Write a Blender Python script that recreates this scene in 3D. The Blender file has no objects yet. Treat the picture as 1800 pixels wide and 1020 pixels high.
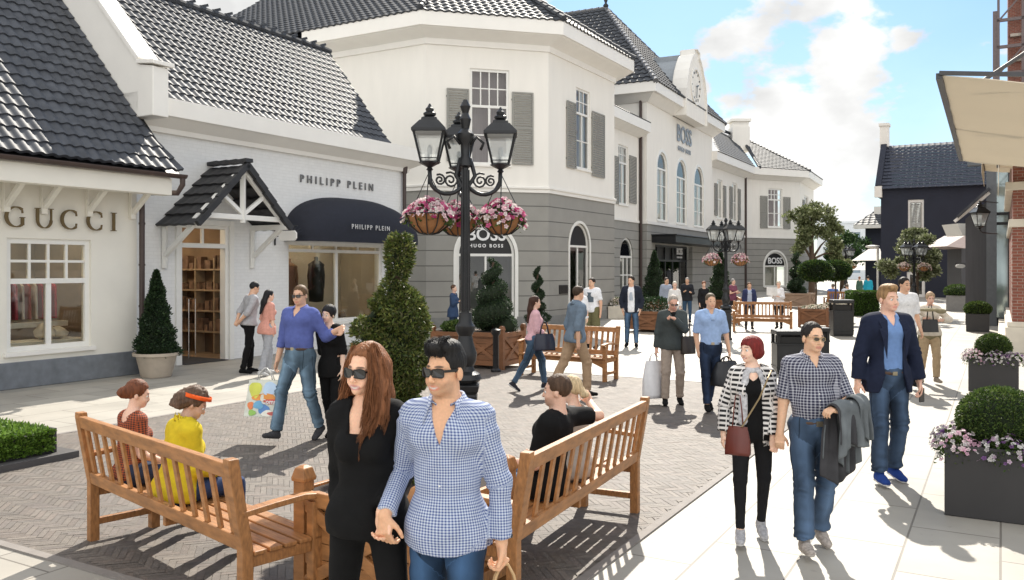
import bpy, math, random
import numpy as np
from mathutils import Vector, Matrix
random.seed(7)
rng = np.random.default_rng(7)
SC = bpy.context.scene
COL = SC.collection
F = 1500.0; CX = 900.0; HY = 472.0; CH = 2.05
TH = math.radians(60.2)
S = Vector((math.cos(TH), math.sin(TH), 0)); N = Vector((math.sin(TH), -math.cos(TH), 0))
R = math.radians

def G(px, py):
    Y = F*CH/(py-HY); return Vector(((px-CX)*Y/F, Y, 0))
def AT(px, py, Y):
    return Vector(((px-CX)*Y/F, Y, CH+(HY-py)*Y/F))

# ---------------------------------------------------------------- materials
MATS = {}
def mat(name, col, rough=.6, metal=0, var=.12, vs=8, bump=0, bs=40, spec=None, emit=None, es=0, coat=0, alpha=None, stretch=None):
    if name in MATS: return MATS[name]
    m = bpy.data.materials.new(name); m.use_nodes = True
    nt = m.node_tree; b = nt.nodes['Principled BSDF']
    tc = nt.nodes.new('ShaderNodeTexCoord'); mp = nt.nodes.new('ShaderNodeMapping')
    nt.links.new(tc.outputs['Object'], mp.inputs[0])
    if stretch: mp.inputs['Scale'].default_value = stretch
    n = nt.nodes.new('ShaderNodeTexNoise'); n.inputs['Scale'].default_value = vs; n.inputs['Detail'].default_value = 5
    nt.links.new(mp.outputs[0], n.inputs['Vector'])
    mr = nt.nodes.new('ShaderNodeMapRange'); mr.inputs[1].default_value = .25; mr.inputs[2].default_value = .75
    mr.inputs[3].default_value = 1-var; mr.inputs[4].default_value = 1+var
    nt.links.new(n.outputs[0], mr.inputs[0])
    mx = nt.nodes.new('ShaderNodeVectorMath'); mx.operation = 'SCALE'; mx.inputs[0].default_value = col
    nt.links.new(mr.outputs[0], mx.inputs['Scale']); nt.links.new(mx.outputs[0], b.inputs['Base Color'])
    b.inputs['Roughness'].default_value = rough; b.inputs['Metallic'].default_value = metal
    if spec is not None: b.inputs['Specular IOR Level'].default_value = spec
    if coat: b.inputs['Coat Weight'].default_value = coat
    if emit: b.inputs['Emission Color'].default_value = (*emit, 1); b.inputs['Emission Strength'].default_value = es
    if bump:
        n2 = nt.nodes.new('ShaderNodeTexNoise'); n2.inputs['Scale'].default_value = bs; n2.inputs['Detail'].default_value = 4
        nt.links.new(mp.outputs[0], n2.inputs['Vector'])
        bp = nt.nodes.new('ShaderNodeBump'); bp.inputs['Strength'].default_value = bump; bp.inputs['Distance'].default_value = .01
        nt.links.new(n2.outputs[0], bp.inputs['Height']); nt.links.new(bp.outputs[0], b.inputs['Normal'])
    MATS[name] = m; return m

def nodes_of(m): return m.node_tree.nodes, m.node_tree.links

def glass_mat(name, tint=(.8,.85,.85), refl=.9):
    if name in MATS: return MATS[name]
    m = bpy.data.materials.new(name); m.use_nodes = True; nd, lk = nodes_of(m)
    nd.remove(nd['Principled BSDF']); out = nd['Material Output']
    t = nd.new('ShaderNodeBsdfTransparent'); t.inputs[0].default_value = (*tint, 1)
    g = nd.new('ShaderNodeBsdfGlossy'); g.inputs['Roughness'].default_value = .02; g.inputs[0].default_value = (refl,)*3+(1,)
    f = nd.new('ShaderNodeFresnel'); f.inputs[0].default_value = 1.75
    x = nd.new('ShaderNodeMixShader'); lk.new(f.outputs[0], x.inputs[0]); lk.new(t.outputs[0], x.inputs[1]); lk.new(g.outputs[0], x.inputs[2])
    lk.new(x.outputs[0], out.inputs[0]); MATS[name] = m; return m

def brick_mat(name, c1, c2, mortar, w, h, ms=.01, rough=.8, rot=0, plane='wall', bump=.4, off=.5, var=.15, worn=0, vs=8):
    """brick pattern in object space. plane 'wall': (along x or y auto via rot, z); 'ground': x,y"""
    if name in MATS: return MATS[name]
    m = mat(name, c1, rough, var=var, vs=vs); nd, lk = nodes_of(m); b = nd['Principled BSDF']
    tc = nd.new('ShaderNodeTexCoord')
    sp = nd.new('ShaderNodeSeparateXYZ'); vr = nd.new('ShaderNodeVectorRotate'); vr.rotation_type = 'Z_AXIS'; vr.inputs['Angle'].default_value = -rot
    lk.new(tc.outputs['Object'], vr.inputs[0]); lk.new(vr.outputs[0], sp.inputs[0])
    cb = nd.new('ShaderNodeCombineXYZ'); lk.new(sp.outputs[0], cb.inputs[0])
    lk.new(sp.outputs[2 if plane == 'wall' else 1], cb.inputs[1])
    br = nd.new('ShaderNodeTexBrick'); br.inputs['Scale'].default_value = 1; br.inputs['Brick Width'].default_value = w
    br.inputs['Row Height'].default_value = h; br.inputs['Mortar Size'].default_value = ms; br.offset = off
    br.inputs['Color1'].default_value = (*c1, 1); br.inputs['Color2'].default_value = (*c2, 1); br.inputs['Mortar'].default_value = (*mortar, 1)
    br.inputs['Mortar Smooth'].default_value = .3
    lk.new(cb.outputs[0], br.inputs['Vector'])
    sc = [n for n in nd if n.bl_idname == 'ShaderNodeVectorMath'][0]
    lk.new(br.outputs['Color'], sc.inputs[0])
    if worn:   # trodden-in stains and specks
        n3 = nd.new('ShaderNodeTexNoise'); n3.inputs['Scale'].default_value = 11; n3.inputs['Detail'].default_value = 3; lk.new(tc.outputs['Object'], n3.inputs['Vector'])
        r3 = nd.new('ShaderNodeMapRange'); r3.inputs[1].default_value = .66; r3.inputs[2].default_value = .72; r3.inputs[3].default_value = 1; r3.inputs[4].default_value = 1-worn; lk.new(n3.outputs[0], r3.inputs[0])
        m3 = nd.new('ShaderNodeMath'); m3.operation = 'MULTIPLY'; lk.new(sc.inputs['Scale'].links[0].from_socket, m3.inputs[0]); lk.new(r3.outputs[0], m3.inputs[1]); lk.new(m3.outputs[0], sc.inputs['Scale'])
    bp = nd.new('ShaderNodeBump'); bp.inputs['Strength'].default_value = bump; bp.inputs['Distance'].default_value = .006; bp.invert = True
    lk.new(br.outputs['Fac'], bp.inputs['Height']); lk.new(bp.outputs[0], b.inputs['Normal'])
    return m

def attr_mat(name, rough=.7, attr='col', var=.1, vs=30, bump=0, bs=60, trans=0, spec=.5, sss=0):
    if name in MATS: return MATS[name]
    m = mat(name, (1,1,1), rough, var=var, vs=vs, bump=bump, bs=bs, spec=spec); nd, lk = nodes_of(m); b = nd['Principled BSDF']
    at = nd.new('ShaderNodeAttribute'); at.attribute_name = attr
    sc = [n for n in nd if n.bl_idname == 'ShaderNodeVectorMath'][0]; lk.new(at.outputs['Color'], sc.inputs[0])
    if sss:
        b.inputs['Subsurface Weight'].default_value = sss; b.inputs['Subsurface Radius'].default_value = (1,.35,.2); b.inputs['Subsurface Scale'].default_value = .02
    if trans:
        out = nd['Material Output']; tr = nd.new('ShaderNodeBsdfTranslucent'); ms = nd.new('ShaderNodeMixShader'); ms.inputs[0].default_value = trans
        lk.new(sc.outputs[0], tr.inputs[0]); lk.new(b.outputs[0], ms.inputs[1]); lk.new(tr.outputs[0], ms.inputs[2]); lk.new(ms.outputs[0], out.inputs[0])
    return m

# ---------------------------------------------------------------- objects
def tag(o, label=None, cat=None, group=None, kind=None):
    if label: o['label'] = label
    if cat: o['category'] = cat
    if group: o['group'] = group
    if kind: o['kind'] = kind
    return o
def root(name, label, cat, loc=(0,0,0), rz=0, group=None):
    o = bpy.data.objects.new(name, None); COL.objects.link(o); o.location = loc; o.rotation_euler = (0,0,rz); o.empty_display_size = .2
    return tag(o, label, cat, group)
def origin(p):
    while p.parent: p = p.parent
    return p

class MB:
    def __init__(s): s.v = []; s.f = []
    def add(s, vs, fs):
        k = len(s.v); s.v += [tuple(x) for x in vs]; s.f += [tuple(i+k for i in f) for f in fs]; return s
    def bx(s, x0,x1,y0,y1,z0,z1, M=None):
        P = [Vector(p) for p in ((x0,y0,z0),(x1,y0,z0),(x1,y1,z0),(x0,y1,z0),(x0,y0,z1),(x1,y0,z1),(x1,y1,z1),(x0,y1,z1))]
        if M: P = [M @ p for p in P]
        return s.add(P, [(0,3,2,1),(4,5,6,7),(0,1,5,4),(1,2,6,5),(2,3,7,6),(3,0,4,7)])
    def bar(s, a, b, w, h, up=(0,0,1)):
        a, b = Vector(a), Vector(b); d = (b-a); L = d.length; d.normalize(); u = Vector(up); sx = d.cross(u)
        if sx.length < 1e-4: sx = d.cross(Vector((1,0,0)))
        sx.normalize(); u = sx.cross(d)
        P = [p+sx*i*w/2+u*j*h/2 for p in (a,b) for i,j in ((-1,-1),(1,-1),(1,1),(-1,1))]
        return s.add(P, [(3,2,1,0),(4,5,6,7),(0,1,5,4),(1,2,6,5),(2,3,7,6),(3,0,4,7)])
    def tube(s, pts, r, n=8, cap=True):
        pts = [Vector(p) for p in pts]; m = len(pts); rs = r if hasattr(r, '__len__') else [r]*m
        prev = None; vs = []
        for i, p in enumerate(pts):
            t = (pts[min(i+1,m-1)]-pts[max(i-1,0)]).normalized()
            if prev is None:
                a = Vector((0,0,1)) if abs(t.z) < .9 else Vector((1,0,0)); x = t.cross(a).normalized()
            else: x = (prev - t*prev.dot(t)).normalized()
            y = t.cross(x); prev = x
            vs += [p+(x*math.cos(2*math.pi*k/n)+y*math.sin(2*math.pi*k/n))*rs[i] for k in range(n)]
        fs = [(i*n+k, i*n+(k+1)%n, (i+1)*n+(k+1)%n, (i+1)*n+k) for i in range(m-1) for k in range(n)]
        if cap: fs += [tuple(range(n-1,-1,-1)), tuple(range((m-1)*n, m*n))]
        return s.add(vs, fs)
    def lathe(s, prof, n=20, c=(0,0,0), cap=True, sq=False):
        vs = []; m = len(prof)
        for r, z in prof:
            for k in range(n):
                a = 2*math.pi*k/n + (math.pi/n if sq else 0); vs.append((c[0]+r*math.cos(a), c[1]+r*math.sin(a), c[2]+z))
        fs = [(i*n+k, i*n+(k+1)%n, (i+1)*n+(k+1)%n, (i+1)*n+k) for i in range(m-1) for k in range(n)]
        if cap: fs += [tuple(range(n-1,-1,-1)), tuple(range((m-1)*n, m*n))]
        return s.add(vs, fs)
    def ext(s, poly, vec):
        poly = [Vector(p) for p in poly]; vec = Vector(vec); n = len(poly)
        return s.add(poly+[p+vec for p in poly], [tuple(range(n-1,-1,-1)), tuple(range(n,2*n))]+[(i,(i+1)%n,(i+1)%n+n,i+n) for i in range(n)])
    def build(s, name, m, parent=None, world=False, smooth=False, bevel=0, loc=None, kind=None, ang=None, fix=True):
        me = bpy.data.meshes.new(name)
        off = origin(parent).location if (world and parent) else Vector((0,0,0))
        me.from_pydata([(x-off[0], y-off[1], z-off[2]) for x,y,z in s.v] if world and parent else s.v, [], s.f)
        me.update()
        if fix:
            import bmesh
            bm = bmesh.new(); bm.from_mesh(me); bmesh.ops.recalc_face_normals(bm, faces=bm.faces); bm.to_mesh(me); bm.free()
        me.materials.append(m)
        if smooth:
            me.shade_smooth()
        o = bpy.data.objects.new(name, me); COL.objects.link(o)
        if parent: o.parent = parent
        if loc is not None: o.location = loc
        if bevel:
            b = o.modifiers.new('bevel', 'BEVEL'); b.width = bevel; b.segments = 2; b.limit_method = 'ANGLE'; b.angle_limit = .7
        if smooth and ang:
            me.set_sharp_from_angle(angle=R(ang))
        if kind: o['kind'] = kind
        return o

def np_mesh(name, V, Q, m, parent=None, smooth=True, col=None, pat=None, tri=False):
    """fast mesh from numpy arrays; Q (n,4) or (n,3)"""
    me = bpy.data.meshes.new(name); k = Q.shape[1]
    me.vertices.add(len(V)); me.vertices.foreach_set('co', V.astype(np.float32).ravel())
    me.loops.add(Q.size); me.loops.foreach_set('vertex_index', Q.astype(np.int32).ravel())
    me.polygons.add(len(Q)); me.polygons.foreach_set('loop_start', np.arange(0, Q.size, k, dtype=np.int32))
    me.polygons.foreach_set('loop_total', np.full(len(Q), k, dtype=np.int32))
    me.update(calc_edges=True)
    if smooth: me.polygons.foreach_set('use_smooth', np.ones(len(Q), dtype=bool))
    if col is not None:
        a = me.color_attributes.new('col', 'FLOAT_COLOR', 'POINT')
        c = np.ones((len(V),4), np.float32); c[:,:3] = col; a.data.foreach_set('color', c.ravel())
    if pat is not None:
        a = me.attributes.new('pat', 'FLOAT_VECTOR', 'POINT'); a.data.foreach_set('vector', pat.astype(np.float32).ravel())
    me.validate()
    me.materials.append(m); o = bpy.data.objects.new(name, me); COL.objects.link(o)
    if parent: o.parent = parent
    return o

def dup(o, parent=None):
    c = o.copy(); COL.objects.link(c); c.parent = parent
    for ch in list(o.children): dup(ch, c)
    return c

# ---------------------------------------------------------------- foliage
def leaves(P, Nn, size, col, name, m, parent, up=.4, jit=.6, aspect=.55, seed=1, off=0.0):
    """P points, Nn normals -> leaf quads"""
    r = np.random.default_rng(seed); n = len(P)
    d = Nn + r.normal(0, jit, (n,3)); d[:,2] += up*r.random(n); d /= np.linalg.norm(d, axis=1, keepdims=True)+1e-9
    t = r.normal(0,1,(n,3)); s = np.cross(d, t); s /= np.linalg.norm(s, axis=1, keepdims=True)+1e-9
    L = size*(.6+.8*r.random((n,1))); w = L*aspect
    nn = np.cross(d, s)
    P = P + Nn*off*r.random((n,1))
    bend = nn*L*.18
    V = np.stack([P, P+d*L*.5+s*w*.5+bend, P+d*L, P+d*L*.5-s*w*.5+bend], 1).reshape(-1,3)
    Q = np.arange(4*n).reshape(n,4)
    c = np.array(col)[r.integers(0, len(col), n)]*(.7+.6*r.random((n,1)))
    return np_mesh(name, V, Q, m, parent, smooth=False, col=np.repeat(c,4,0))
def sph_pts(n, c, rad, seed=1, vol=.25):
    r = np.random.default_rng(seed); d = r.normal(0,1,(n,3)); d /= np.linalg.norm(d,axis=1,keepdims=True)
    k = 1-vol*r.random((n,1)); rad = np.array(rad)
    return np.array(c)+d*k*rad, d
def tube_pts(n, path, rad, seed=1, vol=.25):
    r = np.random.default_rng(seed); path = np.array(path); rad = np.array(rad)
    w = (rad[:-1]+rad[1:])*np.linalg.norm(np.diff(path,axis=0),axis=1); i = r.choice(len(w), n, p=w/w.sum())
    t = r.random((n,1)); p = path[i]*(1-t)+path[i+1]*t; q = (rad[i]*(1-t[:,0])+rad[i+1]*t[:,0])[:,None]
    tt = path[i+1]-path[i]; tt /= np.linalg.norm(tt,axis=1,keepdims=True)
    d = r.normal(0,1,(n,3)); d -= tt*np.sum(d*tt,1,keepdims=True); d /= np.linalg.norm(d,axis=1,keepdims=True)
    return p+d*q*(1-vol*r.random((n,1))), d
# ---------------------------------------------------------------- camera, light, sky
cam = bpy.data.cameras.new('camera'); co = bpy.data.objects.new('camera', cam); COL.objects.link(co)
co.location = (0,0,CH); co.rotation_euler = (R(90),0,0); cam.lens = 30; cam.sensor_width = 36; cam.shift_y = -38/1800.0
cam.clip_start = .05; cam.clip_end = 3000; SC.camera = co
SUN_EL, SUN_AZ = R(41), R(11)
sd = Vector((math.sin(SUN_AZ)*math.cos(SUN_EL), math.cos(SUN_AZ)*math.cos(SUN_EL), math.sin(SUN_EL)))
sl = bpy.data.lights.new('sun', 'SUN'); sl.energy = 4.6; sl.angle = R(.55); sl.color = (1,.93,.82)
so = bpy.data.objects.new('sun', sl); COL.objects.link(so); so.rotation_euler = sd.to_track_quat('Z','Y').to_euler(); so.location = (0,0,60)
W = bpy.data.worlds.new('World'); SC.world = W; W.use_nodes = True
nd, lk = W.node_tree.nodes, W.node_tree.links
sky = nd.new('ShaderNodeTexSky'); sky.sky_type = 'NISHITA'; sky.sun_disc = False; sky.sun_elevation = SUN_EL; sky.sun_rotation = SUN_AZ
sky.air_density = 1.0; sky.dust_density = .6; sky.ozone_density = 1.5
tc = nd.new('ShaderNodeTexCoord')
mp = nd.new('ShaderNodeMapping'); mp.inputs['Scale'].default_value = (1,1,1.7); lk.new(tc.outputs['Generated'], mp.inputs[0])
n1 = nd.new('ShaderNodeTexNoise'); n1.inputs['Scale'].default_value = 6.5; n1.inputs['Detail'].default_value = 9; n1.inputs['Roughness'].default_value = .56
lk.new(mp.outputs[0], n1.inputs['Vector'])
def mth(op, a, b=None, c=None):
    m = nd.new('ShaderNodeMath'); m.operation = op
    for i, x in enumerate((a,b,c)):
        if x is None: continue
        if isinstance(x, (int,float)): m.inputs[i].default_value = x
        else: lk.new(x, m.inputs[i])
    return m.outputs[0]
# cloud banks in fixed directions of the sky, broken up by noise
acc = None
for px, py, rad, amp in ((1350,170,.13,.30),(1490,115,.12,.31),(1265,250,.09,.22),(1590,75,.06,.26),(1420,225,.12,.24),(1530,150,.08,.2),(1230,150,.07,.22),(1700,150,.07,.12),(1130,60,.05,.08),
                         (420,15,.08,.34),(330,5,.06,.3),(1450,330,.14,.13),(1330,420,.15,.14),(1500,250,.05,.08)):
    d = Vector(((px-CX)/F, 1, (HY-py)/F)).normalized()
    vm = nd.new('ShaderNodeVectorMath'); vm.operation = 'DISTANCE'; lk.new(tc.outputs['Generated'], vm.inputs[0]); vm.inputs[1].default_value = d
    g = mth('MULTIPLY', mth('MAXIMUM', mth('SUBTRACT', 1, mth('DIVIDE', vm.outputs['Value'], rad)), 0), amp)
    acc = g if acc is None else mth('MAXIMUM', acc, g)
# extra bright cloud, unseen behind and above the viewer, added to fill shaded fronts
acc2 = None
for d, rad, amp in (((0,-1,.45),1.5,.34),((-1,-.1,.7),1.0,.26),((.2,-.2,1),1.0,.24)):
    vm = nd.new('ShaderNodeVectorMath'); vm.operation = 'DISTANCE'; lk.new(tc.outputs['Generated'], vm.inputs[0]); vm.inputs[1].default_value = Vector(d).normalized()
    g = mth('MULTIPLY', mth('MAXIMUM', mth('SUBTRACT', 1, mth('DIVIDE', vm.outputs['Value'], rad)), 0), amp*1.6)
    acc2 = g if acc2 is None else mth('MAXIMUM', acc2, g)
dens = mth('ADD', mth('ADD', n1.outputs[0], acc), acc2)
mr = nd.new('ShaderNodeMapRange'); mr.interpolation_type = 'SMOOTHSTEP'; mr.inputs[1].default_value = .575; mr.inputs[2].default_value = .655; lk.new(dens, mr.inputs[0])
sep = nd.new('ShaderNodeSeparateXYZ'); lk.new(tc.outputs['Generated'], sep.inputs[0])
hz = nd.new('ShaderNodeMapRange'); hz.inputs[1].default_value = 0; hz.inputs[2].default_value = .3; hz.inputs[3].default_value = .42; hz.inputs[4].default_value = .0; lk.new(sep.outputs[2], hz.inputs[0])
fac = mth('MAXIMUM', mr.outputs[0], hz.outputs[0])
n2 = nd.new('ShaderNodeTexNoise'); n2.inputs['Scale'].default_value = 9; n2.inputs['Detail'].default_value = 6; lk.new(mp.outputs[0], n2.inputs['Vector'])
cr = nd.new('ShaderNodeMapRange'); cr.inputs[1].default_value = .35; cr.inputs[2].default_value = .62; cr.inputs[3].default_value = 4.5; cr.inputs[4].default_value = 6.4; lk.new(n2.outputs[0], cr.inputs[0])
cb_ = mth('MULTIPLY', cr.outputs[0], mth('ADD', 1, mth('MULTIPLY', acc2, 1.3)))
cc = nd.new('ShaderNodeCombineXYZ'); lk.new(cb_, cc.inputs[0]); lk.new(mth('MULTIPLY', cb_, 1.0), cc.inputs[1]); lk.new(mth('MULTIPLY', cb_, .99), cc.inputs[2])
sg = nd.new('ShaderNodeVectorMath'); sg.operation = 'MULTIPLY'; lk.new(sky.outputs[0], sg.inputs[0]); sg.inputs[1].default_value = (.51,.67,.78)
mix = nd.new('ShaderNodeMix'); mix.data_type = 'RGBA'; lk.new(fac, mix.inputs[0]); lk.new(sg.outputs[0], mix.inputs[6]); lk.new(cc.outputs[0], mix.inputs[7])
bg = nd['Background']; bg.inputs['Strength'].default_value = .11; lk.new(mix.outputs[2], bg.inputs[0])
SC.view_settings.view_transform = 'Standard'; SC.view_settings.look = 'None'; SC.view_settings.exposure = .72; SC.view_settings.gamma = 1
SC.cycles.use_denoising = True; SC.cycles.max_bounces = 8; SC.cycles.transparent_max_bounces = 12
SC.cycles.sample_clamp_indirect = 4

# ---------------------------------------------------------------- common materials
m_white = mat('white_render', (.84,.81,.75), .85, var=.028, vs=3, bump=.15, bs=60, stretch=(1,1,.22))
m_plein = brick_mat('white_painted_brick', (.80,.80,.79), (.77,.77,.76), (.745,.745,.73), .22, .075, .008, rot=TH, bump=.18, var=.03)
m_trim = mat('cream_paint', (.84,.815,.765), .55, var=.03, vs=2)
m_paint = mat('white_joinery_paint', (.80,.79,.75), .4, var=.03)
m_dark = mat('black_metal', (.018,.019,.021), .38, metal=.3, var=.2, bump=.2, bs=80)
m_tile = mat('glazed_dark_tile', (.062,.067,.078), .6, var=.4, vs=4, spec=.3)
m_tile2 = mat('slate_tile', (.05,.054,.062), .62, var=.35, vs=4, spec=.3)
m_glass = glass_mat('window_glass')
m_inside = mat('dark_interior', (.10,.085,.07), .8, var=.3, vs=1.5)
m_pale = mat('pale_interior', (.55,.47,.38), .8, var=.15, vs=1.5)
m_shut = mat('taupe_shutter_paint', (.27,.265,.24), .6, var=.08)
m_pipe = mat('brown_pipe', (.055,.035,.03), .45, var=.15)
m_curtain = mat('pinkish_blind', (.42,.33,.33), .9, var=.1, vs=4, stretch=(6,6,.3))

def course_mat(name, col, pitch, z0=0):
    m = mat(name, col, .85, var=.07, vs=1.6, bump=.1, bs=70); nd, lk = nodes_of(m); b = nd['Principled BSDF']
    ge = nd.new('ShaderNodeNewGeometry'); sp = nd.new('ShaderNodeSeparateXYZ'); lk.new(ge.outputs['Position'], sp.inputs[0])
    def mm(op,a,b_=None):
        x = nd.new('ShaderNodeMath'); x.operation = op
        for i,q in enumerate((a,b_)):
            if q is None: continue
            if isinstance(q,(int,float)): x.inputs[i].default_value = q
            else: lk.new(q, x.inputs[i])
        return x.outputs[0]
    fr = mm('FRACT', mm('DIVIDE', mm('SUBTRACT', sp.outputs[2], z0), pitch)); lt = mm('LESS_THAN', fr, .055)
    bp = nd.new('ShaderNodeBump'); bp.inputs['Strength'].default_value = 1; bp.inputs['Distance'].default_value = .03; bp.invert = True
    lk.new(lt, bp.inputs['Height']); lk.new(bp.outputs[0], b.inputs['Normal'])
    sc = [n for n in nd if n.bl_idname == 'ShaderNodeVectorMath'][0]
    mx = nd.new('ShaderNodeMix'); mx.data_type = 'RGBA'; lk.new(lt, mx.inputs[0]); mx.inputs[6].default_value = (*col,1); mx.inputs[7].default_value = (*[c*.45 for c in col],1)  # groove shade put into the colour along the channel lines
    lk.new(mx.outputs[2], sc.inputs[0]); return m
m_grey = course_mat('grey_channelled_render', (.30,.292,.268), .53)

# ---------------------------------------------------------------- architecture helpers
class Wall:
    def __init__(s, p0, p1):
        s.p0 = Vector((p0[0],p0[1],0)); s.p1 = Vector((p1[0],p1[1],0)); s.L = (s.p1-s.p0).length; s.t = (s.p1-s.p0).normalized(); s.o = Vector((s.t.y,-s.t.x,0))
    def pt(s, a, d, z): return s.p0+s.t*a+s.o*d+Vector((0,0,z))
    def ray(s, px, d=0):
        r = (px-CX)/F; q = s.p0+s.o*d; return (r*q.y-q.x)/(s.t.x-r*s.t.y)
    def az(s, px, py, d=0):
        a = s.ray(px, d); Y = s.pt(a,d,0).y; return a, CH+(HY-py)*Y/F
    def bx(s, mb, a0,a1,d0,d1,z0,z1):
        P = [s.pt(a,d,z) for z in (z0,z1) for a,d in ((a0,d0),(a1,d0),(a1,d1),(a0,d1))]
        return mb.add(P, [(0,3,2,1),(4,5,6,7),(0,1,5,4),(1,2,6,5),(2,3,7,6),(3,0,4,7)])
    def face(s, mb, z0, z1, holes=(), th=.28, a0=0, a1=None, d=0):
        """holes: (a0,a1,z0,z1,arch)"""
        a1 = s.L if a1 is None else a1
        A = sorted({a0,a1}|{min(max(h[i],a0),a1) for h in holes for i in (0,1)}); Z = sorted({z0,z1}|{min(max(h[i],z0),z1) for h in holes for i in (2,3)})
        for i in range(len(A)-1):
            for j in range(len(Z)-1):
                ca, cz = (A[i]+A[i+1])/2, (Z[j]+Z[j+1])/2
                if any(h[0]<ca<h[1] and h[2]<cz<h[3] for h in holes): continue
                for dd in (d, d-th):
                    q = [s.pt(A[i],dd,Z[j]), s.pt(A[i+1],dd,Z[j]), s.pt(A[i+1],dd,Z[j+1]), s.pt(A[i],dd,Z[j+1])]
                    mb.add(q, [(0,1,2,3) if dd == d else (3,2,1,0)])
        for h in holes:
            b0,b1,c0,c1 = h[:4]; arch = h[4] if len(h) > 4 else False
            c0 = max(c0, z0); c1_ = min(c1, z1)
            def rev(p, q):
                mb.add([s.pt(p[0],d,p[1]), s.pt(q[0],d,q[1]), s.pt(q[0],d-th,q[1]), s.pt(p[0],d-th,p[1])], [(3,2,1,0)])
            rd = (b1-b0)/2; zs = c1-rd if arch else c1
            if not arch or zs > z0:
                rev((b0,c0),(b0,min(zs,z1))); rev((b1,min(zs,z1)),(b1,c0))
            if c0 > z0+1e-3 or c0 == h[2]: rev((b1,c0),(b0,c0))
            if not arch:
                if c1 <= z1: rev((b0,c1),(b1,c1))
            elif c1 <= z1+1e-3:
                m = 20; pts = [(b0+rd-rd*math.cos(math.pi*k/m), zs+rd*math.sin(math.pi*k/m)) for k in range(m+1)]
                for k in range(m):
                    p, q = pts[k], pts[k+1]; rev(p, q)
                    for dd in (d, d-th):
                        mb.add([s.pt(p[0],dd,p[1]), s.pt(q[0],dd,q[1]), s.pt(q[0],dd,c1), s.pt(p[0],dd,c1)], [(0,1,2,3) if dd == d else (3,2,1,0)])
        return mb

def offset(pts, d):
    """offset a plan polyline to the right by d with mitres"""
    P = [Vector((p[0],p[1],0)) for p in pts]; out = []
    for i, p in enumerate(P):
        ns = []
        if i > 0: t = (P[i]-P[i-1]).normalized(); ns.append(Vector((t.y,-t.x,0)))
        if i < len(P)-1: t = (P[i+1]-P[i]).normalized(); ns.append(Vector((t.y,-t.x,0)))
        if len(ns) == 2:
            b = (ns[0]+ns[1]).normalized(); out.append(p+b*(d/max(b.dot(ns[0]),.3)))
        else: out.append(p+ns[0]*d)
    return out
def sweep(mb, pts, prof):
    """profile: closed list of (d,z)"""
    rings = [[q+Vector((0,0,z)) for q in offset(pts, d)] for d, z in prof]; n = len(prof); m = len(pts)
    vs = [rings[j][i] for i in range(m) for j in range(n)]
    fs = [(i*n+j, i*n+(j+1)%n, (i+1)*n+(j+1)%n, (i+1)*n+j) for i in range(m-1) for j in range(n)]+[tuple(range(n)), tuple(range((m-1)*n+n-1, (m-1)*n-1, -1))]
    return mb.add(vs, fs)

def tiles(mb, eL, eR, tL, tR, w=.30, c=.34, amp=.03, lift=.035, k=6, thick=.06, bell=None):
    """pantile sheet between eave line eL-eR and top line tL-tR. bell(b)-> extra vertical offset"""
    eL,eR,tL,tR = map(Vector,(eL,eR,tL,tR)); t = (eR-eL).normalized(); up = ((tL-eL)-t*(tL-eL).dot(t)); B = up.length; up.normalize(); nn = t.cross(up).normalized()
    if nn.z < 0: nn = -nn
    rows = max(1, round(B/c)); c = B/rows
    aTL = (tL-eL).dot(t); aTR = (tR-eL).dot(t); L = (eR-eL).length
    for j in range(rows):
        b0, b1 = j*c, (j+1)*c+.02
        def lim(b): f = min(b/B,1); return aTL*f, L+(aTR-L)*f
        l0,r0 = lim(b0); l1,r1 = lim(min(b1,B)); lo, hi = min(l0,l1), max(r0,r1)
        i0, i1 = int(math.floor(lo/w*k)), int(math.ceil(hi/w*k)); prev = None; base = len(mb.v); vs = []; fs = []; n = 0
        for i in range(i0, i1+1):
            a = i*w/k; ph = (i % k)/k
            h = amp*(math.sin(math.pi*ph/.62) if ph < .62 else -.55*math.sin(math.pi*(ph-.62)/.38))
            A0 = min(max(a,l0),r0); A1 = min(max(a,l1),r1)
            e0 = bell(b0) if bell else 0; e1 = bell(min(b1,B)) if bell else 0
            vs += [eL+t*A0+up*b0+nn*(h+lift-thick)+Vector((0,0,e0)), eL+t*A0+up*b0+nn*(h+lift)+Vector((0,0,e0)), eL+t*A1+up*min(b1,B)+nn*h+Vector((0,0,e1))]
            if n: q = 3*n; fs += [(q-3,q,q+1,q-2),(q-2,q+1,q+2,q-1)]
            n += 1
        mb.add(vs, fs)
    return mb
def ridge(mb, a, b, r=.13, step=.36):
    a,b = Vector(a),Vector(b); L = (b-a).length; n = max(2,int(L/step)); 
    for i in range(n):
        p = a+(b-a)*i/n; q = a+(b-a)*(i+1.08)/n; mb.tube([p+Vector((0,0,.0)), q+Vector((0,0,-.02))], [r, r*.82], 8)
    return mb

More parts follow.
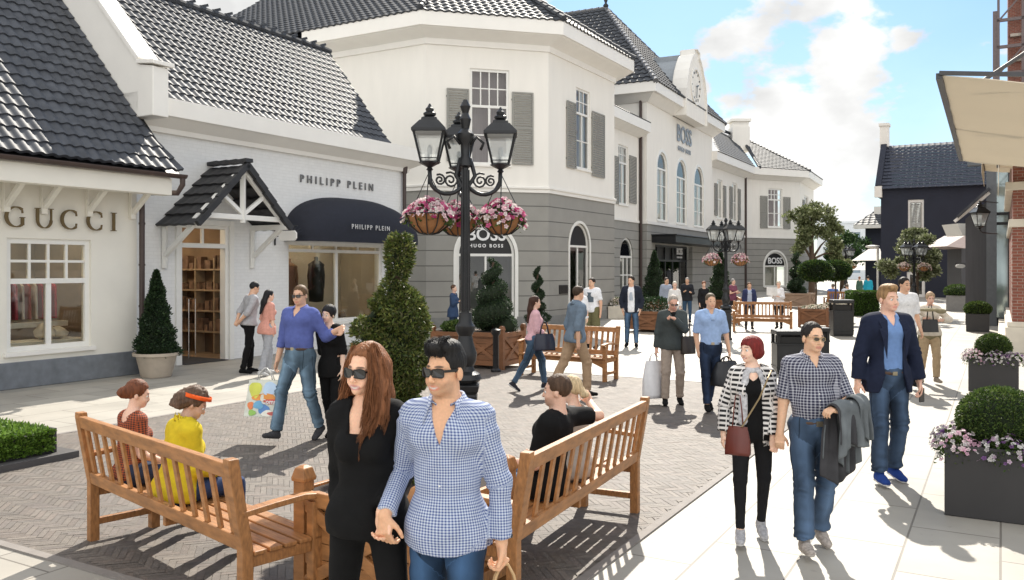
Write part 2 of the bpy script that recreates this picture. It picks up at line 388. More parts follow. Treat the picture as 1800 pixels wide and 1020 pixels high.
def text(s, size, m, parent, name, M, depth=.02, bold=0, sx=1.0, track=1.0):
    cu = bpy.data.curves.new(name, 'FONT'); cu.body = s; cu.size = size; cu.extrude = depth/2; cu.align_x = 'CENTER'; cu.align_y = 'CENTER'; cu.offset = bold; cu.space_character = track
    cu.resolution_u = 4
    t = bpy.data.objects.new('t', cu); COL.objects.link(t); bpy.context.view_layer.update()
    me = bpy.data.meshes.new_from_object(t.evaluated_get(bpy.context.evaluated_depsgraph_get())); bpy.data.objects.remove(t); bpy.data.curves.remove(cu)
    off = origin(parent).location if parent else Vector((0,0,0))
    me.transform(Matrix.Translation(-Vector(off)) @ M @ Matrix.Diagonal((sx,1,1,1)))
    me.materials.clear(); me.materials.append(m); me.name = name
    o = bpy.data.objects.new(name, me); COL.objects.link(o); o.parent = parent
    return o
def wallM(w, a, d, z):
    """text frame lying on a wall"""
    M = Matrix((( w.t.x, 0, w.o.x, 0), (w.t.y, 0, w.o.y, 0), (0,1,0,0), (0,0,0,1))); p = w.pt(a,d,z); M = Matrix.Translation(p) @ M
    return M

def window(w, par, a0,a1,z0,z1, arch=False, cols=2, rows=1, trans=None, tcols=None, trows=1, d=-.12, fr=.07, bar=.035, glass=None, back=None, depth=1.2, sill=True, fillarch=None, bd=.06, panes=True, surround=0, fm=None, label=None):
    """part window (frame mesh) with sub-parts glass, backing, sill"""
    mb = MB(); rd = (a1-a0)/2; zs = z1-rd if arch else z1; fm = fm or m_paint
    w.bx(mb, a0,a0+fr,d-.05,d+.05,z0,zs); w.bx(mb, a1-fr,a1,d-.05,d+.05,z0,zs); w.bx(mb, a0+fr,a1-fr,d-.05,d+.05,z0,z0+fr)
    ztop = zs
    if not arch: w.bx(mb, a0+fr,a1-fr,d-.05,d+.05,z1-fr,z1)
    else:
        m = 20
        for k in range(m):
            p = [(math.pi*k/m), (math.pi*(k+1)/m)]
            def q(an, r_): return (a0+rd-r_*math.cos(an), zs+r_*math.sin(an))
            o0,o1,i1,i0 = q(p[0],rd),q(p[1],rd),q(p[1],rd-fr),q(p[0],rd-fr)
            mb.ext([w.pt(x[0],d-.05,x[1]) for x in (o0,o1,i1,i0)], w.o*.1)
        w.bx(mb, a0+fr,a1-fr,d-.05,d+.052,zs-fr/2,zs+fr/2)
    tz = trans if trans else (zs if arch else z1-fr)
    if trans:
        w.bx(mb, a0+fr,a1-fr,d-.045,d+.055,tz-fr/2,tz+fr/2); tz -= fr/2
        tc_ = tcols or cols; zt = (zs if arch else z1-fr)
        for i in range(1,tc_): x = a0+fr+(a1-a0-2*fr)*i/tc_; w.bx(mb, x-bar/2,x+bar/2,d-.03,d+.03,tz+fr,zt)
        for j in range(1,trows): z = tz+fr+(zt-tz-fr)*j/trows; w.bx(mb, a0+fr,a1-fr,d-.028,d+.028,z-bar/2,z+bar/2)
    for i in range(1,cols):
        x = a0+fr+(a1-a0-2*fr)*i/cols; b2 = bar*2 if cols == 2 else bar; w.bx(mb, x-b2/2,x+b2/2,d-.04,d+.04,z0+fr,tz)
    for j in range(1,rows): z = z0+fr+(tz-z0-fr)*j/rows; w.bx(mb, a0+fr,a1-fr,d-.03,d+.03,z-bar/2,z+bar/2)
    if surround:
        s_ = surround
        w.bx(mb, a0-s_,a0-.001,-.02,.03,z0,zs); w.bx(mb, a1+.001,a1+s_,-.02,.03,z0,zs)
        if arch:
            for k in range(20):
                p = [(math.pi*k/20), (math.pi*(k+1)/20)]
                def q(an, r_): return (a0+rd-r_*math.cos(an), zs+r_*math.sin(an))
                mb.ext([w.pt(x[0],-.02,x[1]) for x in (q(p[0],rd+s_),q(p[1],rd+s_),q(p[1],rd+.001),q(p[0],rd+.001))], w.o*.05)
        else: w.bx(mb, a0-s_,a1+s_,-.02,.03,z1+.001,z1+s_)
    win = mb.build('window', fm, par, world=True)
    if label: win['label'] = label
    g = MB(); hz_ = zs
    g.add([w.pt(a0+fr*.5,d,z0+fr*.5), w.pt(a1-fr*.5,d,z0+fr*.5), w.pt(a1-fr*.5,d,hz_), w.pt(a0+fr*.5,d,hz_)], [(0,1,2,3)])
    g.build('glass', glass or m_glass, win, world=True, fix=False)
    if arch:
        f2 = MB(); pts = [w.pt(a0+rd-(rd-fr*.5)*math.cos(math.pi*k/20), d+.01, zs+(rd-fr*.5)*math.sin(math.pi*k/20)) for k in range(21)]
        f2.ext(pts, -w.o*.02); f2.build('arch_panel' if fillarch else 'fanlight_glass', fillarch or glass or m_glass, win, world=True)
    if back:
        b = MB(); w.bx(b, a0-.05,a1+.05,-depth-.05,-depth,z0-.1,z1+.1); b.build('backing', back, win, world=True)
    if sill:
        s2 = MB(); w.bx(s2, a0-.06,a1+.06,-.1,.07,z0-.07,z0-.001); s2.build('sill', m_trim, win, world=True)
    return win
def shutter(w, par, a0,a1,z0,z1, d=.03):
    mb = MB(); f = .06; w.bx(mb,a0,a0+f,d,d+.04,z0,z1); w.bx(mb,a1-f,a1,d,d+.04,z0,z1)
    zm = (z0+z1)/2
    for z in (z0, zm-f/2, z1-f): w.bx(mb,a0+f,a1-f,d,d+.04,z,z+f)
    n = int((z1-z0)/.085)
    for i in range(n):
        z = z0+(i+.5)*(z1-z0)/n
        if abs(z-zm) < f*.7 or z-z0 < f or z1-z < f: continue
        P = [w.pt(a0+f,d+.005,z+.035),w.pt(a1-f,d+.005,z+.035),w.pt(a1-f,d+.035,z-.025),w.pt(a0+f,d+.035,z-.025)]
        mb.ext(P, w.o*.008)
    for z in (z0+.3,z1-.3): w.bx(mb,a0-.02,a0+.02,d-.05,d-.002,z,z+.06)
    return mb.build('shutter', m_shut, par, world=True)
# ---------------------------------------------------------------- ground
O = Vector((-7.3,16.6,0))
def uv(u, v, z=0): return O+S*u+N*v+Vector((0,0,z))
m_ground = mat('far_ground', (.40,.38,.34), .9, var=.1, vs=.3)
mb = MB(); mb.add([(-600,-20,-.02),(900,-20,-.02),(900,1500,-.02),(-600,1500,-.02)], [(0,1,2,3)]); g0 = mb.build('ground', m_ground, kind='structure')
m_slab = brick_mat('pale_stone_slabs', (.365,.345,.305), (.32,.30,.265), (.16,.145,.125), 1.15, .62, .009, rough=.62, rot=TH, plane='ground', bump=.4, var=.18, vs=1.2, worn=.16)
mb = MB(); mb.add([uv(-14,-3,-.004),uv(-14,26,-.004),uv(85,26,-.004),uv(85,-8,-.004)], [(0,1,2,3)]); mb.build('pavement', m_slab, kind='structure')
# herringbone clinker plaza
PU0,PU1,PV0,PV1 = -7.16,4.2,4.5,12.2
m_mort = mat('brick_joint_sand', (.20,.175,.155), .95, var=.15, vs=30)
mb = MB(); mb.add([uv(PU0,PV0,.001),uv(PU0,PV1,.001),uv(PU1,PV1,.001),uv(PU1,PV0,.001)], [(0,1,2,3)]); mb.build('plaza_joints', m_mort, kind='structure')
bw = .052; bk = 4; gp = .0035; V=[]; C=[]
pal = np.array([(.29,.265,.24),(.27,.245,.225),(.31,.28,.255),(.285,.255,.24),(.26,.24,.225),(.30,.262,.238)])*np.array([.50,.475,.45])
cu_, cv_ = (PU0+PU1)/2, (PV0+PV1)/2; c45 = math.cos(R(45))
for j in range(-70,71):
    for i in range(-220,221):
        for k in (0,1):
            if k == 0: x0,y0,w_,h_ = i+j*bk, i-j*bk, bk, 1
            else: x0,y0,w_,h_ = i+j*bk, i+1-j*bk, 1, bk
            pts = [((x0)*bw+gp/2,(y0)*bw+gp/2),((x0+w_)*bw-gp/2,(y0)*bw+gp/2),((x0+w_)*bw-gp/2,(y0+h_)*bw-gp/2),((x0)*bw+gp/2,(y0+h_)*bw-gp/2)]
            mx_, my_ = pts[0]
            U = cu_+(mx_-my_)*c45; Vv = cv_+(mx_+my_)*c45
            if not (PU0-.2 < U < PU1+.2 and PV0-.2 < Vv < PV1+.2): continue
            Q4 = [(min(max(cu_+(a-b)*c45,PU0),PU1), min(max(cv_+(a+b)*c45,PV0),PV1)) for a,b in pts]
            ar = sum(Q4[q][0]*Q4[(q+1)%4][1]-Q4[(q+1)%4][0]*Q4[q][1] for q in range(4))
            if abs(ar) < 2e-4: continue
            tl = [random.uniform(0,.0022) for _ in range(4)]; zb = .006+random.uniform(0,.0015)
            V += [tuple(uv(q[0],q[1],zb+tl[n_])) for n_, q in enumerate(Q4)]; C.append(pal[random.randrange(6)]*random.uniform(.85,1.12))
V = np.array(V); Q = np.arange(len(V)).reshape(-1,4)
m_clink = attr_mat('clinker_bricks', rough=.7, var=.18, vs=25, bump=.3, bs=120)
pz = np_mesh('plaza_paving', V, Q, m_clink, smooth=False, col=np.repeat(np.array(C),4,0)); pz['kind'] = 'structure'
mb = MB()
m_edge = mat('edge_stone', (.22,.20,.185), .8, var=.12)
for a,b in (((PU0,PV0),(PU1,PV0)),((PU1,PV0),(PU1,PV1)),((PU1,PV1),(PU0,PV1)),((PU0,PV1),(PU0,PV0))):
    mb.bar(uv(*a,.004), uv(*b,.004), .07, .014)
mb.build('plaza_edging', m_edge, kind='structure')

# ---------------------------------------------------------------- left shop house (dark pantiles, big window)
m_plinth = mat('blue_grey_plinth_stone', (.17,.185,.205), .7, var=.2, vs=6, bump=.4, bs=30)
m_cream = mat('cream_render', (.80,.77,.69), .85, var=.05, vs=1.5, bump=.12, bs=60)
m_bronze = mat('bronze_letters', (.16,.11,.05), .35, metal=.7, var=.15)
sh = root('shop_house', 'cream shop house with glossy dark pantiled roof and wide small paned window beside brown downpipe', 'building', uv(-3,0), group=None)
WG = Wall(uv(-9,0), uv(0,0))
gx0,gz1 = WG.az(12,418); gx1,_ = WG.az(160,418); _,gz0 = WG.az(12,628); _,gz0b = WG.az(160,612); gz0 = .62
holes = [(gx0,gx1,gz0,gz1)]
mb = MB(); WG.face(mb, .45, 4.35, holes); 
W2 = Wall(uv(0,0), uv(0,-5)); W2.face(mb, .45, 4.3)
mb.build('wall', m_cream, sh, world=True)
mb = MB(); WG.bx(mb, 0, WG.L+.03, -.2, .05, 0, .45)
mb.build('plinth', m_plinth, sh, world=True, bevel=.01)
wn = window(WG, sh, gx0, gx1, gz0, gz1, cols=2, trans=gz0+(gz1-gz0)*.62, tcols=4, trows=2, d=-.1, fr=.09, bar=.045, surround=0)
# shop room behind the window
def room(par, w, a0, a1, dep, z0, z1, m=None, name='shop_interior'):
    mb = MB(); d0 = -.29; P = lambda a,d,z: w.pt(a,d,z)
    mb.add([P(a0,-dep,z0),P(a1,-dep,z0),P(a1,-dep,z1),P(a0,-dep,z1),P(a0,d0,z0),P(a1,d0,z0),P(a1,d0,z1),P(a0,d0,z1)],
           [(0,1,2,3),(4,5,1,0),(7,6,2,3),(4,0,3,7),(5,1,2,6)])
    return mb.build(name, m or m_pale, par, world=True, fix=False)
m_spot = mat('ceiling_spot', (1,.9,.7), .5, emit=(1,.82,.55), es=45, var=0)
def spots(par, w, lst):
    for a,d,z in lst: mb = MB(); mb.lathe([(.075,0),(.075,-.03)], 10, tuple(w.pt(a,d,z))); mb.build('ceiling_spot', m_spot, par, world=True)
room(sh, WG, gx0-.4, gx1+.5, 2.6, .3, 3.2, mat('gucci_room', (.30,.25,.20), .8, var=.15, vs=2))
spots(sh, WG, [(gx0+.2,-1,3.15),(gx0+.8,-1.2,3.15),(gx1-.2,-1,3.15),(gx0+.5,-2,3.15)])
rl = MB(); A0, A1 = gx0+.1, gx1+.2
rl.tube([WG.pt(A0-.3,-1.3,1.85), WG.pt(A1,-1.3,1.85)], .012); rl.build('clothes_rail', mat('steel', (.6,.6,.6), .25, metal=1), sh, world=True)
cols_ = [(.02,.03,.05),(.35,.33,.33),(.03,.05,.10),(.04,.05,.08),(.45,.40,.38),(.30,.03,.05),(.40,.36,.34),(.35,.12,.14),(.5,.45,.42),(.25,.02,.04),(.3,.3,.32),(.5,.06,.10)]
for i, c in enumerate(cols_):
    a = A0+.05+i*.125; q = MB()
    q.ext([WG.pt(a,-1.3-.2,1.72),WG.pt(a+.03,-1.3,1.82),WG.pt(a,-1.3+.2,1.72),WG.pt(a,-1.3+.22,1.1),WG.pt(a,-1.3-.22,1.1)], WG.t*.05)
    q.build('hanging_garment', mat(f'garment_{i}', c, .9), sh, world=True, smooth=False, bevel=.015)
q = MB(); WG.bx(q, A0-.3,A1,-1.6,-1.0,.95,1.05); WG.bx(q, A0-.2,A1-.1,-1.5,-1.1,.35,.6); q.build('display_shelf', mat('white_shelf', (.7,.68,.63), .4), sh, world=True, bevel=.01)
q = MB()
for a_,h_ in ((gx0+.25,.32),(gx1-.45,.28),(gx1-.2,.2)):
    q = MB(); q.lathe([(.05,0),(.16,.04),(.19,h_*.5),(.13,h_*.8),(.08,h_),(.02,h_+.03)], 14, tuple(WG.pt(a_,-.7,.75))); q.build('display_bag', mat('cream_leather', (.6,.55,.47), .5), sh, world=True, smooth=True)
q = MB(); WG.bx(q, gx0-.2,gx1+.2,-1.0,-.4,.4,.74); q.build('display_ledge', m_cream, sh, world=True)
# roof
sl_ = 1.108
def gz(v): return 5.2-(v+.26)*sl_
ev = .95
mb = MB(); eL, eR = uv(-9.5,ev,gz(ev)+.06), uv(.0,ev,gz(ev)+.06); tL, tR = uv(-9.5,-4.6,gz(-4.6)), uv(0,-4.6,gz(-4.6))
tiles(mb, eL, eR, tL, tR, w=.21, c=.29, amp=.023)
vb = -.12
tiles(mb, uv(-.02,ev,gz(ev)+.06), uv(.30,ev,gz(ev)+.06), uv(-.02,vb,gz(vb)), uv(.06,vb,gz(vb)), w=.235, c=.33, amp=.032)
mb.build('roof', m_tile, sh, world=True, smooth=True, ang=45)
mb = MB(); mb.add([uv(-9.5,ev-.02,gz(ev)-.04),uv(.27,ev-.02,gz(ev)-.04),uv(.27,-4.6,gz(-4.6)-.12),uv(-9.5,-4.6,gz(-4.6)-.12)],[(0,1,2,3)]); mb.build('roof_deck', m_dark, sh, world=True)
mb = MB(); q0, q1 = uv(-9.5,ev+.05,gz(ev)-.02), uv(.32,ev+.05,gz(ev)-.02)
for k in range(12):
    a0_,a1_ = math.pi*k/12, math.pi*(k+1)/12
    f = lambda p,a,r: p+N*(-math.cos(a)*r)+Vector((0,0,-math.sin(a)*r))
    mb.add([f(q0,a0_,.08),f(q1,a0_,.08),f(q1,a1_,.08),f(q0,a1_,.08),f(q0,a0_,.065),f(q1,a0_,.065),f(q1,a1_,.065),f(q0,a1_,.065)],[(0,1,2,3),(4,5,6,7)])
mb.add([f(q1,math.pi*k/12,.08) for k in range(13)], [tuple(range(13))])
mb.build('gutter', m_pipe, sh, world=True, smooth=True, fix=False)
mb = MB(); WG.bx(mb, 0, WG.L+.1, .62,.90, gz(ev)-.42, gz(ev)-.10); WG.bx(mb, 0, WG.L+.08, -.2,.88, gz(ev)-.13, gz(ev)-.06); mb.build('eaves_fascia', m_cream, sh, world=True, bevel=.01)
for px in (-60, 14, 80, 160, 236):
    a = min(WG.ray(px, .1), WG.L-.06); zt = gz(ev)-.2; b = MB()
    WG.bx(b, a-.055,a+.055,.001,.09, 3.0,zt); WG.bx(b, a-.05,a+.05,.09,.62,zt-.1,zt-.002)
    b.bar(WG.pt(a,.07,3.12), WG.pt(a,.62,zt-.1), .08, .09, up=WG.t); b.build('eaves_bracket', m_cream, sh, world=True, bevel=.008)
mb = MB(); p_ = uv(.26,ev+.05,gz(ev)-.09); q_ = uv(.02,.13,3.32)
mb.tube([p_, p_+Vector((0,0,-.12)), p_+Vector((0,0,-.22))+(q_-p_)*.12, q_+Vector((0,0,.14))+(p_-q_)*.12, q_, uv(.02,.13,3.1), uv(.02,.13,.02)], .052, 12)
for z in (.5,1.3,2.1,2.9): mb.lathe([(.062,0),(.062,.04)], 12, tuple(uv(.02,.13,z)))
mb.build('downpipe', m_pipe, sh, world=True, smooth=True, ang=40)
# letters: stroked capitals with thick and thin limbs
def letters(par, w, strokes, a, z, h, gap, m, name='sign_lettering', d=.05):
    mb = MB()
    for ch, ac in strokes:
        for st in GLY[ch]:
            pts = [w.pt(ac+(x)*h, d, z+y*h) for x,y,_ in st]; ws = [k[2]*h for k in st]
            for i in range(len(pts)-1):
                dv = (pts[i+1]-pts[i]).normalized(); nn_ = w.o.cross(dv); a_,b_ = ws[i]/2, ws[i+1]/2
                mb.ext([pts[i]-nn_*a_-dv*a_*.1,pts[i+1]-nn_*b_+dv*b_*.1,pts[i+1]+nn_*b_+dv*b_*.1,pts[i]+nn_*a_-dv*a_*.1], w.o*.035)
    return mb.build(name, m, par, world=True)
def arc(a0, a1, n=14, cx=0, cy=0, rx=.48, ry=.5, t0=.05, t1=.16):
    o_ = []
    for i in range(n+1):
        a = R(a0+(a1-a0)*i/n); o_.append((cx+rx*math.cos(a), cy+ry*math.sin(a), t0+(t1-t0)*abs(math.cos(a))))
    return o_
GLY = {'C': [arc(50,310), [(.31,.38,.04),(.33,.2,.06)], [(.31,-.38,.04),(.33,-.2,.06)]], 'G': [arc(50,310), [(.31,.38,.04),(.33,.2,.06)], [(.33,-.4,.14),(.33,-.02,.14)], [(.2,-.02,.04),(.45,-.02,.04)]],
       'U': [[(-.36,.5,.14),(-.36,-.1,.14)], arc(180,360,cx=0,cy=-.1,rx=.36,ry=.4,t0=.05,t1=.13), [(.36,-.1,.07),(.36,.5,.07)], [(-.5,.49,.04),(-.22,.49,.04)], [(.24,.49,.04),(.48,.49,.04)]],
       'I': [[(0,.5,.14),(0,-.5,.14)], [(-.16,.49,.04),(.16,.49,.04)], [(-.16,-.49,.04),(.16,-.49,.04)]]}
cs = []
for ch, px in zip('GUCCI', (24,74,120,165,196)): cs.append((ch, WG.az(px, 386)[0]))
_, zc = WG.az(110, 386); letters(sh, WG, cs, 0, zc, .34, 0, m_bronze)

# ---------------------------------------------------------------- white shop house (gabled porch and navy awning)
ph = root('shop_house', 'white painted brick shop house with little gabled porch and domed navy awning', 'building', uv(4.5,-.5))
WP = Wall(uv(0,-.5), uv(9.25,-.5))
d0,_ = WP.az(316,500); d1,_ = WP.az(402,500); _,dt = WP.az(359,396)
s0,_ = WP.az(506,500); s1,_ = WP.az(672,500); _,st_ = WP.az(590,428); _,sb_ = WP.az(510,572)
mb = MB(); WP.face(mb, 0, 5.2, [(d0,d1,0,dt),(s0,s1,sb_,st_)]); WE = Wall(uv(9.25,-.5), uv(9.25,-8)); WE.face(mb, 0, 5.2); mb.build('wall', m_plein, ph, world=True)
mb = MB(); sweep(mb, [uv(.02,-.5), uv(9.25,-.5), uv(9.25,-6)], [(-.1,4.85),(.10,4.85),(.12,4.95),(.42,5.12),(.50,5.14),(.50,5.5),(-.3,5.5),(-.3,5.3)]); mb.build('cornice', m_trim, ph, world=True)
mb = MB(); tiles(mb, uv(.45,-.12,5.5), uv(8.1,-.12,5.5), uv(.45,-3.1,8.6), uv(8.9,-3.1,8.6), w=.205, c=.275, amp=.022)
mb.build('roof', m_tile, ph, world=True, smooth=True, ang=45)
mb = MB(); tiles(mb, uv(8.3,-6,5.5), uv(.45,-6,5.5), uv(8.9,-3.1,8.6), uv(.45,-3.1,8.6), k=2); mb.add([uv(8.1,-.12,5.46),uv(8.9,-3.1,8.56),uv(8.3,-6,5.46)],[(0,1,2)]); mb.build('rear_roof', m_tile2, ph, world=True)
mb = MB(); ridge(mb, uv(.5,-3.1,8.66), uv(8.95,-3.1,8.66), .10, .40)
for i in range(21): mb.bar(uv(.6+i*.4,-3.1,8.74), uv(.74+i*.4,-3.1,8.80), .12, .07)
mb.build('ridge_tiles', m_tile2, ph, world=True, smooth=False)
# parapet between the two roofs
mb = MB()
pr = [(.45,5.35),(.45,5.95),(.05,6.02),(-4.6,10.95),(-5.2,10.95),(-5.2,5)]
mb.ext([uv(.02,a,b) for a,b in pr]+[uv(.02,.45,5)], S*.36); mb.build('parapet', m_trim, ph, world=True, bevel=.015)
mb = MB(); mb.ext([uv(-.03,.0,6.1),uv(-.03,-4.6,11.02),uv(-.03,-4.6,11.14),uv(-.03,.08,6.15)], S*.5); mb.ext([uv(-.03,.52,5.98),uv(-.03,.0,6.04),uv(-.03,.0,6.12),uv(-.03,.52,6.06)], S*.5); mb.build('coping', m_trim, ph, world=True, bevel=.01)
# door
mb = MB(); zt_ = WP.az(359,432)[1]
for a,b in ((d0,d0+.08),(d1-.08,d1)): WP.bx(mb,a,b,-.18,-.02,0,dt)
WP.bx(mb,d0+.08,d1-.08,-.18,-.02,dt-.07,dt); WP.bx(mb,d0+.08,d1-.08,-.18,-.021,zt_-.05,zt_+.05); WP.bx(mb,(d0+d1)/2-.025,(d0+d1)/2+.025,-.13,-.06,zt_+.05,dt-.07)
WP.bx(mb,d0-.12,d0-.001,-.02,.05,0,dt+.12); WP.bx(mb,d1+.001,d1+.12,-.02,.05,0,dt+.12); WP.bx(mb,d0-.001,d1+.001,-.02,.05,dt+.001,dt+.12)
dr = mb.build('door_frame', m_paint, ph, world=True, bevel=.006)
mb = MB(); hz_ = WP.pt(d0+.1,-.2,0); di = -WP.o; mb.bar(hz_+Vector((0,0,.06)), hz_+di*.85+Vector((0,0,.06)), .05,.12); mb.bar(hz_+Vector((0,0,zt_-.1)), hz_+di*.85+Vector((0,0,zt_-.1)), .05,.1)
mb.bar(hz_, hz_+Vector((0,0,zt_-.06)), .07,.05,up=(1,0,0)); mb.bar(hz_+di*.85, hz_+di*.85+Vector((0,0,zt_-.06)), .07,.05,up=(1,0,0)); mb.build('door', m_paint, ph, world=True)
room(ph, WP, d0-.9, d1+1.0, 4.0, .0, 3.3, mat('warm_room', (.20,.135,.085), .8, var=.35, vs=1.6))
spots(ph, WP, [(d0+.2,-1,3.1),(d0+.6,-1.4,3.1),(d0+.9,-1,3.1),(d0+.4,-2.2,3.1),(d0+.8,-2.8,3.1),(d0+.1,-3,3.1),(d1,-2,3.1),(d1+.4,-3,3.1)])
mb = MB(); WP.bx(mb, d0-.2,d1+.2,-2.6,-2.2,0,1.15);  mb.build('shop_counter', mat('counter_wood', (.45,.33,.22), .4), ph, world=True, bevel=.01)
mb = MB()
for z_ in (.5,1.0,1.5,2.0): WP.bx(mb, d1+.68,d1+.98,-3.95,-.6,z_,z_+.04)
for a_ in np.linspace(.6,3.9,6): WP.bx(mb, d1+.69,d1+.98,-a_-.04,-a_,.0,2.3)
mb.build('wall_shelving', mat('pale_shelving', (.33,.25,.17), .5), ph, world=True)
rr_ = random.Random(4)
mb = MB()
for z_ in (.54,1.04,1.54,2.04):
    a_ = .7
    while a_ < 3.7: w_ = rr_.uniform(.08,.2); WP.bx(mb, d1+.72,d1+.92,-a_-w_,-a_,z_+.001,z_+rr_.uniform(.12,.34)); a_ += w_+rr_.uniform(.04,.14)
gd_ = mb.build('shelf_goods', mat('shelf_goods', (.16,.10,.07), .6, var=.8, vs=5), ph, world=True)
mb = MB(); mb.tube([WP.pt(d1-.35,-.9,1.35), WP.pt(d1+.25,-1.4,1.35)], .014, 6); mb.tube([WP.pt(d1-.35,-.9,0), WP.pt(d1-.35,-.9,1.35)], .014, 6); mb.tube([WP.pt(d1+.25,-1.4,0), WP.pt(d1+.25,-1.4,1.35)], .014, 6); mb.build('garment_rack', mat('steel', (.6,.6,.6), .25, metal=1), ph, world=True)
mb = MB(); WP.bx(mb, d0+.08,d1-.08,-1.5,.1,.001,.012); mb.build('door_mat', mat('doormat', (.03,.03,.035), .95), ph, world=True)
# porch
pc = 2.2; hw = 1.25; pd = 1.02; zf = 3.02; za = 4.22; t_ = WP.t
mb = MB()
tiles(mb, WP.pt(pc-hw-.12,-.0,zf-.10), WP.pt(pc-hw-.12,pd+.14,zf-.10), WP.pt(pc,0,za+.03), WP.pt(pc,pd+.14,za+.03), w=.3, c=.32, amp=.012, lift=.05)
tiles(mb, WP.pt(pc+hw+.05,pd+.14,zf-.10), WP.pt(pc+hw+.05,0,zf-.10), WP.pt(pc,pd+.14,za+.03), WP.pt(pc,0,za+.03), w=.3, c=.32, amp=.012, lift=.05)
for sg_ in (-1,1): 
    for k in range(5):
        f0,f1 = k/5,(k+1.05)/5; p0_=WP.pt(pc+sg_*(hw+.05)*(1-f0),pd+.13,zf-.10+(za+.13-zf)*f0); p1_=WP.pt(pc+sg_*(hw+.05)*(1-f1),pd+.13,zf-.10+(za+.13-zf)*f1); mb.bar(p0_+Vector((0,0,.03)),p1_,.1,.13,up=(0,0,1))
for k in range(4): mb.bar(WP.pt(pc,pd+.2-k*.3,za+.13), WP.pt(pc,pd-.1-k*.3,za+.11), .2,.08)
pr_ = mb.build('porch_roof', mat('dark_slate_tiles', (.028,.028,.03), .6, var=.25, vs=6), ph, world=True)
mb = MB(); th = .1
for sg_ in (-1,1):
    mb.bar(WP.pt(pc+sg_*hw,pd,zf), WP.pt(pc,pd,za-.03), .1,.12)
    mb.bar(WP.pt(pc,pd,zf+.18), WP.pt(pc+sg_*hw*.5,pd,zf+.62), .08,.08)
    mb.bar(WP.pt(pc+sg_*(hw-.05),0,zf-.04), WP.pt(pc+sg_*(hw-.05),pd+.1,zf-.04), .1,.12)
    mb.bar(WP.pt(pc+sg_*(hw-.05),.04,2.3), WP.pt(pc+sg_*(hw-.05),pd-.1,zf-.08), .09,.09)
    mb.bar(WP.pt(pc+sg_*(hw-.05),.045,2.05), WP.pt(pc+sg_*(hw-.05),.045,zf-.1), .1,.09, up=(1,0,0))
mb.bar(WP.pt(pc-hw+.1,pd,zf+.12), WP.pt(pc+hw-.1,pd,zf+.12), .09,.11); mb.bar(WP.pt(pc,pd,zf-.0), WP.pt(pc,pd,za-.1), .1,.1, up=(1,0,0))
mb.build('porch_timber', m_paint, ph, world=True, bevel=.006)
# shop window
window(WP, ph, s0, s1, sb_, st_, cols=2, trans=WP.az(590,442)[1], tcols=4, d=-.1, fr=.08, bar=.045)
room(ph, WP, s0-.1, s1+.1, 1.6, .5, 3.4, mat('beige_room', (.50,.44,.36), .8, var=.06, vs=2))
spots(ph, WP, [(s0+.5,-.7,3.35),(s0+1.5,-.7,3.35),(s0+2.4,-.7,3.35)])
def mannequin(a, d, z, c, k=1.0):
    mb = MB(); p = WP.pt(a,d,z); mb.lathe([(.02,0),(.19,.02),(.21,.3),(.15,.62),(.19,.85),(.22,1.0),(.12,1.08),(.05,1.12),(.05,1.2)], 16, tuple(p)); mb.v = [tuple(Vector(q_)) for q_ in mb.v]
    for sg_ in (-1,1): mb.tube([p+WP.t*sg_*.19+Vector((0,0,1.02)), p+WP.t*sg_*.26+Vector((0,0,.7)), p+WP.t*sg_*.25+Vector((0,0,.35))], [.07,.06,.045], 8)
    return mb.build('mannequin', c, ph, world=True, smooth=True)
mannequin(s0+.85,-.8,1.1, mat('brown_coat', (.16,.075,.035), .6)); mannequin(s0+1.75,-.7,1.15, mat('black_jacket', (.012,.012,.014), .5)); mannequin(s0+.35,-.9,1.2, mat('gold_coat', (.3,.17,.06), .5))
mb = MB()
for i in range(4): mb.lathe([(.09,0),(.11,.1),(.05,.22)], 10, tuple(WP.pt(s0+1.2+i*.45,-.5,sb_+.02)))
mb.build('display_shoes', mat('brown_shoes', (.2,.13,.08), .5), ph, world=True, smooth=True)
# awning
a0 = WP.ray(498); a1 = WP.ray(703); ac = (a0+a1)/2; ah = (a1-a0)/2; z0 = WP.az(600,426,.8)[1]; hh = WP.az(590,348)[1]-z0; mb = MB(); n_, k_ = 28, 12; vs = []
for j in range(k_+1):
    be = math.pi/2*j/k_
    for i in range(n_+1):
        al = math.pi*i/n_; x = -math.cos(al); y = math.sin(al)
        x = math.copysign(abs(x)**.8, x); y = y**.8
        vs.append(WP.pt(ac+ah*x, .02+.95*math.sin(be)**.9*(y**.35 if y > 0 else 0), z0+.14+(hh-.14)*y*math.cos(be)**.85+.012*math.cos(j*math.pi)))
mb.add(vs, [(j*(n_+1)+i,j*(n_+1)+i+1,(j+1)*(n_+1)+i+1,(j+1)*(n_+1)+i) for j in range(k_) for i in range(n_)])
lo = vs[-(n_+1):]; mb.add([p for p in lo]+[p-Vector((0,0,.15)) for p in lo], [(i,i+1,i+n_+2,i+n_+1) for i in range(n_)])
aw = mb.build('awning', mat('navy_canvas', (.012,.014,.024), .85, var=.15, bump=.2, bs=90), ph, world=True, smooth=True, fix=False)
m_silver = mat('silver_lettering', (.55,.55,.55), .4, var=.05)
m_pewter = mat('pewter_letters', (.20,.20,.20), .5, metal=.3)
M_ = wallM(WP, WP.ray(648,.9), .99, WP.az(648,402,.95)[1]+.02)
text('PHILIPP PLEIN', .17, m_silver, aw, 'awning_lettering', M_, .01, bold=.002, track=1.5)
ap_, zp_ = WP.az(594,323); text('PHILIPP PLEIN', .27, m_pewter, ph, 'sign_lettering', wallM(WP, ap_, .03, zp_), .03, bold=.003, track=1.75)
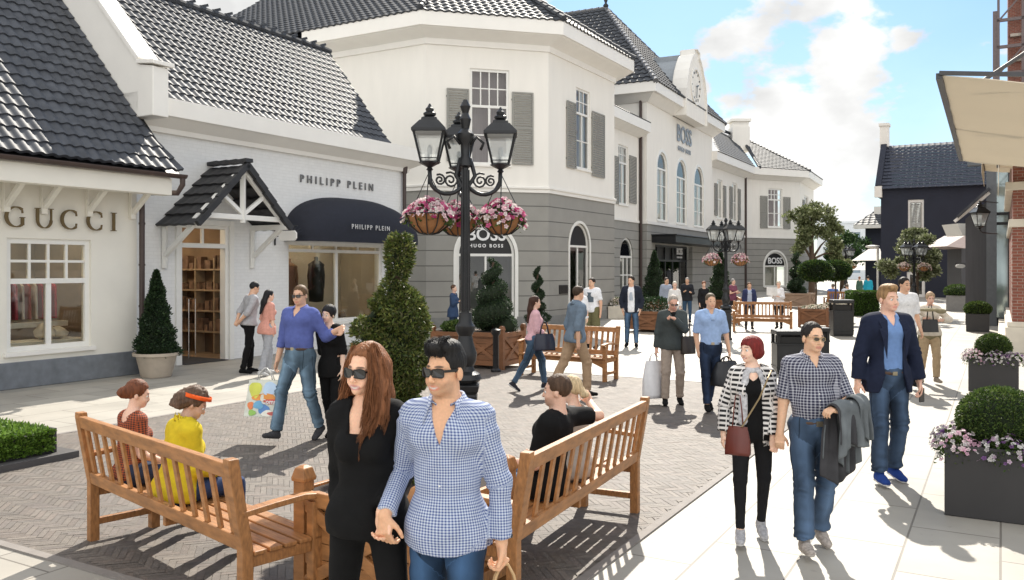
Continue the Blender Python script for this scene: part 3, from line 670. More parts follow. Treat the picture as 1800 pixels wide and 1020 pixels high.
# little hanging sign
mb = MB(); ha = WP.ray(482); zh = WP.az(482,402)[1]
mb.bar(WP.pt(ha,.03,zh-.4), WP.pt(ha,.03,zh+.12), .04,.03, up=(1,0,0)); mb.tube([WP.pt(ha,.03,zh+.05), WP.pt(ha,.75,zh+.05)], .014, 6)
mb.tube([WP.pt(ha,.03,zh-.2)]+[WP.pt(ha,.05+.3*math.sin(t*.3),zh-.2+.24*(1-math.cos(t*.3))) for t in range(1,6)], .01, 6)
for d_ in (.2,.65): mb.tube([WP.pt(ha,d_,zh+.05), WP.pt(ha,d_,zh-.06)], .008, 5)
hs = mb.build('sign_bracket', m_dark, ph, world=True)
mb = MB(); mb.ext([WP.pt(ha-.02,x_,z_) for x_,z_ in ((.16,zh-.12),(.22,zh-.06),(.66,zh-.06),(.72,zh-.12),(.72,zh-.24),(.66,zh-.3),(.22,zh-.3),(.16,zh-.24))], WP.t*.04)
mb.build('sign_board', m_trim, hs, world=True)
mb = MB(); mb.tube([WP.pt(9.12,.10,4.9), WP.pt(9.12,.10,.05)], .055, 10); mb.tube([WP.pt(9.12,.12,5.0), WP.pt(9.12,.1,4.8)], .08, 10); mb.build('downpipe', m_pipe, ph, world=True, smooth=True, ang=40)

# ---------------------------------------------------------------- white mansion (octagonal wings, tower, links)
ma = root('mansion', 'long white and grey mansion with octagonal corner wings, pyramid roofed tower and clock gable', 'building', (4,42,0))
def bld(mb, name, m, **k): return mb.build(name, m, ma, world=True, **k)
ZB = 4.77; ZE = 10.7
C1 = Vector((-2.95,29.26,0)); C2 = Vector((1.3,30.4,0)); C3 = Vector((4.26,35.5,0)); C0 = C1-N*5.0; C4 = C3+Vector((-.262,.965,0))*4.4; C5 = C4-N*3
near = [C0,C1,C2,C3,C4,C5]
w01,w12,w23,w34 = [Wall(near[i],near[i+1]) for i in range(4)]; w45 = Wall(C4,C5)
def hole(w, xl, xr, yt, yb=None, zb=None):
    a0_,a1_ = w.ray(xl), w.ray(xr); zt = w.az((xl+xr)/2, yt)[1]; z0_ = zb if zb is not None else w.az((xl+xr)/2, yb)[1]
    return [a0_,a1_,z0_,zt]
hb = hole(w12, 803, 905, 396, zb=.35)+[True]; hu = hole(w12, 826, 895, 122, 290)
hs_ = hole(w23, 1001, 1036, 393, zb=.35)+[True]; hv = hole(w23, 1013, 1037, 158, 298)
up = MB(); lo_ = MB()
for w, H in ((w01,[]),(w12,[hu,hb]),(w23,[hv,hs_]),(w34,[]),(w45,[])):
    w.face(lo_, 0, ZB, [h for h in H if len(h) == 5]); w.face(up, ZB, 10.2, [h for h in H if len(h) == 4])
bld(up, 'upper_wall', m_white); bld(lo_, 'lower_wall', m_grey)
mb = MB(); sweep(mb, near, [(-.05,ZB-.04),(.05,ZB-.04),(.05,ZB+.06),(.10,ZB+.10),(.10,ZB+.16),(-.05,ZB+.2)]); bld(mb, 'string_course', m_trim)
mb = MB(); sweep(mb, near, [(-.1,9.75),(.06,9.75),(.08,9.95),(.18,10.0),(.62,10.16),(.66,10.2),(.75,10.2),(.75,ZE),(-.3,ZE),(-.3,10.4)]); bld(mb, 'cornice', m_trim)
mb = MB(); sweep(mb, near, [(-.05,.0),(.04,.0),(.04,.35),(-.05,.35)]); bld(mb, 'plinth', mat('grey_plinth', (.22,.22,.21), .8))
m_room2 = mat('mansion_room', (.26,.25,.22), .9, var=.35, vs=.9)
m_black = mat('black_panel', (.012,.012,.013), .5, var=.1)
window(w12, ma, *hb[:4], arch=True, cols=2, d=-.12, fr=.09, fillarch=m_black, surround=.12, label='tall arched shop window with black sign panel above')
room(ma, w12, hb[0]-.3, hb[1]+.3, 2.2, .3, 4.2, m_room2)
window(w12, ma, *hu, cols=2, rows=2, trans=hu[3]-1.3, tcols=4, trows=2, d=-.1, fr=.09, bar=.04, back=m_curtain, depth=.5)
shutter(w12, ma, w12.ray(785), w12.ray(785)+.78, w12.az(800,284)[1], w12.az(800,156)[1]); shutter(w12, ma, w12.ray(937)-.78, w12.ray(937), w12.az(920,290)[1], w12.az(920,163)[1])
window(w23, ma, *hs_[:4], arch=True, cols=2, d=-.12, fr=.08, fillarch=m_black, surround=.1)
room(ma, w23, hs_[0]-.3, hs_[1]+.3, 1.5, .3, 4.2, m_room2)
window(w23, ma, *hv, cols=2, rows=2, trans=hv[3]-.95, tcols=3, trows=2, d=-.1, fr=.08, back=m_curtain, depth=.5)
shutter(w23, ma, w23.ray(995)+.0, hv[0]-.12, w23.az(1004,296)[1], w23.az(1004,180)[1]); shutter(w23, ma, hv[1]+.12, w23.ray(1061), w23.az(1052,312)[1], w23.az(1052,200)[1])
def boss(par, w, a, z, h, m, d=.03):
    text('BOSS', h, m, par, 'sign_lettering', wallM(w, a, d, z), .03, bold=h*.02, track=1.0); text('HUGO BOSS', h*.26, m, par, 'sign_lettering', wallM(w, a, d, z-h*.62), .03, bold=h*.008, track=1.5)
m_wlet = mat('white_lettering', (.8,.8,.8), .5, var=0)
ab, zb_ = w12.az(854, 413); boss(ma, w12, (hb[0]+hb[1])/2+.02, zb_, .62, m_wlet, -.08)
ab, zb_ = w23.az(1018, 420)
mb = MB()
for px, py in ((990,509),): 
    a_, z_ = w23.az(px,py); w23.bx(mb, a_-.35,a_+.35,.0,.03,z_-.16,z_+.16)
bld(mb, 'wall_plaque', m_dark)
# hip roof, near wing
ap1 = uv(19.3,-5.2,15.3); apb = uv(19.3,-16,15.3); E_ = [q+Vector((0,0,ZE-.02)) for q in offset(near, .78)]
mb = MB(); e0b = E_[0]-N*8
tiles(mb, e0b, E_[1], apb, ap1, w=.3, c=.35, k=5); tiles(mb, E_[1], E_[2], ap1, ap1, w=.3, c=.35, k=5); tiles(mb, E_[2], E_[3], ap1, ap1, w=.3, c=.35, k=5); tiles(mb, E_[3], E_[4], ap1, ap1, w=.3, c=.4, k=3)
tiles(mb, E_[4], E_[5]-N*8, ap1, apb, w=.3, c=.4, k=2)
bld(mb, 'wing_roof', m_tile2, smooth=True, ang=45)
mb = MB()
for e in E_[1:5]: ridge(mb, e+Vector((0,0,.08)), ap1+Vector((0,0,.05)), .12, .38)
ridge(mb, ap1, apb, .12, .4); bld(mb, 'hip_tiles', m_tile2)
# rear wing further left
mb = MB(); wr = Wall(Vector((-17,40.2,0)), Vector((-7.3,34.6,0))); wr.face(mb, 0, 10.9); bld(mb, 'rear_wall', m_white)
mb = MB(); tiles(mb, wr.pt(-1,.5,11.0), wr.pt(wr.L,.5,11.0), wr.pt(-1,-4.5,14.1), wr.pt(wr.L+2,-4.5,14.1), k=4); bld(mb, 'rear_roof', m_tile2, smooth=True, ang=45)
mb = MB(); wr.bx(mb, -1, wr.L, -.2,.55,10.7,10.98); bld(mb, 'rear_gutter', m_dark)
# tower and links
T0 = Vector((8.06,51,0)); T1 = Vector((15.2,64.8,0)); tt = (T1-T0).normalized(); to = Vector((tt.y,-tt.x,0))
L0 = T0-to*.45-tt*12.5; L1 = T0-to*.45; wl = Wall(L0,L1); wt = Wall(T0,T1); wts = Wall(T0-to*9,T0); wte = Wall(T1,T1-to*9)
hl = hole(wl, 1087, 1104, 256, 360); hl2 = hole(wl, 1090, 1113, 418, zb=.5)+[True]
mb = MB(); wl.face(mb, ZB, 10.2, [hl]); bld(mb, 'link_upper_wall', m_white)
mb = MB(); wl.face(mb, 0, ZB, [hl2]); bld(mb, 'link_lower_wall', m_grey)
window(wl, ma, *hl, cols=2, rows=2, trans=hl[3]-1.0, tcols=4, trows=2, fr=.1, back=m_curtain, depth=.5); window(wl, ma, *hl2[:4], arch=True, cols=3, rows=2, fr=.12, bar=.07, back=m_room2, depth=1)
for x0_,x1_ in ((1078.5,1087),(1105,1118)):
    shutter(wl, ma, wl.ray(x0_)+.05, wl.ray(x1_)-.05, wl.az((x0_+x1_)/2, 358)[1], wl.az((x0_+x1_)/2, 275)[1])
mb = MB(); sweep(mb, [L0,L1], [(-.1,9.85),(.08,9.85),(.6,10.15),(.7,10.15),(.7,ZE),(-.3,ZE)]); sweep(mb, [L0,L1], [(-.1,ZB-.02),(.06,ZB-.02),(.06,ZB+.12),(-.1,ZB+.12)]); bld(mb, 'link_cornice', m_trim)
mb = MB(); tiles(mb, L0+to*.7+Vector((0,0,ZE)), L1+to*.7+Vector((0,0,ZE)), L0-to*5+Vector((0,0,ZE+3)), L1-to*5+Vector((0,0,ZE+3)), k=3, c=.4); bld(mb, 'link_roof', m_tile2, smooth=True, ang=45)
# tower walls
TL = wt.L
hts = []
for xl,xr,yt in ((1155,1173,266),(1189,1207,281),(1220,1237,293)): 
    h = hole(wt, xl, xr, yt, zb=ZB+.25); h[3] = 9.35; hts.append(h+[True])
mb = MB(); wt.face(mb, ZB, 12.4, hts); wts.face(mb, ZB, 12.4); wte.face(mb, ZB, 12.4); bld(mb, 'tower_upper_wall', m_white)
he = [1.6, TL-5.5, 0, 3.55]
mb = MB(); wt.face(mb, 0, ZB, [he]); wts.face(mb, 0, ZB); wte.face(mb, 0, ZB); bld(mb, 'tower_lower_wall', m_grey)
for h in hts: window(wt, ma, *h[:4], arch=True, cols=2, rows=3, fr=.12, bar=.06, back=mat('dim_room',(.3,.31,.32),.8), depth=.6, surround=.18)
TP = [T0-to*9,T0,T1,T1-to*9]
mb = MB(); sweep(mb, TP, [(-.1,12.0),(.08,12.0),(.6,12.45),(.8,12.45),(.8,13.05),(-.3,13.05)]); sweep(mb, TP, [(-.1,ZB-.05),(.07,ZB-.05),(.07,ZB+.15),(-.1,ZB+.15)]); bld(mb, 'tower_cornice', m_trim)
TE = [q+Vector((0,0,13.03)) for q in offset(TP,.83)]; apt = Vector((6.65,60.5,20.5)); aptb = apt-to*12
mb = MB(); tiles(mb, TE[0], TE[1], aptb, apt, w=.45, c=.5, k=4, amp=.06, lift=.07); tiles(mb, TE[1], TE[2], apt, apt, w=.45, c=.5, k=4, amp=.06, lift=.07); tiles(mb, TE[2], TE[3], apt, aptb, w=.45, c=.5, k=3, amp=.06); bld(mb, 'tower_roof', m_tile2, smooth=True, ang=50)
mb = MB(); ridge(mb, TE[1], apt, .17, .5); ridge(mb, TE[2], apt, .17, .5); ridge(mb, apt, aptb, .17, .5); bld(mb, 'tower_hip_tiles', mat('hip_tile', (.12,.12,.125), .35))
mb = MB(); mb.lathe([(.16,0),(.2,.2),(.07,.35),(.14,.55),(.07,.75),(.02,1.1),(.01,1.5)], 10, tuple(apt)); bld(mb, 'finial', m_dark, smooth=True)
# clock gable
ac_ = TL/2; pr = [(2.55,12.0),(2.55,13.7),(2.35,14.4),(2.05,15.0),(1.6,15.6),(1.1,16.1),(.7,16.3),(.7,16.65),(0,16.8)]
out = [(a,z) for a,z in pr]+[(-a,z) for a,z in reversed(pr[:-1])]
mb = MB(); mb.ext([wt.pt(ac_+a,.85,z) for a,z in out], -wt.o*.9); g_ = bld(mb, 'clock_gable', m_white, bevel=.02)
mb = MB()
for i in range(len(out)-1): 
    p0_, p1_ = wt.pt(ac_+out[i][0],.5,out[i][1]), wt.pt(ac_+out[i+1][0],.5,out[i+1][1]); mb.bar(p0_,p1_,.95,.07, up=(p1_-p0_).cross(wt.o))
mb.build('gable_coping', m_trim, g_, world=True)
mb = MB(); pts_ = [(a*.9,z-.25) for a,z in out]; mb.ext([wt.pt(ac_+a,-.05,z) for a,z in pts_], -wt.o*4.5); mb.build('barrel_roof', mat('lead', (.30,.33,.36), .5), g_, world=True)
mb = MB()
for k in range(24):
    a_,b_ = 2*math.pi*k/24, 2*math.pi*(k+1)/24
    q = [wt.pt(ac_+r_*math.cos(x),.86,14.3+r_*math.sin(x)) for r_,x in ((1.25,a_),(1.25,b_),(1.12,b_),(1.12,a_))]; mb.ext(q, wt.o*.06)
    
ck = mb.build('clock_face', m_trim, g_, world=True)
mb = MB(); mb.bar(wt.pt(ac_,.92,14.3), wt.pt(ac_+.5,.92,14.45), .08,.03, up=wt.o); mb.bar(wt.pt(ac_,.95,14.3), wt.pt(ac_-.1,.95,13.5), .06,.03, up=wt.o)
for k in range(12):
    a_ = math.pi*k/6; mb.bar(wt.pt(ac_+.88*math.cos(a_),.88,14.3+.88*math.sin(a_)), wt.pt(ac_+1.05*math.cos(a_),.88,14.3+1.05*math.sin(a_)), .07,.03, up=wt.o)
mb.build('clock_hands', m_dark, g_, world=True)
a_,z_ = wt.az(1202,243); boss(ma, wt, a_, z_+.1, 1.55, mat('steel_letters', (.25,.27,.30), .4), .05)
# entrance canopy and doors
cn = MB(); c0_, c1_ = wt.ray(1150,.9), wt.ray(1292,1.3)
wt.bx(cn, .9, TL-.6, .0, 1.5, 3.62, 4.05); wt.bx(cn, .8, TL-.5, .0, 1.6, 4.05, 4.12); bld(cn, 'entrance_canopy', m_dark, bevel=.02)
mb = MB(); wt.bx(mb, he[0],he[1],-.6,-.5,2.62,3.5); en = bld(mb, 'entrance_sign', m_black)
mb = MB(); 
for a in np.linspace(he[0],he[1]-.1,6): wt.bx(mb, a,a+.1,-.48,-.40,0,3.55)
wt.bx(mb, he[0],he[1],-.49,-.39,2.5,2.62); wt.bx(mb, he[0],he[1],-.49,-.39,3.42,3.55); bld(mb, 'entrance_doors', m_dark)
mb = MB(); wt.bx(mb, he[0],he[1],-.46,-.44,0,2.5); bld(mb, 'door_glass', m_glass)
mb = MB(); wt.bx(mb, he[0]-.5,he[1]+.5,-3.1,-3,0,3.6); bld(mb, 'entrance_backing', m_inside)
boss(ma, wt, wt.ray(1195,-.3), 3.18, .62, m_wlet, -.32)
for px_, Y_off in ((1131,0),):
    mb = MB(); p_ = L1+to*.12-tt*.12; mb.tube([p_+Vector((0,0,9.9)), p_], .09, 8); mb.tube([T0-to*.35-tt*.1+Vector((0,0,12.2)), T0-to*.35-tt*.1+Vector((0,0,10.6))], .09, 8); bld(mb, 'downpipe', m_pipe, smooth=True, ang=40)
# link 2 and far wing
D0 = Vector((20.5,75.0,0)); D1 = Vector((21.25,75.6,0)); D2 = Vector((26.4,78.2,0)); D3 = Vector((30.4,86,0)); K0 = T1-to*.45; far = [D0,D1,D2,D3]
wk = Wall(K0,D0); far_w = [Wall(far[i],far[i+1]) for i in range(3)]
k1 = hole(wk, 1261, 1270, 316, 385); k2 = hole(wk, 1287, 1296, 322, 390)
mb = MB(); wk.face(mb, ZB, 10.3, [k1,k2]); bld(mb, 'far_link_upper_wall', m_white); mb = MB(); wk.face(mb, 0, ZB); bld(mb, 'far_link_lower_wall', m_grey)
for h_ in (k1,k2):
    window(wk, ma, *h_, cols=2, rows=2, fr=.12, bar=.08, back=m_curtain, depth=.5); ww = .8
    shutter(wk, ma, h_[0]-ww-.1, h_[0]-.1, h_[2]+.2, h_[3]-.4); shutter(wk, ma, h_[1]+.1, h_[1]+ww+.1, h_[2]+.2, h_[3]-.4)
fw = far_w[1]; f1 = hole(fw, 1350, 1375, 332, 400); f2 = hole(fw, 1344, 1382, 443, zb=.4)+[True]
f3 = hole(far_w[2], 1414, 1421, 345, 400)
up = MB(); lo_ = MB()
for w, H in ((far_w[0],[]),(fw,[f1,f2]),(far_w[2],[f3])):
    w.face(lo_, 0, ZB, [h for h in H if len(h) == 5]); w.face(up, ZB, 10.4, [h for h in H if len(h) == 4])
bld(up, 'far_wing_upper_wall', m_white); bld(lo_, 'far_wing_lower_wall', m_grey)
window(fw, ma, *f1, cols=2, rows=2, trans=f1[3]-1.0, tcols=4, trows=2, fr=.12, bar=.07, back=m_curtain, depth=.6)
window(fw, ma, *f2[:4], arch=True, cols=2, fr=.12, fillarch=m_black, surround=.18, back=m_room2, depth=1.2)
window(far_w[2], ma, *f3, cols=2, rows=2, fr=.12, bar=.08, back=m_curtain, depth=.5)
shutter(far_w[2], ma, f3[0]-1.3, f3[0]-.15, f3[2]+.1, f3[3]-.5); shutter(far_w[2], ma, f3[1]+.15, f3[1]+1.3, f3[2]+.1, f3[3]-.5)
shutter(fw, ma, f1[0]-.95, f1[0]-.1, f1[2]-.1, f1[3]-.7); shutter(fw, ma, f1[1]+.1, f1[1]+.95, f1[2]-.1, f1[3]-.7)
boss(ma, fw, (f2[0]+f2[1])/2, fw.az(1363,459)[1], .75, m_wlet, -.06)
FP = [K0]+far
mb = MB(); sweep(mb, FP, [(-.1,9.95),(.08,9.95),(.6,10.3),(.85,10.3),(.85,10.95),(-.3,10.95)]); sweep(mb, FP, [(-.1,ZB-.02),(.06,ZB-.02),(.06,ZB+.12),(-.1,ZB+.12)]); bld(mb, 'far_cornice', m_trim)
FE = [q+Vector((0,0,10.93)) for q in offset(FP,.88)]; ap3 = Vector((23.4,87,15.4)); ap4 = ap3-Vector((5.5,8,0))
mb = MB(); tiles(mb, FE[0], FE[1], ap4, ap3, w=.45,c=.5,k=3); tiles(mb, FE[2], FE[3], ap3, ap3, w=.45,c=.5,k=3); tiles(mb, FE[3], FE[4], ap3, ap3, w=.45,c=.5,k=3); bld(mb, 'far_roof', mat('far_tile', (.06,.063,.068), .65, var=.3, spec=.25), smooth=True, ang=45)
mb = MB(); ridge(mb, FE[2], ap3, .16,.5); ridge(mb, FE[3], ap3, .16,.5); ridge(mb, ap4, ap3, .16,.5); bld(mb, 'far_hip_tiles', m_tile2)
mb = MB(); cp = AT(1299,243,84); w_ = .85
mb.bx(cp.x-w_,cp.x+w_,83.2,84.8,13.5,15.9); mb.bx(cp.x-w_+.08,cp.x+w_-.08,83.3,84.7,15.9,16.4); mb.bx(cp.x-w_-.12,cp.x+w_+.12,83.1,84.9,16.4,16.65); bld(mb, 'chimney', m_white)
mb = MB(); p_ = D0+Vector((.0,-.15,0)); mb.tube([p_+Vector((0,0,10.2)), p_], .11, 8); bld(mb, 'downpipe', m_pipe, smooth=True, ang=40)

# ---------------------------------------------------------------- dark blue house and neighbours
m_navy = mat('midnight_blue_render', (.014,.018,.034), .75, var=.15, vs=1)
m_navy_t = mat('blue_black_tiles', (.035,.042,.065), .7, var=.2, vs=3)
hb_ = root('dark_house', 'midnight blue house with steep dark tiled roof and white shuttered window', 'building', (30,62,0))
H0 = Vector((26.8,62,0)); wh = Wall(H0, H0+N*11); wh2 = Wall(H0-Vector((0,0,0))+S*9, H0)
hw_ = hole(wh, 1596, 1624, 351, 466); hw2 = hole(wh, 1594, 1626, 478, zb=0)
mb = MB(); wh.face(mb, 0, 7.9, [hw_,hw2]); wh2.face(mb, 0, 7.9); Wall(H0+N*11, H0+N*11+S*8).face(mb,0,7.9); mb.build('wall', m_navy, hb_, world=True)
z1_ = 11.4
mb = MB(); tiles(mb, wh.pt(-.1,.3,7.75), wh.pt(11.2,.3,7.75), wh.pt(-.1,-3.7,z1_), wh.pt(11.2,-3.7,z1_), w=.4, c=.42, k=3, amp=.02, lift=.08); mb.build('roof', m_navy_t, hb_, world=True)
mb = MB(); mb.ext([wh.pt(-.35,.3,7.3),wh.pt(-.35,.35,8.1),wh.pt(-.35,-3.2,11.5),wh.pt(-.35,-4.6,11.5),wh.pt(-.35,-8,7.9),wh.pt(-.35,-8,7.3)], wh.t*.4); mb.build('gable_parapet', m_navy, hb_, world=True)
mb = MB(); wh.bx(mb, -.45,.15,-4.2,-3.3,11.3,12.9); wh.bx(mb, -.52,.22,-4.3,-3.2,12.9,13.1); mb.build('chimney', m_white, hb_, world=True)
mb = MB(); wh.bx(mb,-.4,.1,.0,.4,7.2,8.0); mb.build('kneeler', m_white, hb_, world=True)
window(wh, hb_, *hw_, cols=2, fr=.22, back=None); shutter(wh, hb_, hw_[0]+.15, hw_[1]-.15, hw_[2]+.1, hw_[3]-.2, d=-.06)
window(wh, hb_, *hw2, cols=2, fr=.2, back=m_inside, depth=.5, sill=False)
s2 = root('dark_house', 'smaller dark house with white eaves and white chimney left of the blue house', 'building', (34,78,0))
J0 = AT(1521,472,76); J0.z = 0; wj = Wall(J0, J0+N*5)
mb = MB(); wj.face(mb, 0, 5.7); Wall(J0+S*7, J0).face(mb, 0, 5.7); mb.build('wall', m_navy, s2, world=True)
mb = MB(); tiles(mb, wj.pt(-.9,.7,5.9), wj.pt(6,.7,5.9), wj.pt(1.5,-3,8.0), wj.pt(6,-3,8.0), w=.5,c=.5,k=3); mb.build('roof', m_tile2, s2, world=True)
mb = MB(); wj.bx(mb, -.9,6,-.3,.7,5.6,5.9); mb.build('white_eaves', m_trim, s2, world=True)
mb = MB(); wj.bx(mb, .6,1.9,-2,-1.0,6,7.6); mb.build('chimney', m_white, s2, world=True)
pb = root('distant_block', 'pale flat roofed distant office block beyond the trees', 'building', (64,160,0))
wb = Wall(Vector((59,165,0)), Vector((71,158,0))); mb = MB(); wb.face(mb, 0, 10.6, [(1.5+i*2.4, 3.0+i*2.4, 1.2+j*3, 2.9+j*3) for i in range(4) for j in range(3)]); wb.bx(mb,-.2,wb.L+.2,-8,.2,10.6,11.0); Wall(Vector((64,175,0)),Vector((59,165,0))).face(mb,0,10.6)
mb.build('wall', mat('pale_block_render', (.62,.66,.70), .8), pb, world=True); mb = MB(); wb.bx(mb, 0,wb.L,-.4,-.3,0,10.6); mb.build('glazing', mat('block_glazing', (.25,.33,.40), .2), pb, world=True)
# white fabric parasols/awnings at the small house
m_canvas = mat('white_canvas', (.72,.70,.66), .9, var=.04)
for (x0_,x1_,ya,yb_,Y_,lb) in ((1517,1552,437,458,66,'white triangular shop awning on the small dark house, upper one'),(1503,1527,459,475,80,'white triangular shop awning on the small dark house, lower one')):
    a_, b_ = AT(x0_,yb_,Y_), AT(x1_,yb_,Y_-2); c_ = AT(x1_,ya,Y_); mb = MB(); mb.ext([a_,b_,c_+Vector((0,.5,0))], (0,2.2,.0)); o = mb.build('shop_awning', m_canvas); tag(o, lb, 'awning')

# ---------------------------------------------------------------- right side: grey block, brick shop, canopies
m_gr2 = mat('dark_grey_cladding', (.06,.06,.065), .6, var=.15, vs=2, stretch=(6,6,.4))
gb = root('grey_building', 'low dark grey clad shop with slanting roof edge and tall pier beside glass bay', 'building', (17,31,0))
q0 = AT(1697,472,31); q0.z = 0; wq = Wall(q0, q0+N*4)
a35 = wq.ray(1734)
mb = MB(); mb.ext([wq.pt(0,0,0),wq.pt(a35,0,0),wq.pt(a35,0,4.45),wq.pt(0,0,3.85)], -wq.o*6); mb.build('wall', m_gr2, gb, world=True)
mb = MB(); mb.bar(wq.pt(-.35,.1,3.75), wq.pt(a35+.1,.1,4.75), .3,.1); mb.build('roof_edge', m_trim, gb, world=True)
mb = MB(); mb.bar(wq.pt(-.25,.25,3.9), wq.pt(a35+.1,.25,4.9), .5,.08); mb.build('roof_tiles', m_tile2, gb, world=True)
a52 = wq.ray(1752); mb = MB(); wq.bx(mb, a35,a52,-6,.25,0,5.95); wq.bx(mb, a35-.6,4.2,-.1,.32,5.75,6.0); mb.build('pier', mat('grey_pier', (.10,.11,.12), .5), gb, world=True)
a70 = wq.ray(1772); mb = MB(); wq.bx(mb, a52,a70,-.06,-.02,.2,5.75); mb.build('glass_bay', mat('reflective_glass', (.30,.36,.36), .06, metal=.6, var=.5, vs=1.5, stretch=(1,1,.35)), gb, world=True)
mb = MB(); wq.bx(mb, a52,a70+2,-4,-.5,0,5.7); mb.build('bay_backing', m_gr2, gb, world=True)
mb = MB()
for z_ in (.2,3.6,3.95,5.6): wq.bx(mb, a52,a70,-.02,.06,z_,z_+.1)
mb.build('bay_rails', m_dark, gb, world=True)
mb = MB(); mb.ext([AT(1683,393,33),AT(1703,393,33),AT(1703,414,33),AT(1692,414,33)], (0,1.2,0)); mb.build('bulkhead_box', m_trim, gb, world=True)
ws_ = root('shop_sign', 'white oval hanging sign on dark grey shop corner', 'sign', AT(1688,468,33)); 
mb = MB(); mb.v = []; mb.lathe([(.19,-.02),(.2,0),(.19,.02)], 20); mb.v = [(x,z,y*.4) for x,y,z in mb.v]; mb.build('sign_board', m_trim, ws_)
mb = MB(); mb.tube([(-.2,0,.1),(.4,0,.1)], .012, 6); mb.tube([(-.12,0,.1),(-.12,0,.05)],.008,5); mb.tube([(.12,0,.1),(.12,0,.05)],.008,5); mb.build('sign_arm', m_dark, ws_)
# lean-to roof by the blue house
lt = root('lean_to', 'small pink tiled lean-to roof against the dark blue house', 'building', AT(1682,440,45)); lt.location.z = 0
mb = MB(); p_ = [AT(1664,433,45),AT(1700,437,45),AT(1700,412,47)]; mb.ext(p_, (0,2.5,0)); mb.build('roof', mat('pinkish_tiles', (.20,.15,.14), .7), lt, world=True)
mb = MB(); x_ = AT(1690,437,46); mb.bx(x_.x,x_.x+1,46,47.5,0,x_.z); mb.build('wall', m_gr2, lt, world=True)

m_brick = brick_mat('red_brick', (.25,.08,.05), (.20,.06,.04), (.28,.21,.17), .22, .075, .009, rot=R(-30), var=.2)
m_brick2 = brick_mat('red_brick_side', (.30,.085,.045), (.24,.065,.035), (.30,.22,.17), .22, .075, .009, rot=TH, var=.2)
m_stone = mat('pale_stone', (.62,.57,.48), .8, var=.1, vs=4, bump=.2)
bb = root('brick_shop', 'red brick shop pier with pale stone base and band at right edge', 'building', (13,20,0))
q1 = AT(1779,472,20.8); q1.z = 0; wb1 = Wall(q1, q1+N*3); wb2 = Wall(q1+S*9, q1)
mb = MB(); wb1.bx(mb, 0,3,-9,0,.75,3.05); wb1.bx(mb, .02,3,-9,-.02,3.25,5.2); mb.build('wall', m_brick, bb, world=True)
mb = MB(); wb1.bx(mb, -.14,3,-9,.12,0,.62); wb1.bx(mb, -.10,3,-9,.08,.62,.75); wb1.bx(mb, -.07,3,-9,.06,3.05,3.25); wb1.bx(mb, -.14,3,-9,.12,3.95,4.15); mb.build('stone_bands', m_stone, bb, world=True, bevel=.02)
mb = MB(); wb1.bx(mb, -.3,-.14,-9,-1,.0,.35); mb.build('shopfront_base', m_stone, bb, world=True)
# wall lantern
m_lglass = mat('lantern_glass', (.72,.74,.74), .25, var=.05, spec=.8)
def lantern_parts(par, c, s_=1.0, gname='lantern_glass', m=None):
    """four sided tapered lantern centred above point c (its foot)"""
    c = Vector(c); mb = MB(); b, t, h = .11*s_, .205*s_, .42*s_
    P = [(c.x+sx*b, c.y+sy*b, c.z+.1*s_) for sx,sy in ((-1,-1),(1,-1),(1,1),(-1,1))]; Qq = [(c.x+sx*t, c.y+sy*t, c.z+.1*s_+h) for sx,sy in ((-1,-1),(1,-1),(1,1),(-1,1))]
    for i in range(4):
        mb.bar(P[i],Qq[i],.022*s_,.022*s_); mb.bar(P[i],P[(i+1)%4],.024*s_,.024*s_); mb.bar(Qq[i],Qq[(i+1)%4],.04*s_,.03*s_)
        f = .12; A_ = Vector(P[i]).lerp(Vector(Qq[i]),f); B_ = Vector(P[(i+1)%4]).lerp(Vector(Qq[(i+1)%4]),f); mb.bar(A_,B_,.014*s_,.014*s_)
    z0_ = c.z+.1*s_+h; r2 = math.sqrt(2)
    mb.lathe([(t*r2*1.13,z0_-c.z-.005),(t*r2*1.13,z0_-c.z+.02),(t*r2*.62,z0_-c.z+.15*s_),(t*r2*.55,z0_-c.z+.15*s_),(t*r2*.5,z0_-c.z+.19*s_),(.05*s_,z0_-c.z+.22*s_)], 4, tuple(c), sq=True)
    mb.lathe([(.045*s_,.72*s_),(.085*s_,.75*s_),(.09*s_,.78*s_),(.05*s_,.80*s_),(.06*s_,.84*s_),(.03*s_,.87*s_),(.008,.91*s_)], 10, tuple(c))
    mb.lathe([(.02*s_,-.02*s_),(.05*s_,0),(.03*s_,.03*s_),(.10*s_*r2,.09*s_),(.11*s_*r2,.1*s_)], 8, tuple(c))
    fr_ = mb.build('lantern', m or m_dark, par)
    g = MB(); k_ = .93; g.add([(c.x+(x-c.x)*k_, c.y+(y-c.y)*k_, z) for x,y,z in P+Qq], [(0,1,5,4),(1,2,6,5),(2,3,7,6),(3,0,4,7)]); g.build('glass', GL, fr_, fix=False)
    g = MB(); g.lathe([(.02*s_,.1*s_),(.03*s_,.2*s_),(.035*s_,.3*s_),(.01,.34*s_)], 8, tuple(c)); g.build('bulb', m_lglass, fr_, smooth=True)
    return fr_
GL = bpy.data.materials.new('lamp_glass'); GL.use_nodes = True
_n, _l = nodes_of(GL); _n.remove(_n['Principled BSDF']); _t = _n.new('ShaderNodeBsdfTransparent'); _t.inputs[0].default_value = (.86,.88,.88,1)
_d = _n.new('ShaderNodeBsdfTranslucent'); _d.inputs[0].default_value = (.8,.82,.82,1); _g = _n.new('ShaderNodeBsdfGlossy'); _g.inputs['Roughness'].default_value = .08
_m1 = _n.new('ShaderNodeMixShader'); _m1.inputs[0].default_value = .35; _l.new(_t.outputs[0], _m1.inputs[1]); _l.new(_d.outputs[0], _m1.inputs[2])
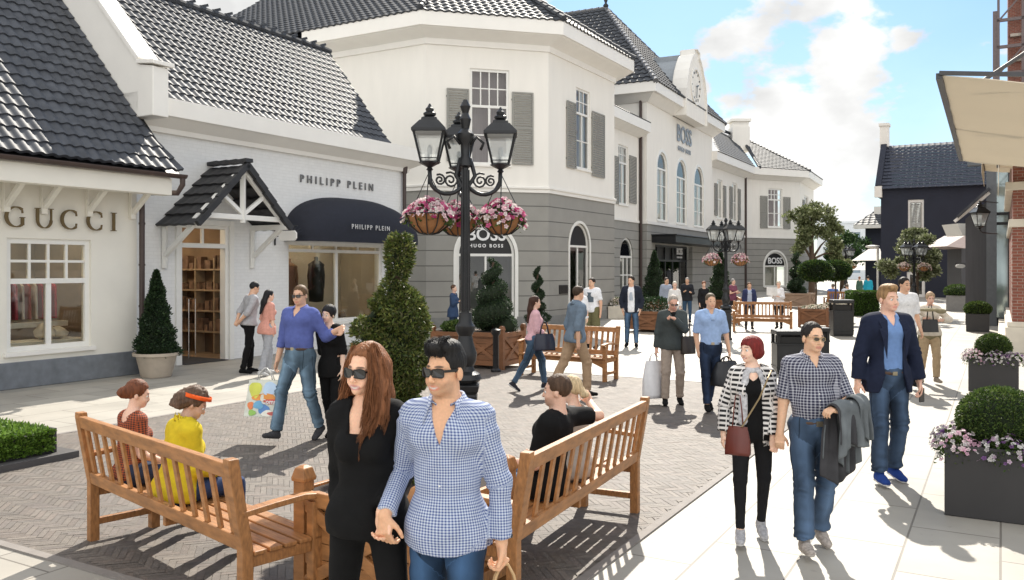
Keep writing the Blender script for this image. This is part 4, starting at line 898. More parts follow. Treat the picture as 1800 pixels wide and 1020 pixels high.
_m2 = _n.new('ShaderNodeMixShader'); _m2.inputs[0].default_value = .12; _l.new(_m1.outputs[0], _m2.inputs[1]); _l.new(_g.outputs[0], _m2.inputs[2]); _l.new(_m2.outputs[0], _n['Material Output'].inputs[0])
wl_ = root('wall_lantern', 'black wall lantern on iron arm in front of grey shop gable', 'lantern', AT(1722,403,26))
lantern_parts(wl_, (0,0,0), .95); mb = MB(); mb.tube([(0,0,-.02),(.1,.05,-.1),(.5,.3,-.12),(.9,.6,-.12)], .015, 6); mb.tube([(0,0,.85),(.9,.6,.85)], .015, 6); mb.build('iron_arm', m_dark, wl_)
# canopies
CANV = bpy.data.materials.new('cream_canopy_fabric'); CANV.use_nodes = True
_n, _l = nodes_of(CANV); _b = _n['Principled BSDF']; _b.inputs['Base Color'].default_value = (.68,.64,.56,1); _b.inputs['Roughness'].default_value = .9
_t = _n.new('ShaderNodeBsdfTranslucent'); _t.inputs[0].default_value = (.66,.60,.50,1); _m1 = _n.new('ShaderNodeMixShader'); _m1.inputs[0].default_value = .45
_l.new(_b.outputs[0], _m1.inputs[1]); _l.new(_t.outputs[0], _m1.inputs[2]); _l.new(_m1.outputs[0], _n['Material Output'].inputs[0])
def canopy(name, label, a, b, reach, z0_, z1_, val, cat='canopy'):
    """fabric stretched from front bar a-b back over reach along N"""
    o = root(name, label, cat, (a+b)/2); n1_, n2_ = 20, 12; V=[]; Fq=[]
    for i in range(n1_+1):
        for j in range(n2_+1):
            p = a.lerp(b, i/n1_)+N*reach*j/n2_; p.z = z0_+(z1_-z0_)*j/n2_-.10*math.sin(math.pi*j/n2_)*(.7+.3*math.cos(i*1.3))+.02*math.sin(i*2.1+j*.8); V.append(p)
    m_ = len(V); V += [p+Vector((0,0,.008)) for p in V]
    for k in (0,m_):
        for i in range(n1_):
            for j in range(n2_): q = k+i*(n2_+1)+j; Fq.append((q,q+1,q+n2_+2,q+n2_+1))
    mb = MB(); mb.add(V, Fq); mb.build('fabric', CANV, o, world=True, smooth=True, fix=False)
    mb = MB(); mb.bar(Vector((a.x,a.y,z0_)), Vector((b.x,b.y,z0_)), .06,.06)
    for f_ in (0,.5,1): p = a.lerp(b,f_); mb.bar(Vector((p.x,p.y,z0_+.03)), Vector((p.x,p.y,z1_+.03))+N*reach, .04,.04)
    for f_ in (.12,.55): p = a.lerp(b,f_); mb.tube([Vector((p.x,p.y,z0_))+N*.25, Vector((p.x,p.y,z0_+1.9))+N*(reach+.2)], .022, 8)
    mb.build('canopy_frame', m_gr2, o, world=True)
    if val:
        mb = MB(); mb.ext([Vector((a.x,a.y,z0_)),Vector((b.x,b.y,z0_)),Vector((b.x,b.y,z0_-val)),Vector((a.x,a.y,z0_-val))], N*.01); mb.build('valance', CANV, o, world=True)
    return o
canopy('fabric_canopy', 'large cream fabric canopy on steel struts over the right pavement', Vector((4.33,8.65,0)), Vector((8.05,15.3,0)), 3.0, 4.0, 3.6, 0)
canopy('fabric_canopy', 'small cream canopy with hanging edge above the brick pier', Vector((10.6,18.6,0)), Vector((12.3,21.6,0)), 3.0, 4.62, 4.45, .75)
canopy('fabric_canopy', 'far cream canopy strip against the dark blue roof', Vector((13.2,24,0)), Vector((15.6,28.2,0)), 1.6, 5.3, 5.2, .55)
bt = root('brick_tower', 'red brick tower wrapped in steel scaffold frames at top right', 'building', (30,47,0))
q2 = AT(1772,472,45); q2.z = 0; wx = Wall(q2, q2+N*6)
mb = MB(); wx.bx(mb, 0,6,-6,0,0,18); mb.build('wall', m_brick, bt, world=True)
mb = MB()
for z_ in (12.2,13.6,15.0,16.4): wx.bx(mb, -.5,6,.3,.42,z_,z_+.16); wx.bx(mb, -.5,-.38,-6,.42,z_,z_+.16)
for a_ in (-.5,.6,1.8): wx.bx(mb, a_,a_+.12,.3,.42,11,18)
for z_ in (12.3,15.1): mb.bar(wx.pt(-.4,.4,z_), wx.pt(.7,.4,z_+1.3), .08,.08)
wx.bx(mb, -.7,-.5,-1,.4,11,15.6); mb.build('scaffold_frame', mat('rusty_steel', (.13,.10,.10), .6), bt, world=True)
mb = MB(); wx.bx(mb, .1,6,.02,.25,14.2,14.35); wx.bx(mb, .1,6,.02,.25,12.9,13.05); mb.build('scaffold_boards', mat('pale_boards', (.4,.35,.3), .8), bt, world=True)
# ---------------------------------------------------------------- street furniture
m_teak = mat('oiled_teak', (.33,.148,.05), .5, var=.38, vs=7, bump=.2, bs=30, stretch=(1,9,3))
m_teak2 = mat('dark_teak_planter', (.20,.085,.035), .55, var=.25, vs=4, bump=.15)
m_leaf = attr_mat('foliage', rough=.55, var=.15, trans=.25, spec=.4)
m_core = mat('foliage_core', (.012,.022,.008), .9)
m_soil = mat('soil', (.03,.02,.015), .95)
m_petal = attr_mat('petals', rough=.6, var=.08, trans=.3)
BOX = [(.045,.085,.018),(.06,.11,.022),(.09,.14,.03),(.035,.07,.015),(.12,.17,.04)]
DRK = [(.02,.045,.02),(.03,.06,.022),(.045,.08,.03),(.018,.035,.015)]
CED = [(.08,.115,.022),(.12,.145,.03),(.05,.08,.018),(.17,.18,.045),(.065,.09,.022),(.10,.10,.04)]

def bench(label, loc, rz, L=1.8, group='teak garden benches', cat='bench', nsl=14):
    """back towards -Y local; seat faces +Y"""
    b = root('park_bench', label, cat, loc, rz, group); h = L/2; bd = dict(bevel=.006)
    seat, back = .43, .92
    def post(x):   # rear leg sweeping back above the seat
        mb = MB(); prof = [(-.26,0),(-.26,.45),(-.345,back+.02),(-.345,back+.06),(-.28,back+.06),(-.275,back+.02),(-.19,.45),(-.19,0)]
        mb.ext([(x-.035,y,z) for y,z in prof], (.07,0,0)); return mb
    for sx in (-1,1):
        x = sx*(h-.035); post(x).build('leg', m_teak, b, **bd)
        mb = MB(); mb.bx(x-.035,x+.035,.20,.27,0,.64); mb.build('leg', m_teak, b, **bd)
        mb = MB(); mb.ext([(x-.04,y,z) for y,z in ((-.25,.64),(-.05,.655),(.15,.665),(.33,.645),(.33,.675),(.15,.70),(-.05,.69),(-.26,.672))], (.08,0,0)); mb.build('armrest', m_teak, b, **bd)
        for z0_,z1_ in ((.12,.17),(.34,.405)): mb = MB(); mb.bx(x-.02,x+.02,-.19,.20,z0_,z1_); mb.build('side_rail', m_teak, b, **bd)
    mb = MB()
    for i in range(5): y = -.185+i*.1; mb.bx(-h+.0,h-.0,y,y+.082,seat-.022,seat+.003)
    mb.bx(-.02,.02,-.19,.2,.34,.407); mb.build('seat', m_teak, b, **bd)
    mb = MB(); mb.bx(-h+.07,h-.07,.205,.235,.33,.405); mb.ext([(-h+.07,.21,.33),(-h+.3,.21,.33),(-h+.07,.21,.24)],(0,.02,0)); mb.ext([(h-.07,.21,.33),(h-.3,.21,.33),(h-.07,.21,.24)],(0,.02,0)); mb.build('front_rail', m_teak, b, **bd)
    def yb(z): return -.225-(z-.45)*.178
    mb = MB(); mb.ext([(-h+.07,yb(z)+o,z) for z,o in ((.865,-.03),(.955,-.03),(.955,.02),(.865,.02))], (2*h-.14,0,0)); mb.build('top_rail', m_teak, b, **bd)
    mb = MB(); mb.ext([(-h+.07,yb(z)+o,z) for z,o in ((.44,-.03),(.53,-.03),(.53,.02),(.44,.02))], (2*h-.14,0,0)); mb.build('lower_rail', m_teak, b, **bd)
    for i in range(nsl):
        x = -h+.12+(2*h-.24)*i/(nsl-1); mb = MB(); mb.bar((x,yb(.52)-.005,.52),(x,yb(.87)-.005,.87),.045,.018,up=(0,1,0)); mb.build('back_slat', m_teak, b)
    return b

def wood_planter(par, w, h, mt=None, posts=True, caps=True):
    mt = mt or m_teak2; p = w/2
    mb = MB()
    for i in range(6):
        z0_ = .08+(h-.12)*i/6; mb.bx(-p+.03,p-.03,-p+.03,p-.03,z0_,z0_+(h-.12)/6-.006)
    mb.build('panel', mt, par)
    mb = MB()
    for sy,ax in ((-1,0),(1,0),(-1,1),(1,1)):
        for (a0_,z0_,a1_,z1_) in ((-p+.06,.12,p-.06,h-.1),(-p+.06,h-.1,p-.06,.12)):
            o_ = sy*(p-.012)
            if ax == 0: mb.bar((a0_,o_,z0_),(a1_,o_,z1_),.03 if z1_>z0_ else .028,.075,up=(0,0,1))
            else: mb.bar((o_,a0_,z0_),(o_,a1_,z1_),.03 if z1_>z0_ else .028,.075,up=(0,0,1))
        for z_ in (.08,h-.12):
            if ax == 0: mb.bx(-p+.05,p-.05,min(sy*(p-.03),sy*(p+.006)),max(sy*(p-.03),sy*(p+.006)),z_,z_+.09)
            else: mb.bx(min(sy*(p-.03),sy*(p+.006)),max(sy*(p-.03),sy*(p+.006)),-p+.05,p-.05,z_,z_+.09)
    mb.build('cross_brace', mt, par, bevel=.005)
    for sx in (-1,1):
        for sy in (-1,1):
            mb = MB(); x,y = sx*(p-.035), sy*(p-.035); mb.bx(x-.045,x+.045,y-.045,y+.045,0,h+.02)
            if caps: mb.lathe([(.075,h+.02),(.078,h+.04),(.055,h+.10),(.02,h+.115)], 4, (x,y,0), sq=True)
            mb.build('post', mt, par, bevel=.005)
    mb = MB(); mb.bx(-p+.05,p-.05,-p+.05,p-.05,h-.08,h-.04); mb.build('soil', m_soil, par)

def spiral_topiary(par, z0, H, r0, r1, turns, n, size, cols, seed=1, tube=None, phase=0, knob=True):
    path, rad = [], []; m = 70
    for i in range(m+1):
        t = i/m; an = 2*math.pi*turns*t+phase; env = r0*(1-t)**.9+r1*t; tr = env*(tube or .55); rc = env-tr
        path.append((rc*math.cos(an), rc*math.sin(an), z0+H*t)); rad.append(tr*(1 if t < .93 else .8))
    P, D = tube_pts(n, path, rad, seed, .22)
    leaves(P, D, size, cols, 'foliage', m_leaf, par, up=.5, seed=seed, jit=.7)
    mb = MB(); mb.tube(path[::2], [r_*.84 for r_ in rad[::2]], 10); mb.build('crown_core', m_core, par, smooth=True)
    mb = MB(); mb.tube([(0,0,z0-.2),(0,0,z0+H*.95)], .03, 8); mb.build('trunk', mat('bark', (.09,.06,.04), .9), par)

def flowers(par, c, rx, ry, hz_, n, seed=1, cols=((.62,.10,.26),(.80,.50,.56),(.84,.76,.72),(.50,.03,.17),(.82,.62,.64),(.84,.78,.74)), green=BOX, size=.055, droop=.0, name='flowers'):
    r = np.random.default_rng(seed)
    a = r.random(n)*2*np.pi; q = np.sqrt(r.random(n))
    P = np.stack([c[0]+rx*q*np.cos(a), c[1]+ry*q*np.sin(a), c[2]+hz_*(1-q**2)*(.5+.5*r.random(n))-droop*q**4*r.random(n)],1)
    Nn = np.stack([np.cos(a)*q, np.sin(a)*q, .6+0*q],1); Nn /= np.linalg.norm(Nn,axis=1,keepdims=True)
    leaves(P-Nn*.03, Nn, size*1.1, green, 'leaves', m_leaf, par, seed=seed)
    k = int(n*(.30 if name == 'bedding_flowers' else .5)); P = P[:k]+Nn[:k]*.025; Nn = Nn[:k]; V=[]; C=[]; cl = np.array(cols)
    for i in range(k):
        d = Nn[i]+r.normal(0,.35,3); d /= np.linalg.norm(d); t = np.cross(d,r.normal(0,1,3)); t /= np.linalg.norm(t); s = np.cross(d,t); cc_ = cl[r.integers(len(cl))]*(.8+.4*r.random())
        z = size*(.5+.35*r.random())
        for j in range(5):
            x = 2*np.pi*j/5; e = t*np.cos(x)+s*np.sin(x); f = t*np.cos(x+.55)+s*np.sin(x+.55); g = t*np.cos(x-.55)+s*np.sin(x-.55)
            V += [P[i], P[i]+g*z*.75+d*z*.28, P[i]+e*z+d*z*.3, P[i]+f*z*.75+d*z*.28]; C += [cc_*.6,cc_,cc_,cc_]
    V = np.array(V); fo = np_mesh(name, V, np.arange(len(V)).reshape(-1,4), m_petal, par, smooth=False, col=np.array(C)); fo['kind'] = 'stuff'

def gp(px, py, z=0): g = G(px,py); g.z = z; return g
# benches -----------------------------------------------------------------
def bench_from(label, rl, rr, **k):
    """rl, rr ground points of the two rear legs (left and right seen from behind)"""
    rl, rr = Vector(rl), Vector(rr); c = (rl+rr)/2; d = (rr-rl).normalized(); f = Vector((-d.y,d.x,0)); c = c+f*.225
    return bench(label, c, math.atan2(d.y,d.x), L=(rr-rl).length+.07, **k)
BL = bench_from('bench with two seated women, seen from behind at lower left', (-3.15,6.42,0), (-1.52,4.86,0))
BR = bench_from('bench with a man in black shirt leaning back, seen from behind', (.01,5.02,0), (1.03,7.15,0))
def bench_front(label, fl, fr, **k):
    fl, fr = Vector(fl), Vector(fr); c = (fl+fr)/2; d = (fl-fr).normalized(); f = Vector((-d.y,d.x,0)); c = c-f*.235
    return bench(label, c, math.atan2(d.y,d.x), L=(fr-fl).length+.07, **k)
bench_front('empty bench facing the camera behind the walking pair', gp(916,660), gp(1063,672), nsl=15)
bench_front('far empty bench in front of the mansion beside the second lamp', gp(1290,583), gp(1391,585), nsl=15)
# a bench beyond it end-on
bench_from('darker bench end seen behind the second lamp post', gp(1299,572), gp(1283,556), nsl=10)

# planters with topiary ----------------------------------------------------
PC = Vector((-.66,5.42,0)); t = root('topiary_planter', 'huge spiral topiary in teak box planter behind the foreground couple', 'planter', PC, R(-32), group=None)
wood_planter(t, .98, .72, m_teak)
def loc_(px, y, dep=0):
    # world position on the bush axis, in the planter's own turned frame
    w = Vector(((px-900)/1500*5.55,5.55+dep,2.05+(472-y)/270))-PC; c_,s_ = math.cos(R(32)), math.sin(R(32)); return (w.x*c_-w.y*s_, w.x*s_+w.y*c_, w.z)
prof = [(722,850,34,0),(716,790,28,0),(711,730,25,0),(709,690,30,0),(711,655,42,-.02),(707,620,50,-.05),(706,592,53,-.06),(702,566,48,-.03),(700,542,42,.02),(693,520,32,.04),(692,505,18,.02),(698,490,9,0),(701,474,15,-.01),(703,452,20,-.02),(703,428,18,0),(704,408,8,0)]
path = np.array([loc_(px,y,dp) for px,y,r_,dp in prof]); rad = np.array([r_/270 for _,_,r_,_ in prof])
_t = np.linspace(0,len(path)-1,70); _k = np.hanning(9)[1:-1]; _k /= _k.sum(); _ip = lambda a: np.convolve(np.pad(np.interp(_t, np.arange(len(a)), a),3,mode='edge'),_k,'valid')
path = [tuple(q) for q in np.stack([_ip(path[:,i]) for i in range(3)],1)]; rad = list(_ip(rad))
lob = [loc_(665,625,-.10),loc_(648,592,-.12),loc_(655,560,-.10),loc_(675,535,-.08)]; lr = [.07,.085,.07,.05]
P, D = tube_pts(30000, path, rad, 3, .14); P2, D2 = tube_pts(6000, lob, lr, 4, .15)
_pa = np.array(path); _c, _s = math.cos(R(-32)), math.sin(R(-32))
def groove(P):
    wx = P[:,0]*_c-P[:,1]*_s+PC.x; wy = P[:,0]*_s+P[:,1]*_c+PC.y; px = 900+wx/5.55*1500; y = 472-(P[:,2]-2.05)*270; dep = (wy-5.55)*270; g_ = np.zeros(len(P))
    for (x0,y0,sl,sd) in ((645,540,.50,.30),(640,650,.45,.30)): d = (y-(y0+(px-x0)*sl-dep*sd))/270; g_ = np.maximum(g_, np.exp(-(d/.042)**2))
    cx_ = np.interp(P[:,2], _pa[:,2], _pa[:,0]); cy_ = np.interp(P[:,2], _pa[:,2], _pa[:,1]); o = P.copy(); f = 1-.55*g_; o[:,0] = cx_+(P[:,0]-cx_)*f; o[:,1] = cy_+(P[:,1]-cy_)*f; return o
leaves(groove(np.vstack([P,P2])), np.vstack([D,D2]), .030, CED, 'foliage', m_leaf, t, up=.3, seed=5, jit=.85, aspect=.35, off=.02)
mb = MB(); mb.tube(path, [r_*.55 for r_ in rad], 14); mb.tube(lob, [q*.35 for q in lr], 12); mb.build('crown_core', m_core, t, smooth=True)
mb = MB(); mb.tube([(path[0][0],path[0][1],.6)]+path[:-8], .025, 8); mb.build('trunk', mat('bark', (.09,.06,.04), .9), t)

t = root('topiary_planter', 'dark green spiral topiary in brown crossed box planter beside the black post', 'planter', gp(866,650)+Vector((0,.5,0)), R(-28)); wood_planter(t, 1.0, .78); spiral_topiary(t, .8, 1.45, .52, .10, 3.6, 14000, .035, DRK, 2, .5, knob=False)
t = root('topiary_planter', 'brown crossed box planter partly hidden behind the first lamp base', 'planter', gp(800,645)+Vector((.0,.9,0)), R(-28)); wood_planter(t, .85, .72)
Pq, Dq = sph_pts(2500, (0,0,.78), (.36,.36,.12), 8); leaves(Pq, Dq, .05, BOX, 'foliage', m_leaf, t)
t = root('black_post', 'squat black iron post with finned head in front of the crossed planter', 'bollard', gp(872,652)+Vector((0,-.25,0)))
mb = MB(); mb.lathe([(.1,0),(.1,.05),(.06,.08),(.06,.72),(.09,.76),(.1,.84),(.02,.87)], 12); mb.build('post_shaft', m_dark, t, smooth=True, ang=40)
def pot(par, r, h, m):
    mb = MB(); mb.lathe([(r*.62,0),(r*.66,.02),(r*.86,h*.82),(r*.9,h*.86),(r*1.0,h*.88),(r*1.02,h),(r*.92,h),(r*.88,h*.86)], 28); mb.build('pot', m, par, smooth=True, ang=35)
    mb = MB(); mb.lathe([(r*.9,h*.88),(r*.9,h*.9)], 20); mb.build('soil', m_soil, par)
m_pot = mat('cream_stone_pot', (.50,.43,.35), .8, var=.1, bump=.2)
m_terra = mat('terracotta', (.42,.22,.13), .8, var=.12)
t = root('potted_conifer', 'dark conical conifer in round cream pot beside the shop door', 'potted plant', gp(275,662)); pot(t, .42, .46, m_pot)
def cone_bush(par, z0, H, r0, n, size, cols, seed, pw=.9, wob=.0):
    r = np.random.default_rng(seed); tt_ = r.random(n)**1.4; a = r.random(n)*2*np.pi; rr = r0*(1-tt_)**pw*(1+wob*np.sin(a*3+tt_*9)+.10*r.normal(0,1,n))*(.93+.12*np.sin(tt_*26+a))
    P = np.stack([rr*np.cos(a),rr*np.sin(a),z0+H*tt_],1); D = np.stack([np.cos(a),np.sin(a),.35+0*a],1); D /= np.linalg.norm(D,axis=1,keepdims=True)
    leaves(P, D, size, cols, 'foliage', m_leaf, par, seed=seed, up=.6)
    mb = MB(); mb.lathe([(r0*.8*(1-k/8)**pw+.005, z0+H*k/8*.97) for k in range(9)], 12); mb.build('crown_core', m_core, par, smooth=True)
cone_bush(t, .40, 1.6, .37, 9000, .05, DRK, 4, .85, .04)
t = root('potted_spiral', 'thin spiral topiary in terracotta pot by the grey wall near the plaque', 'potted plant', gp(945,602)); pot(t, .28, .55, m_terra); spiral_topiary(t, .95, 1.15, .24, .08, 3.0, 5000, .035, DRK, 5, .5)
Pq, Dq = sph_pts(1500, (0,0,.68), (.36,.36,.16), 8); leaves(Pq, Dq, .05, DRK, 'undergrowth', m_leaf, t)
for px, py, lb in ((1150,552,'dark cone shaped conifer in trough left of the mansion entrance'),(1266,556,'dark cone shaped conifer in trough right of the mansion entrance')):
    t = root('potted_conifer', lb, 'potted plant', gp(px,py), R(-30), group='cone conifers at the mansion entrance'); wood_planter(t, 1.1, .75, m_teak2, caps=False); cone_bush(t, .72, 2.1, .55, 3500, .08, DRK, 6, .9)
t = root('potted_spiral', 'small distant spiral topiary in pale trough by the far wing', 'potted plant', gp(1400,541), R(-30)); wood_planter(t, 1.7, .8, mat('pale_teak',(.33,.22,.15),.7), caps=False); spiral_topiary(t, .75, 2.1, .5, .15, 3, 3500, .09, DRK, 9, .5)
t = root('topiary_planter', 'trough planter with dark bush behind the man in dark jacket', 'planter', gp(1131,588)+Vector((.6,1.5,0)), R(-30)); wood_planter(t, 1.4, .7, m_teak2, caps=False); Pq, Dq = sph_pts(2200, (0,0,.8), (.65,.65,.3), 8); leaves(Pq, Dq, .08, DRK, 'foliage', m_leaf, t)
t = root('window_plant', 'small pale flowering plant on a stone ledge at the wing corner', 'plant', (w23.pt(w23.L-.3,.35,.55))); flowers(t, (0,0,0), .5, .3, .3, 260, 3, cols=((.7,.65,.6),(.6,.5,.4)), size=.09)
mb = MB(); mb.bx(-.5,.5,-.35,.3,-.55,-.05); mb.build('ledge', m_stone, t, bevel=.01)
# standard trees (lollipops)
def lollipop(label, loc, hb_, r, box, mt, seed, cat='planter', flat=.62, stem=.03):
    t = root('standard_tree', label, cat, loc, R(-30)); wood_planter(t, box, .68, mt, caps=False)
    flowers(t, (0,0,.64), box*.52, box*.52, .1, 400, seed, cols=((.75,.72,.6),(.7,.6,.5)), size=.07)
    mb = MB(); mb.tube([(0,0,.6),(.02,0,1.2),(0,0,hb_)], stem, 8); mb.build('trunk', mat('bark', (.09,.06,.04), .9), t)
    Pq, Dq = sph_pts(5500, (0,0,hb_+r*flat*.6), (r,r,r*flat), seed, .2); leaves(Pq, Dq, .07, BOX+DRK, 'crown', m_leaf, t, seed=seed)
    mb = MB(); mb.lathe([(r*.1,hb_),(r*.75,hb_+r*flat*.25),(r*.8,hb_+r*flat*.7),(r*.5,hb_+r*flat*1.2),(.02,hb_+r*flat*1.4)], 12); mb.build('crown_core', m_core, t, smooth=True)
lollipop('round headed standard tree in reddish crossed box left of the black bin', gp(1443,576)+Vector((0,.5,0)), 1.75, .58, 1.0, m_teak2, 3)
lollipop('round headed standard tree behind the black bin with pale flowers', gp(1490,571)+Vector((0,1.2,0)), 1.75, .58, 1.05, m_teak2, 5)
# square dark planters with box balls
m_zinc = mat('dark_zinc_planter', (.033,.032,.033), .55, var=.15, vs=2)
m_zinc2 = mat('mid_grey_planter', (.20,.19,.18), .6, var=.1)
def box_planter(label, c, w, h, r, seed, m=m_zinc, fl=True, n=9000, ls=.028, flat=.85):
    c = Vector((c[0],c[1],0))+N*w/2+S*w/2; t = root('box_ball_planter', label, 'planter', c, R(-29.8), group='square planters with clipped box balls')
    mb = MB(); p = w/2; mb.bx(-p,p,-p,p,0,h-.03); mb.bx(-p,p,-p,-p+.03,h-.0301,h); mb.bx(-p,p,p-.03,p,h-.0301,h); mb.bx(-p,-p+.03,-p+.03,p-.03,h-.0301,h); mb.bx(p-.03,p,-p+.03,p-.03,h-.0301,h); mb.build('trough', m, t, bevel=.004)
    Pq, Dq = sph_pts(n, (0,0,h+r*flat*.62), (r,r,r*flat), seed, .12); k = Pq[:,2] > h-.05; leaves(Pq[k], Dq[k], ls, BOX, 'box_ball', m_leaf, t, seed=seed, up=.3)
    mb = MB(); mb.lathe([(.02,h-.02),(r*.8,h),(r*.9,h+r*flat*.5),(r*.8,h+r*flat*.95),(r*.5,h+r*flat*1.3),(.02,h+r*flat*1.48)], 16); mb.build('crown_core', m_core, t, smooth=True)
    if fl:
        k_ = int(900*w)
        for i,(x,y) in enumerate(((-p*.75,-p*.72),(p*.1,-p*.8),(p*.8,-p*.7),(-p*.85,p*.3))): 
            flowers(t, (x,y,h-.03), w*.24, w*.20, .13, k_//2+80, seed+i, cols=((.76,.74,.72),(.74,.72,.70),(.70,.66,.66),(.20,.08,.26),(.55,.40,.52)) if i != 0 else ((.68,.40,.52),(.75,.6,.65),(.7,.66,.66)), size=.030, droop=.13, name='bedding_flowers')
    return t
box_planter('nearest large dark planter at right edge with box ball and trailing flowers', gp(1660,905), .80, .585, .33, 1, n=14000, ls=.022)
box_planter('second dark planter from the camera with box ball and pale flowers', gp(1702,687), .73, .57, .27, 2, n=7000)
box_planter('third dark planter along the right wall with flattened box ball', gp(1698,583), .66, .58, .40, 3, fl=False, n=5000, ls=.045, flat=.6)
box_planter('dark planter just behind the third planter by the grey wall', gp(1701,566), .66, .58, .40, 4, fl=False, n=3000, ls=.05, flat=.6)
box_planter('farthest pale grey planter with low box ball in front of the blue house', gp(1663,547), 1.0, .75, .62, 5, m=m_zinc2, fl=False, n=3000, ls=.07, flat=.5)
# hedge bed at lower left
t = root('hedge_planter', 'low clipped hedge in dark metal edging at lower left', 'hedge', uv(-5.2,5.8), TH)
mb = MB(); mb.bx(-4,.12,-.12,1.7,.0,.08); mb.build('kerb', mat('dark_kerb', (.07,.065,.065), .7, bump=.2), t, bevel=.008)
mb = MB(); mb.bx(-4,-.06,.02,1.6,.08,.30); mb.bx(-.10,-.06,.0,1.62,.08,.34); mb.build('metal_edging', m_zinc, t, bevel=.004)
r = np.random.default_rng(12); n_ = 15000; Pq = np.stack([r.uniform(-3.0,-.10,n_), r.uniform(0,1.6,n_), r.uniform(.27,.35,n_)],1); Dq = np.tile([0,0,1.0],(n_,1))
P2 = np.stack([r.uniform(-3,-.10,6000), np.full(6000,.0), r.uniform(.10,.33,6000)],1); D2 = np.tile([0,-1.0,.2],(6000,1))
leaves(np.vstack([Pq,P2]), np.vstack([Dq,D2]), .04, [(.10,.19,.02),(.14,.24,.03),(.07,.14,.02),(.17,.28,.05)], 'foliage', m_leaf, t, seed=3)
# far hedge box
t = root('hedge_planter', 'small square clipped hedge beyond the litter bins', 'hedge', gp(1527,556)+Vector((0,.6,0)), R(-5))
mb = MB(); mb.bx(-.52,.52,-.5,.5,0,1.0); mb.build('crown_core', m_core, t); n_ = 5000; r = np.random.default_rng(5); f_ = r.integers(0,3,n_); a_ = r.uniform(-.55,.55,n_); b_ = r.uniform(0,1.03,n_); c_ = r.uniform(-.55,.55,n_)
Pq = np.where((f_==0)[:,None], np.stack([a_,np.full(n_,-.53),b_],1), np.where((f_==1)[:,None], np.stack([a_,c_,np.full(n_,1.03)],1), np.stack([np.full(n_,-.55),c_,b_],1)))
Dq = np.where((f_==0)[:,None], [[0,-1,0]], np.where((f_==1)[:,None], [[0,0,1]], [[-1,0,0]])).astype(float); leaves(Pq, Dq, .07, [(.06,.12,.02),(.09,.17,.03)], 'foliage', m_leaf, t)
# litter bins
def bin_(label, loc, w, h, rz):
    t = root('litter_bin', label, 'bin', loc, rz, group='black litter bins'); mb = MB(); p = w/2
    mb.bx(-p,p,-p*.8,p*.8,.04,h*.68); mb.build('body', m_dark, t, bevel=.02)
    mb = MB(); mb.bx(-p*.94,p*.94,-p*.74,p*.74,0,.05); mb.build('base', m_dark, t, bevel=.005); mb = MB(); mb.bx(-p-.01,p+.01,-p*.8-.01,p*.8+.01,h*.14,h*.17); mb.build('band', m_dark, t, bevel=.005); mb = MB(); mb.bx(-p-.01,p+.01,-p*.8-.01,p*.8+.01,h*.66,h*.70); mb.build('band', m_dark, t, bevel=.005)
    mb = MB()
    for sx in (-1,1):
        for sy in (-1,1): mb.bx(min(sx*p,sx*(p-.06)),max(sx*p,sx*(p-.06)),min(sy*p*.8,sy*(p*.8-.06)),max(sy*p*.8,sy*(p*.8-.06)),h*.70,h*.9)
    mb.bx(-p+.07,p-.07,-p*.7,p*.7,h*.7,h*.86); mb.build('opening', mat('black_plastic', (.01,.01,.01), .7), t)
    mb = MB(); mb.bx(-p-.015,p+.015,-p*.8-.015,p*.8+.015,h*.9,h); mb.build('lid', m_dark, t, bevel=.02)
bin_('black square litter bin between the reddish planter and the hedge', gp(1484,592)+Vector((.05,.35,0)), .60, 1.10, R(-5))
bin_('nearer black litter bin half hidden behind the man in sunglasses', gp(1404,660)+Vector((0,.4,0)), .68, .84, R(-5))
bin_('grey fronted recycling bin beside the nearer black bin', gp(1450,652)+Vector((0,.45,0)), .42, .84, R(-5))
